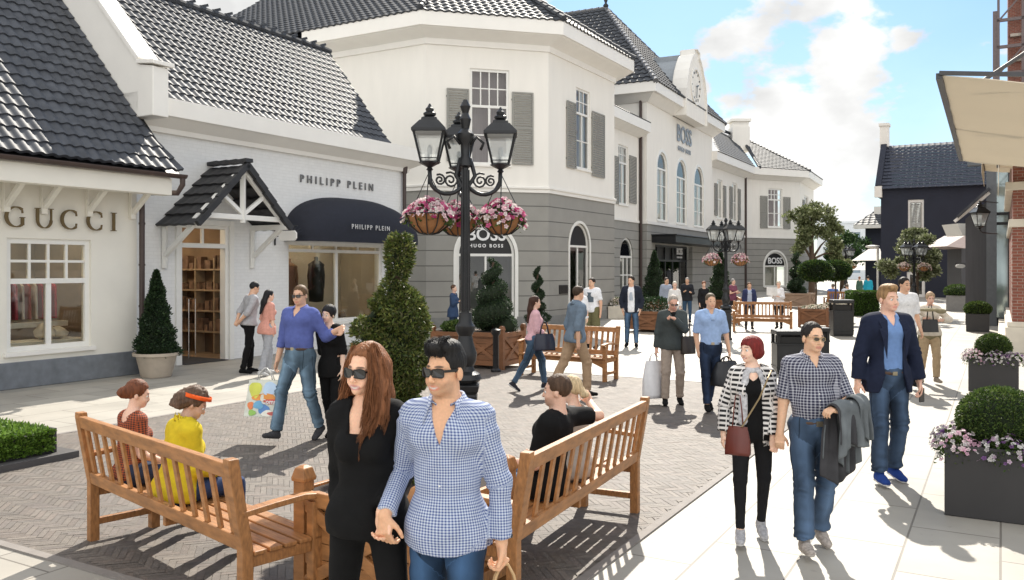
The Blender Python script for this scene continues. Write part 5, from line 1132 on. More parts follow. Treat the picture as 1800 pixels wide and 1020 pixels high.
# lamp posts
def lamp(label, loc, H, rz, s_=1.0, group='ornate lamp posts with lanterns on scrolled arms', arms=(0,90,180,270)):
    t = root('street_lamp', label, 'street lamp', loc, rz, group); k = s_
    mb = MB(); mb.lathe([(.20,0),(.20,.05),(.17,.07),(.17,.75),(.16,.77),(.19,.80),(.20,.86),(.15,.88)], 4, sq=True); mb.v = [(x*k,y*k,z*k) for x,y,z in mb.v]; mb.build('pedestal', m_dark, t, bevel=.006)
    mb = MB(); mb.lathe([(q*k,z*k) for q,z in [(.13,.88),(.17,.92),(.15,.97),(.10,1.0),(.085,1.05),(.11,1.10),(.12,1.18),(.085,1.28),(.07,1.36),(.10,1.42),(.10,1.46),(.07,1.50),(.065,1.60)]], 16); mb.build('lamp_base', m_dark, t, smooth=True, ang=35)
    mb = MB(); top = H-.62*k; mb.lathe([(.042*k,1.58*k),(.033*k,top-.3*k),(.07*k,top-.28*k),(.07*k,top-.22*k),(.045*k,top-.18*k),(.05*k,top-.05*k),(.085*k,top),(.085*k,top+.05*k),(.04*k,top+.1*k),(.06*k,top+.2*k),(.03*k,top+.26*k),(.055*k,top+.33*k),(.02*k,top+.40*k)], 12)
    for i in range(8):
        a = math.pi*i/4; mb.tube([(.045*k*math.cos(a),.045*k*math.sin(a),1.62*k),(.036*k*math.cos(a),.036*k*math.sin(a),top-.32*k)], .009*k, 5)
    mb.build('post', m_dark, t, smooth=True, ang=35)
    zl = H-.98*k; ar = .37*k
    for a in [R(q) for q in arms]:
        dx,dy = math.cos(a), math.sin(a); mb = MB(); pt = lambda r_,z_: (dx*r_,dy*r_,z_)
        pts = [pt(.05*k,zl+.16*k),pt(.10*k,zl-.02*k)]+[pt(ar*.52+ar*.48*math.sin(x)*1.0-.0, zl-.05*k-.16*k*math.cos(x)) for x in np.linspace(-1.1,1.35,9)]+[pt(ar,zl+.04*k)]
        mb.tube(pts, [.022*k]*len(pts), 7)
        for cxx, r_, tn in ((ar*.42,.085*k,1.6),(ar*.72,.06*k,1.5)):
            sp = [pt(cxx+r_*(1-q*.28)*math.cos(q*2.4*tn+1), zl-.07*k+r_*(1-q*.28)*math.sin(q*2.4*tn+1)) for q in np.linspace(0,3,20)]; mb.tube(sp, .011*k, 5)
        mb.tube([pt(.05*k,zl+.3*k),pt(.12*k,zl+.38*k),pt(.19*k,zl+.32*k),pt(.16*k,zl+.25*k)], .016*k, 6)
        mb.build('arm', m_dark, t, smooth=True)
        lantern_parts(t, (dx*ar,dy*ar,zl+.03*k), .98*k*.75)
    return t
def basket(label, lp, ang, H, k, seed, dz=1.30, group='hanging flower baskets', n=520, pink=None, rr=.42):
    a = ang; c = Vector(lp)+Vector((math.cos(a)*rr*k, math.sin(a)*rr*k, H-(.98+dz)*k)); t = root('hanging_basket', label, 'flower basket', c, 0, group)
    mb = MB(); mb.lathe([(.02,-.20*k),(.10*k,-.185*k),(.18*k,-.12*k),(.225*k,-.03*k),(.235*k,.0)], 18, cap=False); mb.build('coir_liner', mat('coir', (.30,.14,.055), .9, var=.2, bump=.5, bs=60), t, smooth=True)
    mb = MB()
    for i in range(12):
        b = 2*math.pi*i/12; mb.tube([(q*k*math.cos(b),q*k*math.sin(b),z*k) for q,z in ((.03,-.207),(.105,-.192),(.188,-.125),(.232,-.035),(.243,.0))], .006*k, 5)
    mb.tube([(.243*k*math.cos(x),.243*k*math.sin(x),0) for x in np.linspace(0,2*math.pi,20)], .007*k, 5); mb.build('wire_frame', m_dark, t)
    mb = MB(); top = (dz-.12)*k
    for i in range(3): b = 2*math.pi*i/3+.5; mb.tube([(.24*k*math.cos(b),.24*k*math.sin(b),0),(0,0,.42*k)], .005*k, 4)
    mb.tube([(0,0,.42*k),(0,0,top)], .006*k, 4); mb.build('chain', m_dark, t)
    kw = dict(cols=pink) if pink else {}
    flowers(t, (0,0,.0), .245*k, .245*k, .15*k, n, seed, size=.046*k, droop=.16*k, **kw)
    return t
LP = gp(818,820); LP.y = 8.75; LP.x = (818-900)*8.75/1500; A1 = R(12)
lamp('nearest ornate black lamp post behind the foreground couple', LP, 4.0, 0, arms=(196,14,104))
for i, (an, lb) in enumerate(((R(196),'basket of pink and white petunias hanging left on the nearest lamp'),(R(14),'basket of pink and white petunias hanging right on the nearest lamp'),(R(104),'basket of petunias behind the nearest lamp post, partly hidden'))):
    basket(lb, LP, an, 4.0, 1, 11+i, dz=.38 if False else .42+.0, rr=.38)
K2 = 1.0
LP2 = Vector(((1276-900)*24.5/1500, 24.5, 0)); lamp('second ornate lamp post in front of the mansion entrance', LP2, 3.72, R(5))
pk = ((.75,.45,.50),(.80,.62,.62),(.78,.72,.68),(.7,.35,.42))
for i, (an, lb) in enumerate(((R(185),'pale pink flower basket left on the second lamp'),(R(5),'pale pink flower basket right on the second lamp'))): basket(lb, LP2, an, 3.72, 1, 21+i, dz=.42, n=420, pink=pk, rr=.42)
LP3 = AT(1607,472,33); LP3.z = 0; lamp('third lamp post in front of the loose leaved tree', LP3, 3.4, R(5), .95)
for i, (an, lb) in enumerate(((R(185),'faded pink flower basket left on the third lamp'),(R(5),'faded pink flower basket right on the third lamp'))): basket(lb, LP3, an, 3.4, .95, 31+i, dz=.36, n=300, pink=((.62,.42,.42),(.7,.55,.5),(.6,.5,.42)), rr=.42)
LP4 = AT(1487,472,52); LP4.z = 0; lamp('farthest lamp post before the green trees', LP4, 3.7, R(5))
for i, (an, lb) in enumerate(((R(185),'cream flower basket left on the farthest lamp'),(R(5),'cream flower basket right on the farthest lamp'))): basket(lb, LP4, an, 3.7, 1, 41+i, dz=.5, n=200, pink=((.7,.6,.5),(.75,.7,.6)), rr=.42)
# trees
def tree(label, loc, Ht, trunk_r, blobs, n, size, cols, seed, bend=.2, name='broadleaf_tree'):
    t = root(name, label, 'tree', loc, 0, None); r = random.Random(seed); tops = []
    mb = MB(); th_ = min(b[0][2] for b in blobs); mb.tube([(0,0,0),(bend*.3,0,Ht*.3),(bend,0,Ht*.6),(bend*.8,0,Ht*.9)], [trunk_r,trunk_r*.8,trunk_r*.55,trunk_r*.15], 9)
    for c, q in blobs: mb.tube([(bend*.8,0,Ht*.45),((c[0]+bend)/2,c[1]/2,(c[2]+Ht*.5)/2),(c[0],c[1],c[2])], [trunk_r*.4,trunk_r*.25,trunk_r*.08], 6)
    mb.build('trunk', mat('bark', (.09,.06,.04), .9), t, smooth=True)
    V=[];Dd=[]; w_ = np.array([q[0]*q[2] for c,q in blobs]); rg = np.random.default_rng(seed)
    for (c,q),wi in zip(blobs, w_/w_.sum()):
        m_ = max(5,int(14*wi*len(blobs)/2)); 
        for k in range(m_):
            d = rg.normal(0,1,3); d /= np.linalg.norm(d); cc_ = np.array(c)+d*np.array(q)*(.35+.6*rg.random()); P_,D_ = sph_pts(int(n*wi/m_), cc_, np.array(q)*(.22+.2*rg.random()), int(rg.integers(1e6)), .9); V.append(P_); Dd.append(D_)
    leaves(np.vstack(V), np.vstack(Dd), size, cols, 'crown', m_leaf, t, seed=seed, jit=.9); return t
OLV = [(.14,.17,.07),(.21,.24,.11),(.10,.12,.05),(.28,.30,.16),(.17,.20,.08)]
p_ = AT(1427,472,46); p_.z = 0
tree('olive green tree with dark trunk at the far wing corner', p_, 5.6, .2, [((.1,0,4.6),(1.5,1.2,.9)),((-.8,0,3.6),(.8,.8,.7)),((1.0,0,3.8),(1.0,1,.8)),((1.5,.3,2.9),(.9,.9,.9)),((-.4,0,4.9),(.8,.8,.5))], 9000, .16, OLV, 3, bend=.0)
p_ = AT(1480,472,75); p_.z = 0
tree('bright green round tree further down the lane', p_, 5.5, .22, [((0,0,3.8),(2.3,2,1.6)),((-1.0,0,2.8),(1.5,1.5,1.3)),((1.0,0,3.0),(1.2,1.2,1.2))], 8000, .24, [(.05,.11,.035),(.08,.16,.05),(.12,.2,.07),(.04,.08,.03)], 4)
p_ = AT(1611,472,36); p_.z = 0
tree('loose leaved silvery tree in front of the blue house', p_, 3.5, .09, [((0,0,2.9),(1.15,1.0,.75)),((-.6,0,2.3),(.8,.7,.6)),((.65,0,2.3),(.75,.7,.65)),((0,0,3.5),(.7,.6,.4))], 16000, .12, OLV+[(.30,.32,.2),(.36,.38,.25)], 6, bend=.05)
# far cafe parasol, terrace furniture
t = root('cafe_sign', 'small pale oval sign on white post beside dark shop', 'sign', gp(1543,520)); mb = MB(); mb.tube([(0,0,0),(0,0,3.7)], .09, 8); mb.build('post', m_trim, t); mb = MB(); mb.lathe([(.1,3.5),(.5,3.65),(.5,3.75),(.1,3.8)], 12, (-.4,0,0)); mb.build('sign_board', m_trim, t)
for i,(px,py,lb) in enumerate(((1560,560,'left'),(1606,556,'right'))): pass
for i,(px,py) in enumerate(((1590,545),(1622,540))):
    pass
# ================================================================ people: signed distance bodies meshed by surface nets
def rotz(a): c,s = math.cos(a), math.sin(a); return np.array([[c,-s,0],[s,c,0],[0,0,1.]])
def rotx(a): c,s = math.cos(a), math.sin(a); return np.array([[1.,0,0],[0,c,-s],[0,s,c]])
def roty(a): c,s = math.cos(a), math.sin(a); return np.array([[c,0,s],[0,1.,0],[-s,0,c]])
def nrm(v): v = np.array(v,float); return v/(np.linalg.norm(v)+1e-9)
class Fr:
    def __init__(s, o, M): s.o = np.array(o,float); s.M = M
    def w(s, p): return s.o+s.M@np.array(p,float)
    def loc(s, P): return (P-s.o)@s.M
    def d(s, v): return s.M@np.array(v,float)
WF = Fr((0,0,0), np.eye(3))
def frame(o, z, x):
    z = nrm(z); x = np.array(x,float); x = nrm(x-z*np.dot(x,z)); y = np.cross(z,x); return Fr(o, np.stack([x,y,z],1))
_H = np.random.default_rng(99).random((64,64,64)).astype(np.float32)
def vnoise(P):
    i = np.floor(P).astype(int); f = (P-i).astype(np.float32); f = f*f*(3-2*f); i &= 63; j = (i+1)&63
    def h(a,b,c): return _H[a,b,c]
    x0,y0,z0 = i.T; x1,y1,z1 = j.T; fx,fy,fz = f.T
    return ((h(x0,y0,z0)*(1-fx)+h(x1,y0,z0)*fx)*(1-fy)+(h(x0,y1,z0)*(1-fx)+h(x1,y1,z0)*fx)*fy)*(1-fz)+((h(x0,y0,z1)*(1-fx)+h(x1,y0,z1)*fx)*(1-fy)+(h(x0,y1,z1)*(1-fx)+h(x1,y1,z1)*fx)*fy)*fz-.5
class Sdf:
    def __init__(s): s.p = []; s.clips = []
    def add(s, a, b, ra, rb=None, k=.02, fr=WF, sc=(1,1,1), t=0):
        s.p.append([np.array(a,float), np.array(b,float), ra+t, (ra if rb is None else rb)+t, k, fr, np.array(sc,float)]); return s
    def ell(s, c, r, k=.02, fr=WF, t=0):
        r = np.array(r,float)+t; m = r.min(); return s.add(c, c, m, m, k, fr, r/m)
    def dist(s, pr, P):
        a,b,ra,rb,k,fr,sc = pr; q = P if fr is WF else fr.loc(P)
        if (sc != 1).any():
            c = (a+b)/2; q = (q-c)/sc; a_, b_ = (a-c)/sc, (b-c)/sc
        else: a_, b_ = a, b
        ba = b_-a_; L2 = ba@ba; qa = q-a_
        if L2 < 1e-12: return np.sqrt((qa*qa).sum(-1))-ra
        h = np.clip(qa@ba/L2, 0, 1); d = qa-h[...,None]*ba
        return np.sqrt((d*d).sum(-1))-(ra+(rb-ra)*h)
    def bounds(s):
        lo = np.full(3,9.); hi = -lo
        for a,b,ra,rb,k,fr,sc in s.p:
            R_ = max(ra,rb)*sc
            for c in (a,b):
                w = fr.w(c); e = np.abs(fr.M)@R_; lo = np.minimum(lo,w-e); hi = np.maximum(hi,w+e)
        return lo, hi
    def mesh(s, vox, fine=()):
        lo, hi = s.bounds(); ax = []
        for i in range(3):
            l, h = lo[i]-3*vox, hi[i]+3*vox; pts = [l]
            while pts[-1] < h:
                v = vox
                for (fi,f0,f1,fv) in fine:
                    if fi == i and f0 <= pts[-1] < f1: v = min(v,fv)
                pts.append(pts[-1]+v)
            ax.append(np.array(pts,np.float32))
        F_ = np.full([len(a) for a in ax], .3, np.float32)
        for pr in s.p:
            a,b,ra,rb,k,fr,sc = pr; e = np.abs(fr.M)@(max(ra,rb)*sc)+k+2.5*vox; wa, wb = fr.w(a), fr.w(b)
            sl = []
            for i in range(3):
                i0 = max(0,np.searchsorted(ax[i], min(wa[i],wb[i])-e[i])-1); i1 = np.searchsorted(ax[i], max(wa[i],wb[i])+e[i])+1; sl.append(slice(i0,i1))
            sl = tuple(sl); g = np.stack(np.meshgrid(*[ax[i][sl[i]] for i in range(3)], indexing='ij'), -1)
            d = s.dist(pr, g).astype(np.float32); f = F_[sl]
            if k > 0:
                h = np.clip(.5+.5*(f-d)/k,0,1); F_[sl] = f*(1-h)+d*h-k*h*(1-h)
            else: F_[sl] = np.minimum(f,d)
        if s.clips:
            idx = np.nonzero(F_ < .04); P = np.stack([ax[i][idx[i]] for i in range(3)],1); f = F_[idx]
            for c in s.clips: f = np.maximum(f, c(P))
            F_[idx] = f
        return nets(F_, ax)
def nets(F_, ax):
    ins = F_ < 0
    c8 = [ins[a:ins.shape[0]-1+a, b:ins.shape[1]-1+b, c:ins.shape[2]-1+c] for a in (0,1) for b in (0,1) for c in (0,1)]
    anyi = c8[0].copy(); alli = c8[0].copy()
    for c in c8[1:]: anyi |= c; alli &= c
    act = anyi & ~alli; I,J,K = np.nonzero(act); n = len(I)
    if n == 0: return np.zeros((0,3)), np.zeros((0,4),int)
    vid = np.full(act.shape, -1, np.int32); vid[I,J,K] = np.arange(n)
    acc = np.zeros((n,3)); cnt = np.zeros(n)
    val = {(a,b,c): F_[I+a,J+b,K+c] for a in (0,1) for b in (0,1) for c in (0,1)}
    E_ = [((0,b,c),(1,b,c),0) for b in (0,1) for c in (0,1)]+[((a,0,c),(a,1,c),1) for a in (0,1) for c in (0,1)]+[((a,b,0),(a,b,1),2) for a in (0,1) for b in (0,1)]
    for p,q,d in E_:
        f0,f1 = val[p],val[q]; m = (f0<0)!=(f1<0); t = np.where(m, f0/np.where(m,f0-f1,1), 0); pos = np.tile(np.array(p,float),(n,1)); pos[:,d] = t
        acc[m] += pos[m]; cnt[m] += 1
    loc = acc/cnt[:,None]; V = np.stack([np.interp((I,J,K)[i]+loc[:,i], np.arange(len(ax[i])), ax[i]) for i in range(3)],1)
    Qs = []
    for d in range(3):
        sa = [slice(1,-1)]*3; sb = [slice(1,-1)]*3; sa[d] = slice(0,-1); sb[d] = slice(1,None)
        A, B = ins[tuple(sa)], ins[tuple(sb)]; ii = np.stack(np.nonzero(A != B),1); dirn = A[tuple(ii.T)]
        o = ii.copy(); 
        for q in range(3):
            if q != d: o[:,q] += 1
        u, v = (d+1)%3, (d+2)%3; e = np.eye(3,dtype=int)
        c = [vid[tuple((o-e[u]-e[v]).T)], vid[tuple((o-e[v]).T)], vid[tuple(o.T)], vid[tuple((o-e[u]).T)]]
        q = np.stack(c,1); q[~dirn] = q[~dirn][:,::-1]; Qs.append(q)
    Q = np.concatenate(Qs); Q = Q[(Q>=0).all(1)]; return V, Q
def vnormals(V, Q):
    n = np.cross(V[Q[:,2]]-V[Q[:,0]], V[Q[:,3]]-V[Q[:,1]]); o = np.zeros_like(V)
    for i in range(4): np.add.at(o, Q[:,i], n)
    return o/(np.linalg.norm(o,axis=1,keepdims=True)+1e-12)
def relax(V, Q, it=1, lam=.5):
    for _ in range(it):
        s = np.zeros_like(V); c = np.zeros(len(V))
        for a,b in ((0,1),(1,2),(2,3),(3,0)):
            np.add.at(s, Q[:,a], V[Q[:,b]]); np.add.at(s, Q[:,b], V[Q[:,a]]); np.add.at(c, Q[:,a], 1); np.add.at(c, Q[:,b], 1)
        V = V*(1-lam)+lam*s/np.maximum(c,1)[:,None]
    return V

# ---- cloth and skin materials
m_skin = attr_mat('skin', rough=.48, var=.08, vs=90, sss=.12, spec=.45, bump=.15, bs=300)
def cloth(name, col, rough=.85, var=.12, vs=25, bs=350, bump=.25): return mat('cloth_'+name, col, rough, var=var, vs=vs, bump=bump, bs=bs, spec=.2)
def pattern_mat(name, c_bg, c_ln, px, py, fx, fy, mode='check', rough=.85, c3=None):
    """weave pattern in the cloth's own coordinates (attribute pat)"""
    if name in MATS: return MATS[name]
    m = mat(name, c_bg, rough, var=.08, vs=20, bump=.15, bs=300); nd, lk = nodes_of(m)
    at = nd.new('ShaderNodeAttribute'); at.attribute_name = 'pat'; sp = nd.new('ShaderNodeSeparateXYZ'); lk.new(at.outputs['Vector'], sp.inputs[0])
    def mm(op,a,b=None):
        x = nd.new('ShaderNodeMath'); x.operation = op
        for i,q in enumerate((a,b)):
            if q is None: continue
            if isinstance(q,(int,float)): x.inputs[i].default_value = q
            else: lk.new(q, x.inputs[i])
        return x.outputs[0]
    def band(o, p, f): return mm('LESS_THAN', mm('FRACT', mm('DIVIDE', o, p)), f)
    a = band(sp.outputs[0], px, fx) if px else None; b = band(sp.outputs[1], py, fy) if py else None
    if mode == 'check': fac = mm('MULTIPLY', mm('ADD', a, b), .5)
    elif mode == 'grid': fac = mm('MAXIMUM', a, b)
    else: fac = b if b is not None else a
    if mode == 'brokenstripe': fac = mm('MULTIPLY', b, a)
    mx = nd.new('ShaderNodeMix'); mx.data_type = 'RGBA'; lk.new(fac, mx.inputs[0]); mx.inputs[6].default_value = (*c_bg,1); mx.inputs[7].default_value = (*c_ln,1)
    sc = [n for n in nd if n.bl_idname == 'ShaderNodeVectorMath'][0]; lk.new(mx.outputs[2], sc.inputs[0]); return m
def denim(name, col, fade=.55):
    if 'denim_'+name in MATS: return MATS['denim_'+name]
    m = mat('denim_'+name, col, .85, var=fade, vs=4.5, bump=.3, bs=400, stretch=(1,1,.45), spec=.2); nd, lk = nodes_of(m)
    at = nd.new('ShaderNodeAttribute'); at.attribute_name = 'pat'; sp = nd.new('ShaderNodeSeparateXYZ'); lk.new(at.outputs['Vector'], sp.inputs[0])
    def mm(op,a,b=None):
        x = nd.new('ShaderNodeMath'); x.operation = op
        for i,q in enumerate((a,b)):
            if q is None: continue
            if isinstance(q,(int,float)): x.inputs[i].default_value = q
            else: lk.new(q, x.inputs[i])
        return x.outputs[0]
    xx = mm('ABSOLUTE', mm('SUBTRACT', sp.outputs[0], mm('MULTIPLY', sp.outputs[2], .37)))      # distance from the leg's front line
    wear = mm('MAXIMUM', mm('SUBTRACT', 1, mm('DIVIDE', xx, .075)), 0); seam = mm('LESS_THAN', mm('ABSOLUTE', mm('SUBTRACT', xx, .118)), .004)
    f = mm('ADD', .75, mm('MULTIPLY', wear, 1.1)); f = mm('SUBTRACT', f, mm('MULTIPLY', seam, .45))
    sc = [n for n in nd if n.bl_idname == 'ShaderNodeVectorMath'][0]; old = sc.inputs['Scale'].links[0].from_socket
    lk.new(mm('MULTIPLY', old, f), sc.inputs['Scale']); return m
_hm = {}
def hair_mat(col, rough=.42):
    k = tuple(round(c,3) for c in col)
    if k not in _hm: _hm[k] = mat('hair_%d'%len(_hm), col, .58, var=.45, vs=70, bump=.6, bs=160, stretch=(1,1,.12), spec=.3)
    return _hm[k]
m_lens = mat('dark_lens', (.008,.009,.01), .08, spec=.8, var=0); m_frame_ = mat('black_acetate', (.008,.008,.008), .3, var=0)
m_eye = mat('eye_white', (.7,.68,.65), .2, var=0); m_iris = mat('iris', (.03,.018,.01), .15, var=0); m_teeth = mat('teeth', (.75,.73,.68), .25, var=0)
m_belt = mat('brown_belt', (.07,.035,.02), .5)

def ik(S_, T_, l1, l2, pole):
    d = T_-S_; L = np.linalg.norm(d); L = min(L, (l1+l2)*.999); u = nrm(d); x = (l1*l1-l2*l2+L*L)/(2*L); h = math.sqrt(max(l1*l1-x*x,0)); p = nrm(np.array(pole,float)-u*np.dot(pole,u))
    return S_+u*x+p*h, S_+u*L

def person(label, loc, rz, H, sex='m', pose=None, skin=(.52,.31,.21), hair=None, wear=(), vox=.012, head=(0,0,0), group=None, face=None, seat=None, glasses=None, build=1.0, hvox=None, stubble=0, cat='person', hands=True, brow=None, belly=0, seed=0, lip=None):
    """head = yaw,pitch,roll. pose: lean,twist, arms/legs. returns root and joint dict"""
    pose = pose or {}; k = H/1.76; fem = sex == 'f'
    rt = root('person', label, cat, (loc[0],loc[1],0), rz, group); MI = np.array(Matrix.Rotation(-rz,3,'Z'))
    def tolocal(p, z0=0): return MI@(np.array(p,float)-np.array([loc[0],loc[1],0]))
    # ---- skeleton, pelvis at origin first
    lean, twist, side = pose.get('lean',2), pose.get('twist',0), pose.get('side',0); pv = pose.get('pelvis_yaw',0)
    hipw = .088*k; lt, ls = .44*k, .43*k
    Pm = rotz(R(pv)); legs = {}
    for s_,nm,df in ((1,'L',((0,-.30,-1),(0,-.02,-1),0)),(-1,'R',((0,.18,-1),(0,.5,-1),35))):
        th_, sh_, ft = pose.get(nm+'L', df); h = Pm@np.array([s_*hipw,0,-.01*k]); kn = h+nrm(Pm@np.array(th_,float))*lt; an = kn+nrm(Pm@np.array(sh_,float))*ls
        fy = pose.get(nm+'Fyaw', s_*6); FM = Pm@rotz(R(fy))@rotx(R(ft)); legs[nm] = [h,kn,an,Fr(an,FM)]
    low = min(min((an+FM_.M@np.array([0,y,-.078])*k)[2] for y in (.05,-.17)) for _,_,an,FM_ in legs.values())
    zp = -low if seat is None else seat
    pel = np.array([pose.get('px',0),pose.get('py',0),zp])
    for v in legs.values():
        for i in range(3): v[i] = v[i]+pel
        v[3] = Fr(v[2], v[3].M)
    T = Fr(pel, rotz(R(twist))@rotx(R(lean))@roty(R(side)))
    C = lambda x,y,z: np.array([x,y,z])*k
    shw = (.136 if fem else .164)*k*build
    arms = {}
    la, lf = .285*k, .25*k
    for s_,nm in ((1,'L'),(-1,'R')):
        shp = T.w([s_*shw, .01*k, .442*k+pose.get(nm+'shrug',0)]); a = pose.get(nm+'A', ((s_*.12,.05,-1),(s_*.05,-.25,-1)))
        if a[0] == 'ik':
            tgt = tolocal(a[1]); el, wr = ik(shp, tgt, la, lf, np.array(a[2],float)); fing = nrm(wr-el) if len(a) < 4 else nrm(a[3])
            pn = a[4] if len(a) > 4 else None; curl = a[5] if len(a) > 5 else 25
        else:
            el = shp+nrm(T.M@np.array(a[0],float))*la; wr = el+nrm(T.M@np.array(a[1],float))*lf; fing = nrm(wr-el) if len(a) < 3 or a[2] is None else nrm(a[2]); pn = a[3] if len(a) > 3 else None; curl = a[4] if len(a) > 4 else 22
        pn = nrm(pn) if pn is not None else nrm(np.array([-s_*1.0,.15,0]))
        arms[nm] = (shp, el, wr, fing, pn, curl)
    nb = T.w(C(0,.018,.49)); hy,hp,hr = head; NM = rotz(R(twist*.5+hy*.35))@rotx(R(lean*.6+hp*.4)); nt_ = nb+NM@C(0,-.012,.105)
    HM = rotz(R(hy))@rotx(R(hp))@roty(R(hr)); HF = Fr(nt_+HM@C(0,-.008,.02), HM)
    J = dict(hk=k*pose.get('headk',.95), T=T, HF=HF, arms=arms, legs=legs, k=k, rt=rt, shw=shw, pel=pel, rz=rz, loc=loc)
    f_ = (lambda *a: np.array(a)*k*np.array([build,build,1]))
    # ---- primitive sets
    tors = [('e',(0,0,.0),(.150,.108,.125) if fem else (.148,.108,.125)),('e',(0,-.004-belly,.16),(.118,.088,.16) if fem else (.140+belly,.100+belly,.16)),
            ('e',(0,.004,.345),(.135,.094,.17) if fem else (.158,.108,.17))]
    def torso(S_, t=0, kk=.05):
        for _,c,r_ in tors: S_.ell(np.array(c)*k, f_(*r_), kk*k, T, t)
        g = (.092 if fem else .122)*k*build; S_.add((-g,.012*k,.442*k),(g,.012*k,.442*k),(.045 if fem else .056)*k,None,.05*k,T,(1,1,1),t)
        for s_ in (-1,1):
            S_.add((s_*.03*k,.02*k,.492*k),(s_*g*1.0,.015*k,.458*k),.036*k,.036*k,.03*k,T,(1,1,1),t)
            if fem: S_.ell((s_*.062*k,-.078*k,.315*k), np.array((.056,.052,.055))*k, .03*k, T, t)
            else: S_.ell((s_*.07*k*build,-.068*k*build,.375*k), np.array((.075,.045,.06))*k, .03*k, T, t)
            S_.ell((s_*.07*k,.055*k,-.035*k), np.array((.078,.072,.085))*k, .03*k, T, t)
    ua0, ua1, fa0, fa1 = (.042,.036,.036,.023) if fem else (.050,.041,.041,.028)
    def arm(S_, nm, t=0, upto=2.0, t1=None, kk=.025, clip=True, tend=None):
        sh_, el, wr = arms[nm][:3]; t1 = t if t1 is None else t1; b_ = build
        if upto <= 0: return None
        if upto < 1: e = sh_+(el-sh_)*upto; S_.add(sh_, e, ua0*k*b_, (ua0+(ua1-ua0)*upto)*k*b_, kk*k, t=t1); return e, nrm(el-sh_)
        S_.add(sh_, el, ua0*k*b_, ua1*k*b_, kk*k, t=t)
        u = min(upto-1,1); e = el+(wr-el)*u; r1 = (fa0+(fa1-fa0)*u)*k*b_+(t1-t if tend is None else tend)
        S_.add(el, e, fa0*k*b_, r1, .015*k, t=t)
        return e, nrm(wr-el)
    def leg(S_, nm, t=0, upto=2.0, kk=.03, hem=0):
        h,kn,an = legs[nm][:3]; r0,r1,r2,r3 = (.083,.054,.050,.033) if fem else (.079,.055,.052,.037)
        if upto < 1: e = h+(kn-h)*upto; S_.add(h,e,r0*k,(r0+(r1-r0)*upto)*k,kk*k,t=t+hem*.5); return e, nrm(kn-h)
        S_.add(h,kn,r0*k,r1*k,kk*k,t=t); u = upto-1; e = kn+(an-kn)*u
        S_.add(kn,e,r2*k,(r2+(r3-r2)*u)*k+hem,.02*k,t=t); bk_ = np.cross(nrm(an-kn), legs[nm][3].M[:,0]); bk_ = bk_ if bk_[1] > 0 else -bk_
        S_.add(kn+(an-kn)*.18+bk_*.018*k, kn+(an-kn)*.42+bk_*.018*k, .042*k, .036*k, .02*k, t=t)
        return e, nrm(an-kn)
    # ---- body
    B = Sdf(); torso(B)
    for nm in 'LR': arm(B, nm); leg(B, nm); 
    B.add(nb-T.M[:,2]*.03*k, nt_, (.050 if fem else .060)*k, (.046 if fem else .056)*k, .03*k)
    hk = k*pose.get('headk',.95); h = lambda *a: np.array(a)*hk
    fs = .955 if fem else 1.0
    def he(c, r_, kk=.02): B.ell(h(*c), h(*r_), kk*k, HF)
    he((0,.018,.075),(.074*fs,.092,.084),.02); he((0,-.022,.022),(.060*fs,.066,.082),.02); he((0,-.038,-.032),((.042 if fem else .051),.048,.036),.02); he((0,-.070,-.052),(.019 if fem else .024,.018,.016),.015)
    B.add(h(0,-.084,.045),h(0,-.104,.006),.0075*k,.0105*k,.010*k,HF)
    for s_ in (-1,1):
        B.add(h(s_*.0,-.099,.001),h(s_*.011,-.095,.0),.008*k,.0065*k,.005*k,HF)
        B.add(h(s_*.010,-.079,.060),h(s_*.040,-.066,.060),.011*k,.010*k,.014*k,HF); he((s_*.036*fs,-.058,.004),(.023,.024,.020),.016)
        B.ell(h(s_*.077*fs,.012,.025), h(.010,.020,.031), .006*k, HF)
    smile = (face or {}).get('smile',0); mw = .024+.006*smile; ml = .004*smile
    for z_,r_ in ((-.0245,.0048),(-.0365,.0058)):
        B.add(h(0,-.0875,z_-ml*.6),h(mw,-.079,z_*.5-.015+ml),r_*hk,.0035*hk,.006*k,HF); B.add(h(0,-.0875,z_-ml*.6),h(-mw,-.079,z_*.5-.015+ml),r_*hk,.0035*hk,.006*k,HF)
    for s_ in (-1,1): B.ell(h(s_*.038,-.072,-.012), h(.012,.010,.012), .012*k, HF)
    def sock(P):
        q = HF.loc(P); d = np.full(len(P),9.)
        for s_ in (-1,1): e = (q-h(s_*.030,-.088,.037))/h(.0175,.014,.0115); d = np.minimum(d,(np.sqrt((e*e).sum(1))-1)*.012*k)
        if smile > .4:
            x = q[:,0]/k; zz = -.030-ml*.6+(x/.02)**2*.0045*smile; e = np.stack([x/.023,(q[:,1]/k+.094)/.016,(q[:,2]/k-zz)/.0075],1); d = np.minimum(d,(np.sqrt((e*e).sum(1))-1)*.006*k)
        return -d
    if vox < .014: B.clips.append(sock)
    # hands
    fine = []
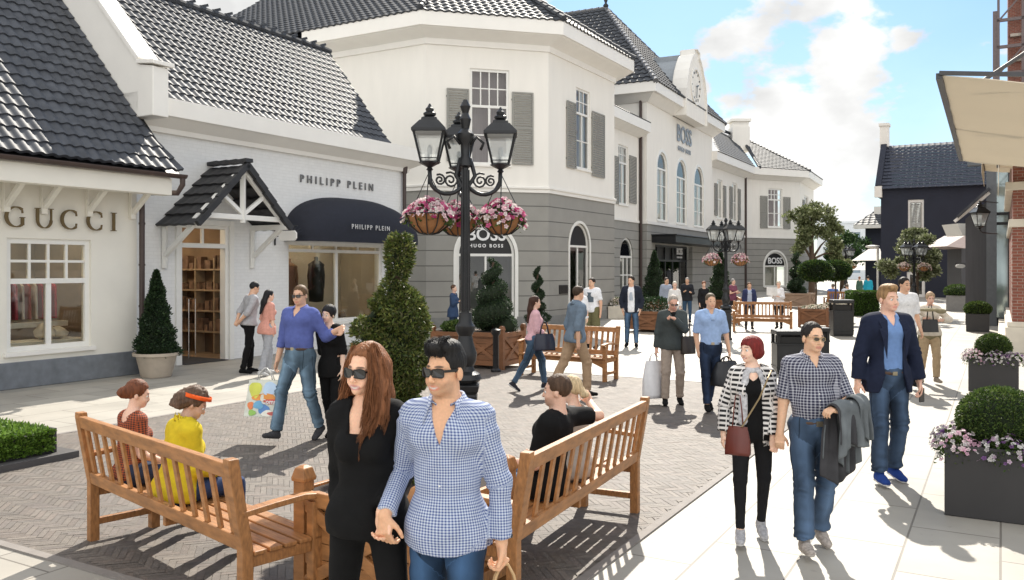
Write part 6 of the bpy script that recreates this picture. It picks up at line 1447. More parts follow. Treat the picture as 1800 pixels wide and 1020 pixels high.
    for s_,nm in ((1,'L'),(-1,'R')):
        shp,el,wr,fg,pn,curl = arms[nm]; pn = nrm(pn-fg*np.dot(pn,fg)); th_ = np.cross(fg,pn)*(1 if s_ < 0 else -1); hs = k*(.92 if fem else 1)
        arms[nm] = (shp,el,wr,fg,pn,curl,th_)
        HFm = Fr(wr, np.stack([th_,pn,fg],1)); B.ell((0,0,.045*hs),(.040*hs,.0165*hs,.052*hs),.012*k,HFm); B.add((0,0,-.01*hs),(0,0,.03*hs),.024*hs,.024*hs,.012*k,HFm,(1,.75,1))
        if hands:
            for i,(o_,l_) in enumerate(((.028,.070),(.010,.079),(-.009,.073),(-.027,.058))):
                p0 = np.array([o_*hs,0,.082*hs]); c1 = R(curl*(1+.12*i)); c2 = R(curl*2.1*(1+.1*i)); d1 = np.array([o_*.8,math.sin(c1),math.cos(c1)]); d2 = np.array([0,math.sin(c2),math.cos(c2)]); d3 = np.array([0,math.sin(c2*1.35),math.cos(c2*1.35)])
                p1 = p0+d1*l_*.48*hs; p2 = p1+d2*l_*.32*hs; p3 = p2+d3*l_*.24*hs
                B.add(p0-d1*.02*hs,p1,.0098*hs,.0088*hs,.003*k,HFm); B.add(p1,p2,.0088*hs,.0080*hs,.003*k,HFm); B.add(p2,p3,.0080*hs,.0066*hs,.003*k,HFm)
            t0 = np.array([.022*hs,.004*hs,.018*hs]); t1 = t0+nrm([.75,.35,.75])*.042*hs; t2 = t1+nrm([.35,.45,.9])*.030*hs; t3 = t2+nrm([.1,.5,.9])*.02*hs
            B.add(t0,t1,.015*hs,.0115*hs,.006*k,HFm); B.add(t1,t2,.0105*hs,.0095*hs,.003*k,HFm); B.add(t2,t3,.0095*hs,.008*hs,.003*k,HFm)
        else: B.ell((0,.012*hs,.10*hs),(.036*hs,.017*hs,.05*hs),.012*k,HFm)
        if hvox:
            ctr = wr+fg*.09*hs
            for ai in range(3): fine.append((ai, ctr[ai]-.085, ctr[ai]+.085, hvox))
    if hvox:
        hc = HF.w(h(0,0,.03))
        for ai,e in ((0,.10),(1,.12),(2,.14)): fine.append((ai, hc[ai]-e, hc[ai]+e, hvox))
    for nm in 'LR':
        FF = legs[nm][3]; B.add((0,.02*k,-.045*k),(0,-.13*k,-.05*k),.03*k,.026*k,.02*k,FF,(1.1,1,.8))
    V, Q = B.mesh(vox, fine); V = relax(V, Q, 1, .35)
    # skin colouring (real skin tone differences only)
    q = HF.loc(V)/hk; base = np.array(skin)*np.ones((len(V),3)); base *= (1+.10*vnoise(V*14)[:,None]+.06*vnoise(V*90)[:,None])
    fm = (q[:,2] > -.09)&(q[:,1] < 0)&(np.abs(q[:,0]) < .09)
    def blob(c, r_): e = (q-np.array(c))/np.array(r_); return np.clip(1.25-np.sqrt((e*e).sum(1)),0,1)[:,None]
    lipc = np.array(lip if lip else (skin[0]*.85,skin[1]*.58,skin[2]*.62))
    if vox > .0135:
        for s_ in (-1,1): w_ = np.clip(blob((s_*.030,-.082,.037),(.014,.02,.007))*2,0,.9); base = base*(1-w_)+np.array((.05,.035,.03))*w_
    if vox < .023:
        w_ = np.clip(blob((0,-.089,-.030),(mw+.004,.014,.0115))*3,0,1)*(fm[:,None]); base = base*(1-w_)+lipc*w_
        for s_ in (-1,1):
            w_ = blob((s_*.040,-.07,.0),(.022,.02,.02))*.25; base = base*(1-w_)+np.array((skin[0]*1.02,skin[1]*.75,skin[2]*.75))*w_
            bc = np.array(brow if brow else (.03,.02,.015)); w_ = np.clip(blob((s_*.030,-.080,.0655-0*abs(s_)),(.021,.02,.0052))*2.2,0,.9); base = base*(1-w_)+bc*w_
        if smile > .4:
            zz = -.0295-ml*.6+(q[:,0]/.02)**2*.0045*smile; w_ = np.clip(1.6-np.sqrt((q[:,0]/.019)**2+((q[:,2]-zz)/.0042)**2),0,1)*(q[:,1]<-.06); w_ = w_[:,None]; base = base*(1-w_)+np.array((.74,.70,.64))*w_
        if stubble:
            m_ = np.clip((.004-q[:,2])*60,0,1)*np.clip((-.0-q[:,1])*40,0,1)*(q[:,2]>-.085); m_ = np.maximum(m_, np.clip(blob((0,-.09,-.012),(.028,.02,.008))[:,0]*2,0,1)); w_ = (m_*stubble)[:,None]*(1-np.clip(blob((0,-.089,-.030),(mw+.003,.014,.010))*3,0,1)); base = base*(1-w_)+np.array((.06,.045,.038))*w_
    body = np_mesh('body', V, Q, m_skin, rt, col=base)
    # eyes
    if vox < .014 and not (glasses and glasses.get('dark',1)):
        for s_ in (-1,1):
            mb = MB(); c = HF.w(h(s_*.030,-.0735,.037)); mb.lathe([(.0118*k*math.sin(a),-.0118*k*math.cos(a)) for a in np.linspace(.05,math.pi-.05,9)], 12, tuple(c)); e_ = mb.build('eye', m_eye, rt, smooth=True)
            mb = MB(); c = HF.w(h(s_*.030,-.0835,.037)); mb.lathe([(.0052*k*math.sin(a),-.0052*k*math.cos(a)) for a in np.linspace(.05,math.pi-.05,7)], 10, tuple(c)); mb.build('iris', m_iris, e_, smooth=True)
    if smile > .4 and vox < .011:
        mb = MB(); n_ = 8; pts = [HF.w(h(x, -.0845+abs(x)*.25, -.0275-ml*.6+(x/.02)**2*.0045*smile)) for x in np.linspace(-.021,.021,n_)]
        up_ = HF.M[:,2]*.0045*k; bk_ = HF.M[:,1]*.006*k; vs = []
        for p in pts: vs += [p-up_,p+up_,p+up_+bk_,p-up_+bk_]
        mb.add(vs, [(i*4,i*4+4,i*4+5,i*4+1) for i in range(n_-1)]); mb.build('teeth', m_teeth, rt, fix=False)
    # glasses
    if glasses:
        mb = MB(); wd, hg, rd_ = glasses.get('w',.024), glasses.get('h',.0175), glasses.get('round',.35); yy = -.100
        fr2 = MB()
        for s_ in (-1,1):
            o_ = []
            for a in np.linspace(0,2*math.pi,21)[:-1]:
                ca,sa = math.cos(a), math.sin(a); ex = rd_ if rd_ < 1 else 1; x = math.copysign(abs(ca)**ex,ca)*wd; z = math.copysign(abs(sa)**ex,sa)*hg; z *= 1-.12*(x*s_ < 0)*1; o_.append((s_*.0315+x, yy+abs(s_*.0315+x)**2*4.2, .038+z))
            mb.add([HF.w(h(*p)) for p in o_]+[HF.w(h(p[0],p[1]+.002,p[2])) for p in o_], [tuple(range(20)),tuple(range(39,19,-1))])
            fr2.tube([HF.w(h(p[0],p[1]-.0005,p[2])) for p in o_+[o_[0]]], glasses.get('rim',.0022)*k, 5)
            fr2.bar(HF.w(h(s_*.056,yy+.014,.047)), HF.w(h(s_*.079*fs,.01,.043)), .003*k, glasses.get('arm',.008)*k)
        fr2.tube([HF.w(h(-.009,yy,.045)),HF.w(h(.009,yy,.045))], .0026*k, 5)
        g_ = fr2.build('spectacle_frame' if not glasses.get('dark',1) else 'sunglasses', glasses.get('fm',m_frame_), rt)
        mb.build('lens', glasses.get('lens', m_lens if glasses.get('dark',1) else m_glass), g_, fix=False)
    # ---- garments
    def finish(S_, name, mt, amp, v_=None, parent=rt, segs=None, fold=1.0, rel=1, hairc=None, fn=()):
        V, Q = S_.mesh(v_ or vox, fn)
        if len(V) == 0: return None
        V = relax(V, Q, rel, .4)
        # cloth coordinates: nearest limb
        sg = [(T.w((0,0,-.1*k)),T.w((0,0,.5*k)),T.M[:,0],.15*k)]
        for nm in 'LR':
            a_ = arms[nm]; sg += [(a_[0],a_[1],T.M[:,0],.05*k),(a_[1],a_[2],T.M[:,0],.045*k)]
            l_ = legs[nm]; sg += [(l_[0],l_[1],np.array([1.,0,0]),.08*k),(l_[1],l_[2],np.array([1.,0,0]),.06*k)]
        best = np.full(len(V),9.); pat = np.zeros((len(V),3)); nearj = np.zeros(len(V))
        for i,(a,b,x,rr) in enumerate(sg):
            ba = b-a; L = np.linalg.norm(ba); t0_ = ((V-a)@ba)/(L*L); t = t0_; ex_ = np.maximum(np.maximum(-t0_,t0_-1),0)*L/rr; c = a+t[:,None]*ba; d = V-c; z = ba/L; x_ = nrm(x-z*np.dot(x,z)); y_ = np.cross(z,x_); u = d@x_; v = d@y_; dist = np.sqrt(u*u+v*v)/rr+ex_*.8
            m_ = dist < best; best[m_] = dist[m_]
            an_ = np.arctan2(u,-v) if i else None
            ucoord = np.arctan2(u,v)*rr*1.0 if i else np.arctan2(u/1.45,-v)*.155*k
            pat[m_,0] = (ucoord if i else ucoord)[m_]+i*.37; pat[m_,1] = (t*L)[m_]; pat[m_,2] = i; nearj[m_] = (np.exp(-((t-1)/.22)**2)+np.exp(-(t/.2)**2)*.7)[m_]*(1 if i else .25)
        n = vnormals(V, Q)
        if amp:
            so_ = seed*3.7
            dz = (V-pel)@T.M[:,2]; w1 = vnoise(np.stack([V[:,0]*7+so_,V[:,1]*7,V[:,2]*4],1)); w2 = vnoise(np.stack([V[:,0]*12+V[:,2]*9+so_,V[:,1]*12,V[:,2]*16-V[:,0]*8],1))
            w3 = np.abs(vnoise(np.stack([V[:,0]*6,V[:,1]*6+9,V[:,2]*30+6*w1],1)))*-2+.3
            V = V+n*((w1*1.6+w2*1.3+w3*nearj*1.9*fold)*amp)[:,None]
        return np_mesh(name, V, Q, mt, parent, pat=pat)
    J['finish'] = finish
    for gi, g in enumerate(wear):
        kd = g['kind']; S_ = Sdf(); t = g.get('t',.012)*k; mt = g['mat']; amp = g.get('amp',.006)*k
        if kd == 'top':
            torso(S_, t, .05)
            for nm in 'LR':
                sl_ = g.get('sleeve',2.0); sl_ = sl_[0 if nm == 'L' else 1] if isinstance(sl_,tuple) else sl_
                if sl_ > 0:
                    e, dr = arm(S_, nm, t+g.get('st',0)*k, sl_, t1=t+g.get('st1',.004)*k, kk=.045)
                    el_ = arms[nm][1]
                    S_.clips.append(lambda P, e=e, dr=dr: np.where(((P-e)@dr < .13*k)&(np.linalg.norm((P-e)-((P-e)@dr)[:,None]*dr,axis=1) < .058*k+t*.6), (P-e)@dr, -1))
            if g.get('neck_up'): S_.add(nb, nb+T.M[:,2]*.05*k, .062*k, .064*k, .02*k, t=t*.5)
            if g.get('skirt') is not None or g.get('hem',-.13) < -.05: S_.ell((0,.005*k,(g.get('hem',-.13)+.02)*k), f_(*((.168,.118,.19) if fem else (.170,.120,.19))), .06*k, T, t+g.get('skirt',0)*k); S_.ell((0,.004*k,-.03*k), f_(*((.166,.112,.15) if fem else (.168,.112,.15))), .05*k, T, t)
            hem, hs_ = g.get('hem',-.13), g.get('hemshape',0)
            S_.clips.append(lambda P, hem=hem, hs_=hs_: (hem*k+hs_*k*np.minimum(np.abs(T.loc(P)[:,0])/(.15*k),1.1)**2)-T.loc(P)[:,2])
            nk = g.get('neck',('crew',.07))
            def neck(P, nk=nk):
                q = T.loc(P); r_ = np.sqrt(q[:,0]**2+(q[:,1]-.012*k)**2); up_ = q[:,2]-(.42*k)
                hole = np.maximum(nk[1]*k-np.sqrt(q[:,0]**2*.8+(q[:,1]-.004*k)**2), -up_*1.0) if nk[0] != 'open' else np.full(len(P),-1.)
                hole = np.minimum(nk[1]*k-np.sqrt(q[:,0]**2+(q[:,1]-.012*k)**2), up_)
                if nk[0] in ('v','scoop','square','open'):
                    zb_ = nk[2]*k; wt_ = nk[3]*k; f = np.clip((q[:,2]-zb_)/(.49*k-zb_),0,1)
                    if nk[0] == 'v' or nk[0] == 'open': wdt = wt_*f
                    elif nk[0] == 'square': wdt = wt_*np.clip((q[:,2]-zb_)/(.004*k),0,1)
                    else: wdt = wt_*np.sqrt(f*1.8+1e-6).clip(0,1)
                    vv = np.minimum(wdt-np.abs(q[:,0]-nk[4]*k if len(nk) > 4 else q[:,0]), np.minimum(-q[:,1]-.015*k, q[:,2]-zb_)); hole = np.maximum(hole, vv)
                return hole
            S_.clips.append(neck)
            if 'open' in g:  # open front jacket: (half width at hem, half width at chest, waist width)
                w0,w1_,w2_ = g['open']
                def opn(P): q = T.loc(P); z = q[:,2]/k; wd_ = np.interp(z, [-.3,.0,.15,.35,.5],[w0,w1_,w1_,w2_,w2_*.8])*k; return np.minimum(wd_-np.abs(q[:,0]), -q[:,1]-.01*k)
                S_.clips.append(opn)
            o = finish(S_, g['name'], mt, amp, fold=g.get('fold',1), fn=fine if g.get('fine') else ())
            if g.get('collar'):
                ow = g['collar']; n_ = 36; V_ = []; P_ = []
                for i in range(n_+1):
                    ph = R(g.get('cgap',26)+(360-2*g.get('cgap',26))*i/n_); fr_ = max(0,math.cos(ph)); sd_ = math.sin(ph); cs_ = -math.cos(ph)
                    tip = max(0,1-min(i,n_-i)/4.0)**1.5
                    for r_,z_ in ((.061,.475),(.066+.006*fr_,.548-.038*fr_),(.071+.006*fr_,.553-.038*fr_),(.088+.014*fr_,.522-.042*fr_),(.104+.024*fr_+.012*tip,.486-.058*fr_-.03*tip)):
                        V_.append(T.w((sd_*r_*k*1.02+math.copysign(ow*.22*tip*k,sd_)*(r_>.075), .014*k+cs_*r_*k, z_*k))); P_.append((ph*.08, z_, 0))
                Qc = np.array([(i*5+j,i*5+j+1,i*5+j+6,i*5+j+5) for i in range(n_) for j in range(4)])
                co_ = np_mesh('collar', np.array(V_), Qc, g.get('cmat',mt), o, pat=np.array(P_)); sm_ = co_.modifiers.new('thick','SOLIDIFY'); sm_.thickness = .003; sm_.offset = 0
            if g.get('buttons'):
                n_ = g['buttons']
                for i in range(n_):
                    z = g.get('b0',.33)-(g.get('b0',.33)-hem-.05)*i/n_; d_ = Sdf(); torso(d_, t, .05); y = -.3*k; best_ = None
                    ys = np.linspace(-.25*k,0,120); P_ = np.array([T.w((0,yy_,z*k)) for yy_ in ys]); ff = np.min([d_.dist(pr,P_)*1.0 for pr in d_.p],0); j = int(np.argmax(ff < .003)); p_ = P_[j]
                    mb = MB(); mb.lathe([(.0001,-.0058*k),(.0058*k,-.002*k),(.0058*k,.002*k),(.0001,.0058*k)], 10, tuple(p_)); mb.build('button', cloth('button',(.75,.75,.72)), o, smooth=True)
        elif kd == 'trousers':
            for _,c,r_ in tors[:2]: S_.ell(np.array(c)*k, f_(*r_), .05*k, T, t*.7)
            for s_ in (-1,1): S_.ell((s_*.07*k,.055*k,-.035*k), np.array((.078,.072,.085))*k, .03*k, T, t*.7)
            for nm in 'LR':
                e, dr = leg(S_, nm, t, g.get('upto',1.97), hem=g.get('hem',.006)*k); kn = legs[nm][1 if g.get('upto',2) > 1 else 0]
                S_.clips.append(lambda P, e=e, dr=dr: np.where(np.linalg.norm(P-e,axis=1) < .14*k, (P-e)@dr, -1))
            ws = g.get('waist',.10); S_.clips.append(lambda P, ws=ws: T.loc(P)[:,2]-ws*k)
            finish(S_, g['name'], mt, amp, fold=g.get('fold',1.2))
        elif kd == 'belt':
            for _,c,r_ in tors[:2]: S_.ell(np.array(c)*k, f_(*r_), .05*k, T, t)
            z0_,z1_ = g['z']; S_.clips.append(lambda P: np.maximum(z0_*k-T.loc(P)[:,2], T.loc(P)[:,2]-z1_*k)); o = finish(S_, 'belt', mt, 0)
            mb = MB(); p = T.w((0,-.108*k-t-.004-belly*.5*k,(z0_+z1_)/2*k)); mb.bx(p[0]-.022,p[0]+.022,p[1]-.006,p[1]+.006,p[2]-.018,p[2]+.018); mb.build('buckle', mat('brass_buckle',(.5,.42,.3),.3,metal=.8), o)
        elif kd == 'shoes':
            for nm in 'LR':
                S_ = Sdf(); FF = legs[nm][3]; S_.add((0,.028*k,-.042*k),(0,-.06*k,-.040*k),.037*k,.036*k,.02*k,FF,(1,1,1.05),t*.3); S_.add((0,-.06*k,-.045*k),(0,-.150*k,-.052*k),.040*k,.033*k,.02*k,FF,(1.05,1,.8),t*.3); S_.add((0,.01*k,-.02*k),(0,.0,.015*k+g.get('up',0)*k),.040*k,.042*k,.02*k,FF)
                if g.get('heel'): S_.add((0,.045*k,-.06*k),(0,.045*k,-.10*k),.014*k,.01*k,.01*k,FF)
                S_.clips.append(lambda P, FF=FF: np.maximum(-.078*k-FF.loc(P)[:,2], FF.loc(P)[:,2]-(.02+g.get('up',0))*k)); o = finish(S_, 'shoe', mt, 0, v_=min(vox,.012))
                if g.get('sole') is not None and o:
                    S_ = Sdf(); S_.add((0,.028*k,-.06*k),(0,-.06*k,-.06*k),.041*k,.038*k,.02*k,FF); S_.add((0,-.06*k,-.06*k),(0,-.150*k,-.06*k),.043*k,.036*k,.02*k,FF); S_.clips.append(lambda P, FF=FF: np.maximum(-.079*k-FF.loc(P)[:,2], FF.loc(P)[:,2]+.056*k)); finish(S_, 'sole', g['sole'], 0, v_=min(vox,.012), parent=o)
        elif kd == 'sdf':
            g['fn'](S_, J, k); finish(S_, g['name'], mt, amp, v_=g.get('vox'), fold=g.get('fold',1))
    # ---- hair
    if hair:
        hc, st = hair['col'], hair['style']; S_ = Sdf(); up = hair.get('vol',.010)
        hh = lambda c, r_, kk=.015: S_.ell(h(*c), h(*r_), kk*k, HF)
        yb_ = [-.12,-.085,-.05,-.030,-.010,.005,.03,.06,.12]
        if st == 'short': 
            hh((0,.020,.078),(.074*fs+up*.7,.092+up*.8,.084+up)); zb_ = [.125,.118,.105,.035,.020,.050,.02,-.025,-.045]
            if hair.get('quiff'): hh((0,-.045,.150),(.048,.045,.026),.03); hh((0,.0,.155),(.056,.06,.024),.03)
            if hair.get('recede'): zb_ = [.16,.145,.125,.06,.020,.050,.02,-.025,-.045]
        elif st == 'fringe': hh((0,.018,.078),(.078+up*.7,.096+up*.8,.086+up)); zb_ = [.096,.093,.08,.0,-.01,-.01,-.02,-.05,-.07]
        elif st in ('long','pony','bun','curly'):
            hh((0,.020,.078),(.074*fs+up*.8,.092+up*.8,.084+up)); zb_ = [.142,.134,.112,.03,-.02,-.03,-.04,-.05,-.07] if st == 'long' else [.122,.115,.095,.04,.015,.035,.01,-.03,-.05]
        elif st == 'bob': hh((0,.022,.072),(.092,.108,.098)); hh((0,.035,.015),(.098,.090,.070)); zb_ = [.085,.085,.075,-.035,-.05,-.05,-.06,-.07,-.09]
        def hl(P):
            q = HF.loc(P)/hk; zc_ = np.interp(q[:,1], yb_, zb_)
            if hair.get('part'): zc_ = zc_-.012*np.clip(1-np.abs(q[:,0]-.01)/.03,0,1)*0
            x = np.abs(q[:,0]); zc_ = zc_-np.clip((x-.045)/.03,0,1)*np.where(q[:,1]<-.02,.045 if st in('long','bob','fringe') else .02,0)
            m = (q[:,2] < .22)&(q[:,2] > -.12)&(np.abs(q[:,1]) < .14); keep = (zc_-q[:,2])*k*.8
            face_ = np.minimum(.060-x+.0*q[:,2], -.035-q[:,1])*k if st in ('long','bob') else -1
            below = np.maximum(keep, -1)
            if st in ('long','bob'): return np.where(q[:,2] > -.04, np.minimum(below, np.maximum(face_, np.where(q[:,1] < -.03, -1, -1))) if st == 'x' else np.where((x < .062)&(q[:,1] < -.02), below, -1), np.where((x < .055)&(q[:,1] < -.0), .01, -1))
            return below
        S_.clips.append(hl)
        if 'extra' in hair:
            E2 = []
            for e in hair['extra']: E2.append(e)
            for (a,b,ra,rb,kk,sc) in E2: S_.add(h(*a),h(*b),ra*k,rb*k,kk*k,HF,sc)
        if st == 'bob': S_.clips.append(lambda P: -.062*k-HF.loc(P)[:,2])
        hv = min(vox, hvox) if hvox else vox; V, Q = S_.mesh(max(hv,.0045), ()); V = relax(V, Q, 1, .3)
        if len(V):
            n = vnormals(V, Q); q = HF.loc(V)/hk; fr_ = hair.get('freq',1); am = hair.get('amp',.004)*k
            if st == 'curly': d = vnoise(q*55)*2.0+vnoise(q*110)*1.2
            else: 
                an_ = np.arctan2(q[:,0],q[:,1]+.02); wv = hair.get('wave',0)*np.sin(q[:,2]*38+3*np.sin(an_*2)); d = vnoise(np.stack([an_*14*fr_+wv, q[:,2]*9, q[:,1]*3],1))*1.5+vnoise(np.stack([an_*34*fr_+wv*2, q[:,2]*14, q[:,1]*8],1))
            V = V+n*(d*am)[:,None]; ho = np_mesh('hair', V, Q, hair_mat(hc), rt)
            if hair.get('strands'): strands(ho, J, hair, hc)
            if hair.get('tie'): mb = MB(); mb.lathe([(.016,-.006),(.02,0),(.016,.006)], 10, tuple(HF.w(h(*hair['tie'])))); mb.build('hair_tie', m_frame_, ho, smooth=True)
    return J

def strands(ho, J, hair, col):
    return locks(ho, J, hair, col)
def locks(ho, J, hair, col):
    """thin locks laid along guide curves in head space: real tubes, one mesh"""
    HF, k = J['HF'], J['hk']; r = np.random.default_rng(5); mb = MB()
    for (path, n, spread, rad) in hair['strands']:
        path = np.array(path); L = len(path)-1
        for i in range(n//5+1):
            oc = r.normal(0,1,3)*spread; ph = r.random()*6; e = .74+.26*r.random(); fq = r.uniform(7,11); am = r.uniform(.006,.012)
            for j_ in range(14):
                of = r.normal(0,1,3)*.0042; pts = []; m = 16; e2 = e*r.uniform(.93,1.0)
                for t in np.linspace(0,1,m):
                    u = t*L*e2; j = min(int(u),L-1); f = u-j; p = path[j]*(1-f)+path[j+1]*f; cl = 1-.55*t
                    w = am*t*math.sin(t*fq+ph)*1.2
                    pts.append(HF.w((p+oc*(.10+1.1*t)+of*cl*1.6+np.array([w,am*t*math.cos(t*fq+ph),0]))*k))
                mb.tube(pts, [rad*k*(1-.7*(q/(m-1))**3) for q in range(m)], 3, cap=False)
    return mb.build('loose_locks', hair_mat(col), ho, smooth=True, fix=False)
# ================================================================ cast
W_ = lambda px,py,Y: np.array(AT(px,py,Y))
def at(px, Y): return ((px-CX)*Y/F, Y)
tan = (.50,.30,.20); fair = (.62,.40,.31); asian = (.58,.38,.26)
m_ging = pattern_mat('blue_gingham', (.54,.60,.70), (.05,.085,.26), .0115, .0115, .5, .5)
top = lambda name, m, **k: dict(dict(kind='top', name=name, mat=m, amp=.009), **k)
trs = lambda name, m, **k: dict(dict(kind='trousers', name=name, mat=m, amp=.009), **k)
shoes = lambda m, **k: dict(kind='shoes', mat=m, **k)
blk = cloth('black', (.006,.006,.0065)); 
hand_pt = W_(676,908,3.60)
M1 = person('dark haired smiling man in blue gingham shirt and sunglasses, walking hand in hand in front', at(786,3.66), R(-12), 1.73, 'm',
    pose=dict(lean=1, twist=0, LA=((.27,.04,-1),(.06,-.16,-1),None,(-.8,-.5,0),48), RA=('ik', hand_pt, (-.15,.95,-.1), (.1,-.2,-1), (.3,.9,0), 40), LL=((.03,-.20,-1),(0,-.02,-1),0), RL=((-.03,.12,-1),(0,.45,-1),30)),
    head=(-22,2,0), skin=(.72,.41,.245), stubble=.30, brow=(.012,.008,.006), hair=dict(style='short', col=(.012,.011,.011), quiff=1, vol=.008, amp=.004, strands=[([(x_,-.070,.118),(x_*1.05,-.074,.158),(x_*1.05,-.045,.182),(x_,.0,.186)],26,.006,.0011) for x_ in (-.038,-.020,0,.020,.038)]), glasses=dict(w=.029,h=.0195,round=.45,rim=.003,arm=.011),
    face=dict(smile=1.0), build=.965, vox=.0075, hvox=.0042,
    wear=[top('shirt', m_ging, t=.010, st=.0, st1=.006, sleeve=1.93, hem=-.125, hemshape=.018, skirt=.012, neck=('v',.070,.335,.052), collar=.085, buttons=6, b0=.30, amp=.010, fold=1.2),
          trs('jeans', denim('mid',(.030,.065,.13)), t=.012, amp=.011, waist=.06), shoes(cloth('shoe',(.1,.06,.04)))])
W1 = person('smiling woman with long auburn hair, sunglasses and black blouse, holding the man by the hand', at(646,3.80), R(-8), 1.71, 'f',
    pose=dict(lean=1, LA=('ik', hand_pt+np.array([-.015,.02,.01]), (.15,.95,-.1), (.1,-.1,-1), (-.3,-.9,0), 38), RA=((-.10,.25,-1),(-.02,.1,-1)), LL=((.16,-.20,-1),(.06,.02,-1),0), RL=((-.10,.08,-1),(-.04,.4,-1),28)),
    head=(-20,3,3), skin=(.84,.50,.34), lip=(.55,.24,.22), brow=(.08,.04,.02), face=dict(smile=1.2), glasses=dict(w=.031,h=.0225,round=.6,rim=.0028,arm=.008), vox=.008, hvox=.0045,
    hair=dict(style='long', col=(.235,.095,.040), vol=.014, amp=.005, wave=1.2, freq=1.2, extra=[
        ((.070,.015,.085),(.088,.00,-.02),.028,.034,.03,(1,1.3,1)),((.088,.00,-.02),(.098,-.02,-.14),.034,.038,.03,(1,1.1,1)),((.098,-.02,-.14),(.085,-.075,-.26),.036,.022,.03,(1,1,1)),((.085,-.075,-.26),(.075,-.10,-.33),.022,.006,.02,(1,1,1)),
        ((-.066,.015,.085),(-.082,.01,-.02),.024,.028,.03,(1,1.3,1)),((-.082,.01,-.02),(-.098,.0,-.14),.028,.026,.03,(1,1,1)),((-.098,.0,-.14),(-.10,-.04,-.23),.024,.008,.03,(1,1,1)),
        ((0,.09,.04),(0,.10,-.10),.060,.060,.04,(1.3,.7,1)),((0,.10,-.10),(.02,.10,-.24),.055,.03,.04,(1.6,.6,1))],
        strands=[([(.055,-.03,.145),(.088,-.045,.06),(.095,-.05,-.04),(.102,-.055,-.14),(.088,-.10,-.24),(.08,-.115,-.36)],150,.012,.0015),
                 ([(.045,.0,.160),(.098,.01,.05),(.110,.0,-.06),(.125,-.02,-.16),(.12,-.06,-.26)],150,.012,.0015),
                 ([(-.05,-.02,.145),(-.082,-.035,.05),(-.09,-.035,-.05),(-.11,-.04,-.14),(-.115,-.06,-.24)],120,.010,.0015),
                 ([(.06,-.045,.13),(.080,-.065,.05),(.078,-.07,-.05),(.075,-.09,-.16),(.06,-.125,-.28)],70,.008,.0015)]),
    wear=[top('blouse', blk, t=.012, st=.002, st1=.01, sleeve=1.8, hem=-.09, skirt=.002, neck=('square',.070,.37,.058), amp=.011), 
          trs('trousers', cloth('black_trouser',(.006,.006,.0065)), t=.006, amp=.004, waist=.08), shoes(cloth('shoe_b',(.02,.02,.02)))])

# ---- helpers for held things
def thing(name, label, cat, p, rz=0, group=None): return root(name, label, cat, tuple(p), rz, group)
def hand_of(J, nm):
    a = J['arms'][nm]; p = a[2]+a[3]*.085*J['k']; M = np.array(Matrix.Rotation(J['rz'],3,'Z')); return Vector(M@p+np.array([J['loc'][0],J['loc'][1],0]))
def carrier(name, label, cat, p, w, h, d, m, rz=0, handle=.22, soft=.0, hm=None, taper=.85, deco=None, hr=.006):
    # bag hanging from point p
    t = thing(name, label, cat, p, rz); z1 = -handle; z0 = z1-h; mb = MB(); n_ = 10
    rows = []
    for j in range(n_+1):
        f = j/n_; ww = w/2*(1-(1-taper)*f)*(1+soft*math.sin(math.pi*f)*.3); dd = d/2*(1-.75*f)*(1+soft*.4*math.sin(math.pi*f)); z = z0+h*f; rows.append([(-ww,-dd,z),(0,-dd*1.25,z+.004),(ww,-dd,z),(ww*1.0,dd,z),(0,dd*1.25,z),(-ww,dd,z)])
    vs = [p_ for r_ in rows for p_ in r_]; fs = [(j*6+i,j*6+(i+1)%6,(j+1)*6+(i+1)%6,(j+1)*6+i) for j in range(n_) for i in range(6)]+[(5,4,3,2,1,0)]
    mb.add(vs, fs); b = mb.build('bag_body', m, t, bevel=.004 if soft == 0 else 0, smooth=soft > 0)
    mb = MB()
    for s_ in (-1,1): mb.tube([(-w*.22,s_*d*.12,z1-.01),(-w*.16,s_*d*.08,z1*.45),(-.015,0,-.0),(.015,0,.0),(w*.16,s_*d*.08,z1*.45),(w*.22,s_*d*.12,z1-.01)], hr, 6)
    mb.build('handle', hm or m, t, smooth=True)
    if deco: deco(t, b, w, h, d, z0, z1)
    return t
jean = lambda n,c: denim(n,c)
sk_m = (.66,.40,.27); sk_f = (.74,.48,.36)
m_kraft = mat('kraft_paper', (.50,.33,.17), .8, var=.1)
carrier('paper_bag', 'brown kraft paper bag with twisted handles in the gingham man\'s hand', 'bag', hand_of(M1,'L')+Vector((.01,-.02,.0)), .24,.30,.12, m_kraft, R(15), handle=.10, hm=m_kraft, taper=1)
# couple in purple and black
pp = at(584,10.2)
M2 = person('tall man in purple-blue shirt and faded jeans with his arm round a woman in black', at(527,10.1), R(-24), 1.86, 'm', pose=dict(lean=-1, LA=('ik', W_(602,576,9.98), (.1,.3,-1), (.1,-.6,-.8), (0,-1,-.2), 25), RA=((-.22,.0,-1),(-.12,-.25,-1)), LL=((.05,.10,-1),(.0,.45,-1),25), RL=((-.05,-.45,-1),(0,-.22,-1),-12)),
    head=(8,2,-3), skin=sk_m, hair=dict(style='short', col=(.12,.07,.035), vol=.008), glasses=dict(w=.025,h=.017), vox=.013, build=1.08, belly=.01, face=dict(smile=.3),
    wear=[top('shirt', cloth('purple_blue',(.10,.13,.36)), t=.014, sleeve=1.45, hem=.06, neck=('v',.066,.40,.04), collar=.06, amp=.007), trs('jeans', jean('faded',(.10,.155,.21)), t=.016, hem=.012, amp=.012), dict(kind='belt', mat=m_belt, z=(.045,.085), t=.016*1.04), shoes(cloth('grey_shoe',(.05,.05,.055)))])
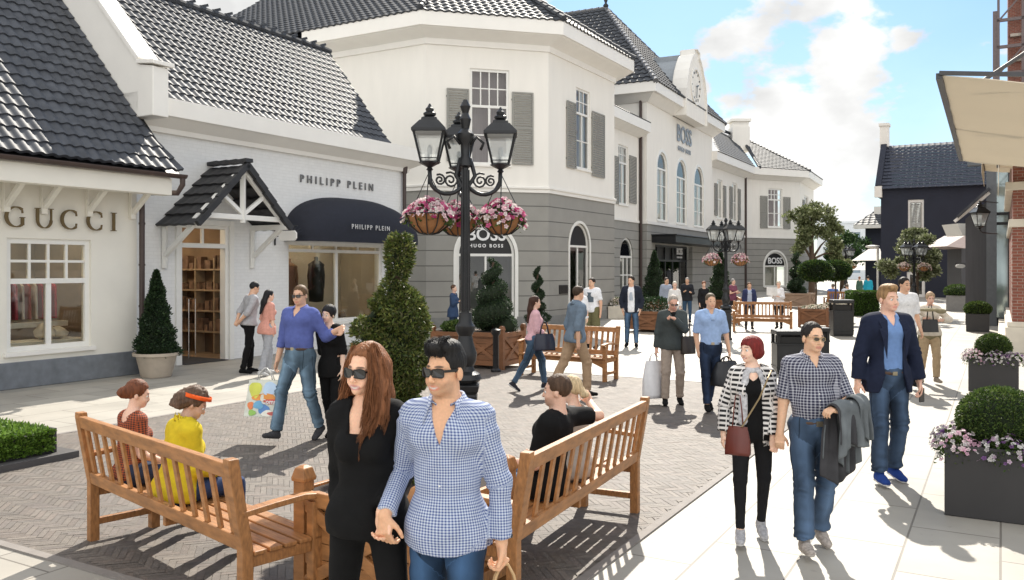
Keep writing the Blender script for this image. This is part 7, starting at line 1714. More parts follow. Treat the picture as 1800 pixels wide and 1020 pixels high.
W2 = person('woman in black dress top and trousers with short black hair under the tall man\'s arm', pp, R(-14), 1.62, 'f', pose=dict(lean=3, side=-4, LA=((.12,-.05,-1),(.0,-.3,-1)), RA=((-.1,.2,-1),(.1,.1,-1)), LL=((.02,-.18,-1),(.02,-.02,-1),0), RL=((0,.10,-1),(0,.35,-1),20)),
    head=(-12,6,6), skin=(.80,.55,.42), hair=dict(style='fringe', col=(.01,.01,.012), vol=.014), face=dict(smile=.8), vox=.013,
    wear=[top('top', blk, t=.014, st=.006, sleeve=1.2, hem=-.16, skirt=.02, neck=('scoop',.075,.38,.05), amp=.006), trs('trousers', cloth('black_trouser',(.006,.006,.0065)), t=.018, hem=.02), shoes(blk, heel=1)])
def print_deco(t, b, w, h, d, z0, z1):
    # colourful printed front: flat patches and a word
    pal_ = [((.65,.68,.10),(-.42,-.05,.52,.96)),((.50,.66,.85),(-.02,.42,.60,.96)),((.75,.30,.06),(-.30,.40,.42,.64)),((.62,.10,.08),(.05,.42,.36,.50)),((.10,.25,.55),(-.10,.22,.10,.36)),((.15,.40,.62),(-.25,.05,.22,.45)),((.75,.22,.08),(-.42,-.24,.20,.42)),((.30,.55,.12),(-.38,-.15,.04,.2)),((.80,.78,.70),(.02,.35,.02,.2)),((.55,.12,.10),(.18,.40,.06,.16))]
    for i,(c,(x0,x1,y0,y1)) in enumerate(pal_):
        mb = MB(); o_ = []
        for a in np.linspace(0,2*math.pi,15)[:-1]: rr_ = 1+.12*math.sin(a*3+i*2); o_.append(((x0+x1)/2+(x1-x0)/2*math.cos(a)*rr_, (y0+y1)/2+(y1-y0)/2*math.sin(a)*rr_))
        fy = lambda x,y: -(d/2*(1-.75*y)*(1.25-.25*min(1,abs(x)*2))+.004+.0009*i)
        mb.add([(x*w*.95,fy(x,y),z0+h*min(max(y,.02),.98)) for x,y in o_], [tuple(range(14))]); mb.build('print_patch', mat('print_%d'%i, c, .5), b, fix=False)
    text('Coms', .075, m_wlet, None, 'print_word', Matrix.Translation((w*.2,-d*.52,z0+h*.43)) @ Matrix.Rotation(R(90),4,'X'), .002, bold=.002).parent = b
carrier('shopping_bag', 'big glossy shopping bag with colourful fruit-like print carried by the tall man', 'bag', hand_of(M2,'R')+Vector((-.10,-.06,.0)), .46,.42,.22, mat('glossy_print_bag',(.66,.68,.60),.3,var=.15,vs=12), R(-10), handle=.14, hm=mat('bag_handle',(.6,.6,.58),.5), deco=print_deco)
# pair at the shop door
person('man in pale grey shirt with hands behind his back by the shop door', at(438,16.7), R(128), 1.83, 'm', pose=dict(lean=7, LA=((.15,.45,-1),(-.55,.35,-.75)), RA=((-.15,.45,-1),(.55,.35,-.75)), LL=((0,-.15,-1),(0,.05,-1),0), RL=((0,.12,-1),(0,.25,-1),6)), head=(0,22,0), skin=sk_m, hair=dict(style='short', col=(.012,.012,.014)), vox=.018,
    wear=[top('shirt', cloth('pale_grey',(.40,.40,.42)), t=.016, sleeve=1.3, hem=-.06, amp=.008), trs('trousers', blk, t=.010), shoes(blk)])
person('woman with long straight black hair in salmon top by the shop door', at(470,16.3), R(140), 1.66, 'f', pose=dict(lean=3, RA=((-.1,-.05,-1),(.0,-.1,-1)), LL=((.02,-.28,-1),(0,.1,-1),0), RL=((-.02,.2,-1),(0,.3,-1),15)), head=(-15,12,0), skin=sk_f, vox=.018,
    hair=dict(style='long', col=(.01,.01,.012), amp=.003, extra=[((0,.07,.07),(0,.10,-.12),.062,.070,.04,(1.25,.8,1)),((0,.10,-.12),(0,.12,-.36),.068,.035,.04,(1.5,.6,1))]),
    wear=[top('top', cloth('salmon',(.62,.30,.24)), t=.016, sleeve=1.0, hem=-.13, skirt=.03, amp=.009), trs('trousers', cloth('light_grey',(.34,.35,.38)), t=.018, hem=.02), shoes(cloth('white_shoe',(.5,.5,.5)))])
# seated pair on the left bench
bd = np.array([.737,-.676,0]); bf = np.array([.676,.737,0]); bp = lambda t, o, z=0: tuple((np.array([-3.2,6.4,0])+bd*2.279*t+bf*o)+np.array([0,0,z]))
sit = dict(LL=((.10,-1,-.06),(0,-.12,-1),0), RL=((-.08,-1,-.04),(0,-.05,-1),0))
m_flor = pattern_mat('orange_dark_print', (.03,.02,.02), (.42,.09,.03), .022, .016, .5, .5)
x_ = bp(.115,.22); W6 = person('seated woman with red-brown hair in a bun, dark top, left end of the left bench', x_, R(137.5), 1.56, 'f', pose=dict(lean=4, **sit, LA=((.12,-.1,-1),(-.2,-.8,-.3)), RA=((-.12,-.1,-1),(.2,-.8,-.3))), seat=.53, head=(-22,14,0), skin=(.78,.50,.38), vox=.011,
    hair=dict(style='bun', col=(.15,.05,.022), vol=.014, amp=.006, extra=[((0,.125,.045),(0,.14,.03),.040,.036,.012,(1,1,1)),((0,.10,.01),(0,.115,.0),.03,.02,.02,(1,1,1))]),
    wear=[top('top', m_flor, t=.014, sleeve=.55, hem=-.05, neck=('scoop',.09,.43,.06), amp=.006), trs('trousers', cloth('dark_blue',(.03,.04,.08)), t=.014), shoes(blk)])
x_ = bp(.43,.22); W7 = person('seated woman in yellow jacket with curly hair and orange headband', x_, R(137.5), 1.60, 'f', pose=dict(lean=10, **sit, LA=((.12,-.25,-1),(-.3,-.9,-.1)), RA=((-.12,-.25,-1),(.35,-.9,-.1))), seat=.53, head=(-26,30,0), skin=(.62,.38,.27), vox=.011,
    hair=dict(style='curly', col=(.11,.065,.042), vol=.026, amp=.009, extra=[((0,.10,.03),(0,.11,-.04),.070,.062,.03,(1.2,1,1))]),
    wear=[top('jacket', cloth('yellow',(.62,.48,.025)), t=.026, sleeve=1.9, hem=-.08, neck_up=1, neck=('crew',.075), amp=.009), trs('trousers', cloth('dark_blue2',(.03,.05,.12)), t=.014), shoes(cloth('navy_shoe',(.02,.03,.07)))])
def ring(J, m, c, r_, h_, tilt, name, a0=0, a1=360, th=.004):
    HF, k = J['HF'], J['k']; n_ = 40; V_ = []; 
    for i in range(n_+1):
        a = R(a0+(a1-a0)*i/n_)
        for dz in (-h_/2,h_/2): y = -math.cos(a)*r_[1]; V_.append(HF.w(np.array([c[0]+math.sin(a)*r_[0]*(1-.10*(dz>0)), c[1]+y*(1-.10*(dz>0)), c[2]+dz+tilt*y])*k))
    o = np_mesh(name, np.array(V_), np.array([(2*i,2*i+2,2*i+3,2*i+1) for i in range(n_)]), m, J['rt']); s_ = o.modifiers.new('t','SOLIDIFY'); s_.thickness = th; return o
ring(W7, cloth('orange_headband',(.75,.11,.02)), (0,.018,.098), (.103,.122), .030, -.20, 'headband')
# seated pair on the right bench
rd = np.array([.432,.902,0]); rf = np.array([-.902,.432,0]); rp = lambda t, o, z=0: np.array([.01,5.02,0])+rd*2.36*t+rf*o+np.array([0,0,z])
M5 = person('man in black t-shirt leaning back on the right bench with his arm along its rail', rp(.44,.24), R(-115.6), 1.76, 'm', pose=dict(lean=-9, LA=((.15,-.1,-1),(-.2,-.8,-.2)), RA=((-.86,.66,.06),(-.75,-.55,.12)), **sit), seat=.54, head=(12,2,0), skin=(.70,.44,.33), hair=dict(style='short', col=(.075,.042,.025), vol=.008), vox=.011, stubble=.25,
    wear=[top('t_shirt', blk, t=.016, sleeve=.8, hem=-.08, amp=.007), trs('jeans', jean('mid2',(.06,.14,.26)), t=.014), shoes(blk)])
W5 = person('blonde woman with low ponytail seated beyond the man in black', rp(.68,.24), R(-115.6), 1.58, 'f', pose=dict(lean=2, LA=((.1,-.3,-1),(0,-.8,-.2)), **sit), seat=.53, head=(-5,12,0), skin=sk_f, vox=.012,
    hair=dict(style='pony', col=(.52,.40,.24), vol=.012, extra=[((0,.105,.03),(0,.13,-.03),.028,.034,.02,(1,1,1)),((0,.13,-.03),(0,.12,-.12),.034,.015,.02,(1,1,1))]),
    wear=[top('cardigan', cloth('oatmeal',(.48,.44,.40)), t=.018, sleeve=1.9, hem=-.08), trs('trousers', cloth('grey_t',(.2,.2,.22)), t=.012), shoes(blk)])
# walking pair, middle distance
W4 = person('woman in pale pink jumper and jeans striding right with long dark hair', at(938,14.3), R(103), 1.63, 'f', pose=dict(lean=3, LA=((.1,.1,-1),(0,-.7,-.75)), RA=((-.1,-.1,-1),(.0,-1,-.35)), LL=((0,-.45,-1),(0,-.10,-1),-6), RL=((0,.42,-1),(0,.60,-1),35)), head=(0,4,0), skin=sk_f, vox=.015,
    hair=dict(style='long', col=(.05,.02,.012), extra=[((0,.08,.07),(0,.10,-.10),.056,.060,.04,(1.25,.9,1)),((0,.10,-.10),(0,.13,-.34),.06,.03,.04,(1.3,.7,1))]),
    wear=[top('jumper', cloth('pale_pink',(.68,.42,.46)), t=.018, sleeve=1.5, hem=-.03, amp=.006), trs('jeans', jean('blue3',(.07,.12,.19)), t=.013), shoes(cloth('dark_shoe',(.03,.03,.04)), sole=cloth('sole_w',(.6,.6,.6)))])
carrier('handbag', 'navy leather handbag hanging at the pink jumper woman\'s elbow', 'bag', Vector((*at(957,13.95),1.18)), .33,.27,.14, mat('navy_leather',(.012,.016,.035),.4), R(15), handle=.20, soft=.3, hr=.01)
M4 = person('man in grey-blue shirt and khaki trousers striding right, seen from behind', at(1012,13.5), R(112), 1.80, 'm', pose=dict(lean=4, LA=((.15,.15,-1),(.05,-.35,-1)), RA=((-.15,.25,-1),(0,-.1,-1)), RL=((0,-.38,-1),(0,.02,-1),0), LL=((0,.40,-1),(0,.55,-1),38)), head=(15,6,0), skin=sk_m, hair=dict(style='short', col=(.05,.03,.018), vol=.008), vox=.015,
    wear=[top('shirt', cloth('grey_blue',(.15,.20,.26)), t=.018, sleeve=1.35, hem=-.10, neck=('crew',.066), collar=.03, amp=.008), trs('trousers', cloth('khaki',(.36,.25,.16)), t=.018, hem=.012), shoes(blk)])
# background standers
person('woman in dark blue coat standing behind the first lamp post', at(797,24), R(70), 1.62, 'f', pose=dict(RA=((-.1,-.2,-1),(0,-.9,.5)), LL=((0,-.05,-1),(0,0,-1),0), RL=((0,.03,-1),(0,.05,-1),0)), skin=sk_f, hair=dict(style='short', col=(.10,.055,.035), vol=.012), vox=.022, hands=False,
    wear=[top('coat', cloth('coat_blue',(.04,.07,.14)), t=.022, sleeve=1.9, hem=-.22, skirt=.03), trs('trousers', cloth('blue_t',(.03,.05,.10)), t=.01), shoes(blk)])
def motif(J, m, w, h, z, shape=None, name='shirt_print'):
    T_, k = J['T'], J['k']; mb = MB(); n_ = 6
    vs = [T_.w((x*w, -.132*k+abs(x)**2*.10*k-.004, (z+y*h)*k)) for y in np.linspace(-.5,.5,3) for x in np.linspace(-.5,.5,7)]
    mb.add(vs, [(j*7+i,j*7+i+1,j*7+i+8,j*7+i+7) for j in range(2) for i in range(6)]); o = mb.build(name, m, J['rt']); s_ = o.modifiers.new('t','SOLIDIFY'); s_.thickness = .004; return o
M6 = person('man in white printed t-shirt and olive shorts standing behind the empty bench', at(1041,22), R(-32), 1.84, 'm', pose=dict(LA=((.25,0,-1),(.05,-.2,-1)), RA=((-.2,-.2,-1),(.2,-.7,-.6)), LL=((.06,-.05,-1),(.02,.02,-1),0), RL=((-.06,0,-1),(-.02,.05,-1),0)), head=(-15,0,0), skin=sk_m, hair=dict(style='short', col=(.03,.02,.015)), glasses=dict(), vox=.02, hands=False,
    wear=[top('t_shirt', cloth('white',(.74,.75,.78)), t=.018, sleeve=.8, hem=-.07), trs('shorts', cloth('olive',(.15,.14,.07)), t=.03, upto=.95, hem=.03), shoes(blk)])
motif(M6, cloth('print_grey',(.10,.13,.16)), .20, .24, .30)
person('person in white blouse half hidden between the striding man and the t-shirt man', at(1021,21), R(-10), 1.60, 'f', skin=sk_f, hair=dict(style='short', col=(.03,.02,.02), vol=.012), vox=.022, hands=False, wear=[top('blouse', cloth('white',(.74,.75,.78)), t=.018, sleeve=1.2, hem=-.1), trs('trousers', cloth('tan_t',(.4,.33,.24)), t=.012), shoes(blk)])
M7 = person('man in dark jacket over white t-shirt and jeans, thumbs in pockets', at(1110,22.2), R(-12), 1.88, 'm', pose=dict(LA=((.30,.12,-1),(-.15,-.30,-1)), RA=((-.30,.12,-1),(.15,-.30,-1)), LL=((.05,-.08,-1),(.02,.0,-1),0), RL=((-.02,-.12,-1),(-.05,.28,-1),10)), head=(-25,4,0), skin=sk_m, hair=dict(style='short', col=(.02,.014,.01), vol=.012), glasses=dict(), vox=.018, hands=False,
    wear=[top('t_shirt', cloth('white',(.74,.75,.78)), t=.014, sleeve=.5, hem=-.10), top('jacket', cloth('ink_jacket',(.018,.022,.035)), t=.024, sleeve=1.85, hem=-.12, open=(.07,.075,.08), neck=('open',.066,.1,.06)), trs('jeans', jean('jj',(.05,.09,.15)), t=.010), shoes(blk)])
motif(M7, cloth('print_pale',(.40,.45,.52)), .10, .20, .28)
M8 = person('balding man in dark cardigan and stone trousers looking down at his hand', at(1182,12.8), R(-4), 1.68, 'm', pose=dict(lean=3, LA=('ik', W_(1185,560,12.55), (.8,.1,-1), (-.9,-.2,.3), (0,.2,-1), 60), RA=((-.22,-.02,-1),(-.10,-.1,-1)), LL=((.06,-.12,-1),(.02,.30,-1),12), RL=((-.05,-.22,-1),(-.03,.0,-1),0)), head=(8,22,0), skin=(.70,.40,.29), vox=.014, stubble=.15, glasses=dict(dark=0,lens=m_glass,rim=.0018),
    hair=dict(style='short', col=(.33,.29,.25), vol=.006, recede=1, amp=.0015),
    wear=[top('shirt_front', blk, t=.012, sleeve=.5, hem=-.05, neck_up=1), top('cardigan', cloth('green_grey',(.055,.065,.065)), t=.020, sleeve=1.92, hem=-.09, neck=('v',.075,.40,.04), amp=.006), trs('trousers', cloth('stone',(.33,.27,.225)), t=.016, hem=.008), shoes(blk)])
m_plast = mat('white_plastic_bag',(.72,.72,.74),.35,var=.06,vs=14,bump=.4,bs=18)
carrier('carrier_bag', 'crumpled white carrier bag in the balding man\'s hand', 'bag', hand_of(M8,'R')+Vector((-.04,0,.02)), .30,.56,.12, m_plast, R(20), handle=.12, soft=.5, taper=.8)
carrier('satchel', 'dark satchel hanging at the balding man\'s hip', 'bag', Vector((*at(1209,12.7),1.30)), .20,.26,.12, mat('dark_leather',(.03,.022,.018),.5), R(25), handle=.26, soft=.2, taper=.95)
M9 = person('man in light blue polo with sweater round his shoulders and dark jeans', at(1249,12.2), R(2), 1.70, 'm', pose=dict(lean=0, LA=((.26,.05,-1),(.16,-.10,-1)), RA=((-.16,.10,-1),(.10,-.12,-1)), LL=((-.08,.08,-1),(-.08,.42,-1),25), RL=((-.02,-.22,-1),(.04,-.03,-1),0)), head=(4,2,0), skin=sk_m, hair=dict(style='short', col=(.12,.09,.06), vol=.007, amp=.0015), vox=.014,
    wear=[top('polo', cloth('light_blue',(.30,.42,.66)), t=.014, sleeve=.95, hem=.01, neck=('v',.066,.41,.03), amp=.005), dict(kind='sdf', name='draped_sweater', mat=cloth('light_blue2',(.33,.46,.70)), amp=.006, vox=.014, fn=lambda S_,J,k: [S_.add((s_*.15*k,.03*k,.45*k),(s_*.07*k,-.02*k,.50*k),.045*k,.045*k,.03*k,J['T']) for s_ in (-1,1)]+[S_.add((s_*.08*k,-.03*k,.49*k),(s_*.0*k,-.115*k,.40*k),.036*k,.030*k,.03*k,J['T']) for s_ in (-1,1)]+[S_.add((-.08*k,.07*k,.47*k),(.08*k,.07*k,.47*k),.05*k,.05*k,.03*k,J['T'])]),
          trs('jeans', jean('navy',(.014,.024,.05)), t=.012, waist=.06), dict(kind='belt', mat=m_belt, z=(.02,.05), t=.0145), shoes(blk)])
carrier('holdall', 'soft black holdall carried beside the light blue polo man', 'bag', hand_of(M9,'L')+Vector((-.06,-.02,.0)), .42,.34,.22, mat('black_nylon',(.02,.022,.027),.55,bump=.4,bs=25), R(35), handle=.07, soft=.5, taper=.8, hr=.012)
# foreground right trio
m_brk = pattern_mat('broken_stripes', (.72,.70,.68), (.012,.012,.014), .052, .036, .86, .5, mode='brokenstripe')
jh = W_(1366,792,6.2)
W9 = person('smiling woman with red bobbed hair in black and white striped cardigan', at(1322,6.4), R(-10), 1.545, 'f', pose=dict(lean=1, LA=('ik', jh+np.array([-.01,.05,.0]), (.6,.5,-.2), (.1,-.1,-1), (-.3,-.9,0), 35), RA=((-.34,.0,-1),(-.06,-.22,-1)), LL=((.03,.06,-1),(-.02,.34,-1),20), RL=((-.04,-.18,-1),(0,-.03,-1),0)), head=(-50,0,-4), skin=(.86,.58,.44), lip=(.6,.2,.16), face=dict(smile=1.0), vox=.0095, hvox=.006, 
    hair=dict(style='bob', col=(.17,.016,.014), amp=.004), brow=(.1,.05,.04),
    wear=[top('black_top', blk, t=.010, sleeve=.0, hem=-.10, neck=('scoop',.075,.40,.05), amp=.003), top('cardigan', m_brk, t=.022, st=.002, sleeve=1.88, hem=-.15, skirt=.02, open=(.085,.075,.065), neck=('open',.07,.1,.06), amp=.006),
          dict(kind='sdf', name='scarf', mat=cloth('grey_white_scarf',(.50,.50,.52),var=.45,vs=40), amp=.005, vox=.010, fn=lambda S_,J,k: [S_.add((.055*k*math.sin(a),.012*k-.055*k*math.cos(a),(.50-.02*math.cos(a))*k),(.055*k*math.sin(a+.7),.012*k-.055*k*math.cos(a+.7),(.50-.02*math.cos(a+.7))*k),.023*k,.023*k,.01*k,J['T']) for a in np.arange(0,6.3,.7)]+[S_.add((s_*.055*k,-.07*k,.47*k),(s_*.085*k,-.125*k,.30*k),.024*k,.026*k,.02*k,J['T'],(1.2,.6,1)) for s_ in (-1,)]+[S_.add((-.085*k,-.125*k,.30*k),(-.09*k,-.125*k,.06*k),.030*k,.034*k,.02*k,J['T'],(1.2,.5,1)),S_.add((.05*k,-.07*k,.48*k),(.085*k,-.11*k,.38*k),.022*k,.02*k,.02*k,J['T'])]),
          trs('leggings', cloth('black_legging',(.014,.014,.016)), t=.004, amp=.003, hem=.0), shoes(cloth('white_sneaker',(.42,.42,.44),var=.3,vs=60), sole=cloth('sole_w',(.6,.6,.6)), t=.01)])
t = carrier('shoulder_bag', 'small red-brown leather bag on long chain strap at the striped woman\'s hip', 'bag', Vector((*at(1297,6.05),1.15)), .17,.20,.07, mat('oxblood_leather',(.13,.028,.02),.35), R(-25), handle=.22, soft=.35, taper=.75, hr=.004)
mb = MB(); q_ = Vector(t.location); pts_ = [Vector((.03,-.02,-.22)),W_(1335,700,6.13),W_(1350,665,6.2),W_(1356,652,6.32)]; pts_ = [pts_[0]]+[Matrix.Rotation(R(25),3,'Z') @ (Vector(p)-q_) for p in pts_[1:]]; mb.tube(pts_, .006, 6); mb.build('chain_strap', mat('dull_gold',(.25,.18,.09),.4,metal=.7), t)
m_dchk = pattern_mat('navy_white_check', (.45,.46,.52), (.012,.014,.045), .020, .020, .62, .62, mode='check')
M10 = person('man in dark checked short sleeved shirt and sunglasses with coat over his arm', at(1428,6.2), R(2), 1.665, 'm', pose=dict(lean=-1, LA=('ik', W_(1478,722,5.93), (.8,.4,-.8), (-1,-.15,.08), (0,.3,-1), 35), RA=('ik', jh, (-.5,.6,-.2), (-.05,-.1,-1), (.3,.9,0), 35), LL=((.06,.02,-1),(.03,.42,-1),22), RL=((-.03,-.22,-1),(0,-.03,-1),-4)), head=(14,2,3), skin=(.74,.46,.30), brow=(.02,.015,.012), lip=(.50,.22,.16), belly=.02, build=.98, vox=.0095, hvox=.006, face=dict(smile=.35),
    hair=dict(style='short', col=(.018,.014,.013), vol=.008, recede=1), glasses=dict(w=.023,h=.017,round=.9,rim=.0018,arm=.003,fm=mat('gold_rim',(.5,.38,.2),.3,metal=.9),lens=mat('brown_lens',(.035,.018,.01),.08,spec=.8,var=0)),
    wear=[top('shirt', m_dchk, t=.013, st=.002, st1=.012, sleeve=.92, hem=.0, neck=('v',.068,.42,.032), collar=.06, buttons=7, b0=.38, amp=.007), trs('jeans', jean('blue10',(.055,.09,.15)), t=.018, hem=.020, waist=.06, amp=.014), dict(kind='belt', mat=m_belt, z=(-.005,.03), t=.0205), shoes(cloth('tan_sneaker',(.38,.34,.31),var=.4,vs=50), sole=cloth('sole_g',(.45,.42,.38)), t=.014)])
def watch(J, nm, m):
    a = J['arms'][nm]; mb = MB(); d = a[3]; c = a[2]-d*.025; x = nrm(np.cross(d,[0,0,1.])+1e-6); y = np.cross(d,x); k = J['k']; pts = [c+x*.031*k*math.cos(q)+y*.029*k*math.sin(q) for q in np.linspace(0,6.283,17)]; mb.tube(pts, .006*k, 6, cap=False); mb.lathe([(.001,-.006),(.017,-.006),(.017,.006),(.001,.006)], 12, tuple(c-a[4]*.034*k)); mb.build('wrist_watch', m, J['rt'], smooth=True)
watch(M10,'L',mat('steel',(.6,.6,.6),.25,metal=1)); watch(M1,'L',m_frame_)
# draped coat: lying over the forearm, hanging in two folds
t = thing('folded_coat', 'grey lined coat draped over the checked shirt man\'s forearm', 'coat', (0,0,0))
e0, e1 = W_(1458,728,5.90), W_(1516,712,6.05); ax_ = nrm(e1-e0); sd_ = nrm(np.cross(ax_,[0,0,1.])); sd_ = sd_ if sd_[1] < 0 else -sd_; nu, nv = 30, 44; V_ = []; c_ = (e0+e1)/2
def coat_layer(Lf, Lb, r_, off, wid, ph):
    V_ = []
    for i in range(nu+1):
        f = i/nu; lf = Lf*(1-.18*math.sin(f*3+ph)); lb = Lb*(1-.15*math.cos(f*4+ph))
        for j in range(nv+1):
            q = -lf+(lf+lb+math.pi*r_)*j/nv; rip = .024*math.sin(f*11+ph)+.012*math.sin(f*23+ph*2)
            if q < 0: x,z = r_, q; am = min(1,-q/.15)
            elif q < math.pi*r_: x,z = r_*math.cos(q/r_), r_*math.sin(q/r_); am = 0
            else: x,z = -r_, -(q-math.pi*r_); am = min(1,-z/.15)
            sp = 1+.30*am*min(1,abs(min(z,0))/.4); ctr = (f-.5)*wid*sp+off
            V_.append(c_+ax_*ctr+sd_*(x+rip*am*(1 if x>0 else -1)+ .10*max(0,-z)*(.3 if x>0 else .2))+np.array([0,0,z+.012*math.sin(f*7)]))
    return np.array(V_), np.array([(i*(nv+1)+j,i*(nv+1)+j+1,(i+1)*(nv+1)+j+1,(i+1)*(nv+1)+j) for i in range(nu) for j in range(nv)])
t.location = Vector((c_[0],c_[1],0)); o_ = np.array([c_[0],c_[1],0])
for (nm_,args,mm_) in (('coat_shell',(.30,.38,.062,.01,.27,0),cloth('coat_grey',(.13,.145,.155),var=.35,vs=7)),('coat_lining',(.24,.46,.054,-.02,.24,1.3),cloth('coat_lining',(.05,.05,.055),var=.3,vs=9)),('coat_sleeve',(.20,.42,.073,.10,.10,2.1),cloth('coat_grey',(.13,.145,.155)))):
    V_,Q_ = coat_layer(*args); o = np_mesh(nm_, V_-o_, Q_, mm_, t); sm_ = o.modifiers.new('t','SOLIDIFY'); sm_.thickness = .008
M11 = person('man in navy blazer over blue t-shirt, jeans and bright blue sneakers', at(1560,8.2), R(4), 1.90, 'm', pose=dict(lean=1, LA=((.30,.02,-1),(.16,-.10,-1)), RA=((-.30,.0,-1),(-.10,-.02,-1)), LL=((.05,-.02,-1),(0,.25,-1),10), RL=((-.05,-.20,-1),(-.02,.0,-1),0)), head=(14,0,0), skin=(.76,.46,.34), brow=(.22,.13,.06), hair=dict(style='short', col=(.30,.18,.085), vol=.010, quiff=1), vox=.0105, hvox=.007, build=1.0,
    wear=[top('t_shirt', cloth('sky_blue',(.16,.27,.52)), t=.012, sleeve=.4, hem=-.04, neck=('v',.068,.41,.035), amp=.006), top('blazer', cloth('navy_blazer',(.013,.018,.040),bump=.1), t=.021, st=.002, st1=.010, sleeve=1.92, hem=-.17, skirt=.026, open=(.17,.085,.078), neck=('open',.07,.1,.07), amp=.007),
          trs('jeans', jean('j11',(.040,.065,.11)), t=.016, hem=.014, waist=.05, amp=.013), dict(kind='belt', mat=m_belt, z=(-.01,.025), t=.0175), shoes(cloth('cobalt',(.02,.055,.24)), sole=cloth('sole_w',(.6,.6,.6)))])
# lapels
for s_ in (-1,1):
    T_, k_ = M11['T'], M11['k']; pl = [(s_*.072,.0,.53),(s_*.056,-.100,.47),(s_*.074,-.148,.35),(s_*.086,-.158,.14),(s_*.120,-.155,.30),(s_*.146,-.138,.40),(s_*.118,-.125,.41),(s_*.130,-.105,.45),(s_*.100,.0,.525)]
    mb = MB(); vs = [T_.w(np.array(p)*k_) for p in pl]; mb.add(vs, [(0,1,7,8),(1,2,5,6),(1,6,7),(2,3,4,5)]); o = mb.build('lapel', cloth('navy_blazer',(.013,.018,.040)), M11['rt']); q = o.modifiers.new('t','SOLIDIFY'); q.thickness = .006
t = thing('mobile_phone', 'small dark phone held by the man in the blazer', 'phone', hand_of(M11,'L')+Vector((0,-.02,-.02)), R(20)); mb = MB(); mb.bx(-.032,.032,-.004,.004,-.09,.045); mb.build('phone_case', m_frame_, t, bevel=.004); mb = MB(); mb.bx(-.028,.028,-.0052,-.0041,-.08,.036); mb.build('screen', m_lens, t)
M12 = person('man in white t-shirt half hidden behind the man in the blazer', at(1588,14.6), R(5), 1.90, 'm', pose=dict(LA=((.2,0,-1),(.1,-.4,-1))), head=(15,4,0), skin=sk_m, hair=dict(style='short', col=(.02,.015,.012)), vox=.016, wear=[top('t_shirt', cloth('white',(.74,.75,.78)), t=.02, sleeve=.9, hem=-.1), trs('trousers', cloth('dkt',(.05,.05,.06)), t=.014), shoes(blk)])
motif(M12, cloth('print_ink',(.25,.27,.31)), .16, .05, .36)
W10 = person('older woman in cream jumper holding a folded jacket at chest height', at(1634,15.2), R(-4), 1.63, 'f', pose=dict(LA=((.75,-.1,-.7),(-.95,-.75,.0)), RA=((-.85,-.2,-.55),(.95,-.6,-.05)), LL=((.02,-.20,-1),(0,.02,-1),0), RL=((-.02,.10,-1),(0,.35,-1),20)), head=(-6,12,0), skin=(.68,.42,.32), hair=dict(style='short', col=(.40,.28,.18), vol=.020, amp=.006), vox=.016, build=1.08,
    wear=[top('jumper', cloth('cream_knit',(.62,.56,.48)), t=.022, sleeve=1.9, hem=-.06), trs('trousers', cloth('khaki2',(.44,.33,.21)), t=.018, hem=.012), dict(kind='sdf', name='tied_cardigan', mat=cloth('olive_knit',(.22,.19,.11)), amp=.008, vox=.018, fn=lambda S_,J,k: [S_.ell((0,0,-.02*k),(.19*k,.15*k,.13*k),.03*k,J['T']), S_.add((.13*k,-.05*k,.0),(.16*k,-.03*k,-.25*k),.06*k,.05*k,.04*k,J['T']), S_.add((-.12*k,.05*k,.0),(-.13*k,.05*k,-.2*k),.07*k,.06*k,.04*k,J['T'])]), shoes(cloth('tan_shoe',(.3,.25,.2)))])
t = thing('folded_jacket', 'folded olive jacket lying on the older woman\'s forearms', 'jacket', Vector((*at(1634,14.85),1.33)), 0); S_ = Sdf(); S_.ell((0,0,0),(.24,.08,.030)); S_.ell((.2,.0,-.03),(.09,.07,.04)); V_,Q_ = S_.mesh(.014); np_mesh('jacket_cloth', V_, Q_, cloth('olive_jk',(.26,.23,.15),var=.3,vs=9), t)
carrier('belt_bag', 'boxy black shoulder bag in front of the older woman\'s waist', 'bag', Vector((*at(1635,14.88),1.42)), .26,.22,.10, mat('black_nylon2',(.014,.014,.017),.5), 0, handle=.26, taper=.95)
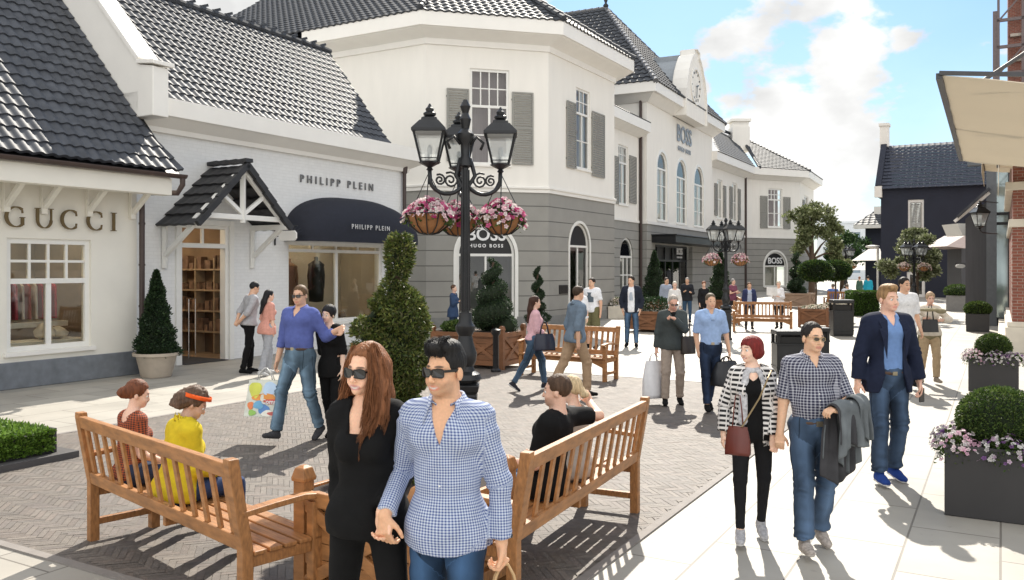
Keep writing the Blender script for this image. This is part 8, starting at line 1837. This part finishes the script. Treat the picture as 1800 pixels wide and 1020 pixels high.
for (px, Y, H, rz, sx, hc, c1, c2, lb, st) in (
  (1186,26.5,1.66,0,'f',(.62,.56,.48),(.72,.70,.68),(.3,.3,.32),'older white haired woman in white shirt behind the balding man','short'),
  (1171,30,1.74,20,'m',(.07,.05,.04),(.30,.34,.42),(.3,.25,.2),'man in grey-blue jacket behind the white haired woman','short'),
  (1208,32,1.72,-8,'m',(.30,.28,.26),(.022,.024,.03),(.04,.08,.14),'grey haired man in dark coat in front of the entrance','short'),
  (1237,29.5,1.62,5,'f',(.22,.09,.05),(.014,.014,.016),(.02,.02,.025),'woman in black in front of the entrance doors','fringe'),
  (1288,33,1.66,30,'f',(.30,.28,.27),(.20,.07,.11),(.03,.03,.035),'grey haired woman in patterned top beside the second lamp post','short'),
  (1317,28.5,1.60,-8,'m',(.14,.08,.05),(.035,.045,.11),(.05,.05,.06),'man in navy jacket over light shirt behind the far bench','short'),
  (1369,28.8,1.64,-35,'f',(.60,.54,.44),(.74,.74,.76),(.03,.03,.035),'white haired woman in white shirt reading a paper behind the far bench','short'),
  (1526,46,1.66,170,'m',(.03,.025,.02),(.02,.30,.42),(.03,.03,.05),'man in turquoise shirt seen from behind far down the lane','short'),
  (1511,49,1.60,190,'f',(.25,.10,.05),(.06,.12,.09),(.2,.1,.08),'person in dark green far down the lane','short')):
    r_ = random.Random(int(px)); pz = dict(LL=((.03,-.10,-1),(0,.02,-1),0), RL=((-.03,.08,-1),(0,.2,-1),10), LA=((.18,-.05,-1),(-.05,-.25,-1)), RA=((-.18,.02,-1),(.05,-.2,-1)))
    if px in (1208,1369,1288): pz['RA'] = ((-.2,-.25,-1),(.4,-.9,.35)); pz['LA'] = ((.2,-.25,-1),(-.4,-.9,.2))
    wr_ = [top('shirt' if c1[0] > .2 else 'jacket', cloth('far_%d'%px, c1), t=.02, sleeve=1.85 if px != 1288 else .6, hem=-.12), trs('trousers', cloth('fart_%d'%px, c2), t=.012), shoes(blk)]
    if px == 1317: wr_ = [top('shirt', cloth('far_pale',(.40,.46,.58)), t=.014, sleeve=.5, hem=-.08), top('jacket', cloth('far_%d'%px, c1), t=.024, sleeve=1.85, hem=-.13, open=(.08,.07,.06), neck=('open',.066,.1,.06))]+wr_[1:]
    person(lb, at(px,Y), R(rz), H, sx, pose=pz, skin=sk_m if sx == 'm' else sk_f, hair=dict(style=st, col=hc, vol=.012), vox=.024, hands=False, head=(r_.uniform(-15,15),5,0), wear=wr_)
t = thing('leaflet', 'white paper held by the white haired reading woman', 'paper', Vector((*at(1357,28.5),1.28)), R(-35)); mb = MB(); mb.add([(-.18,0,-.13),(0,.05,-.15),(0,.05,.13),(-.18,0,.15),(.18,0,-.13),(.18,0,.15)],[(0,1,2,3),(1,4,5,2)]); o = mb.build('paper_sheet', mat('paper',(.8,.8,.78),.7), t); q = o.modifiers.new('t','SOLIDIFY'); q.thickness = .004
# terrace bench with two seated backs
tb = bench_from('distant terrace bench with two people seen from behind', gp(1455,548), gp(1505,548), nsl=12)
for (px, c, lb) in ((1469,(.10,.17,.42),'person in blue shirt seated with back to us beyond the round headed trees'),(1494,(.60,.62,.68),'person in white shirt seated with back to us beyond the black bin')):
    p_ = G(px,548); person(lb, (p_.x,p_.y+.28), R(180), 1.75, 'm', pose=dict(lean=8, **sit), seat=.55, skin=sk_m, hair=dict(style='short', col=(.15,.12,.1)), vox=.028, hands=False, build=1.15, wear=[top('shirt', cloth('terr_%d'%px, c), t=.03, sleeve=1.2, hem=-.12), trs('trousers', cloth('terrt',(.04,.06,.12)), t=.014), shoes(blk)])
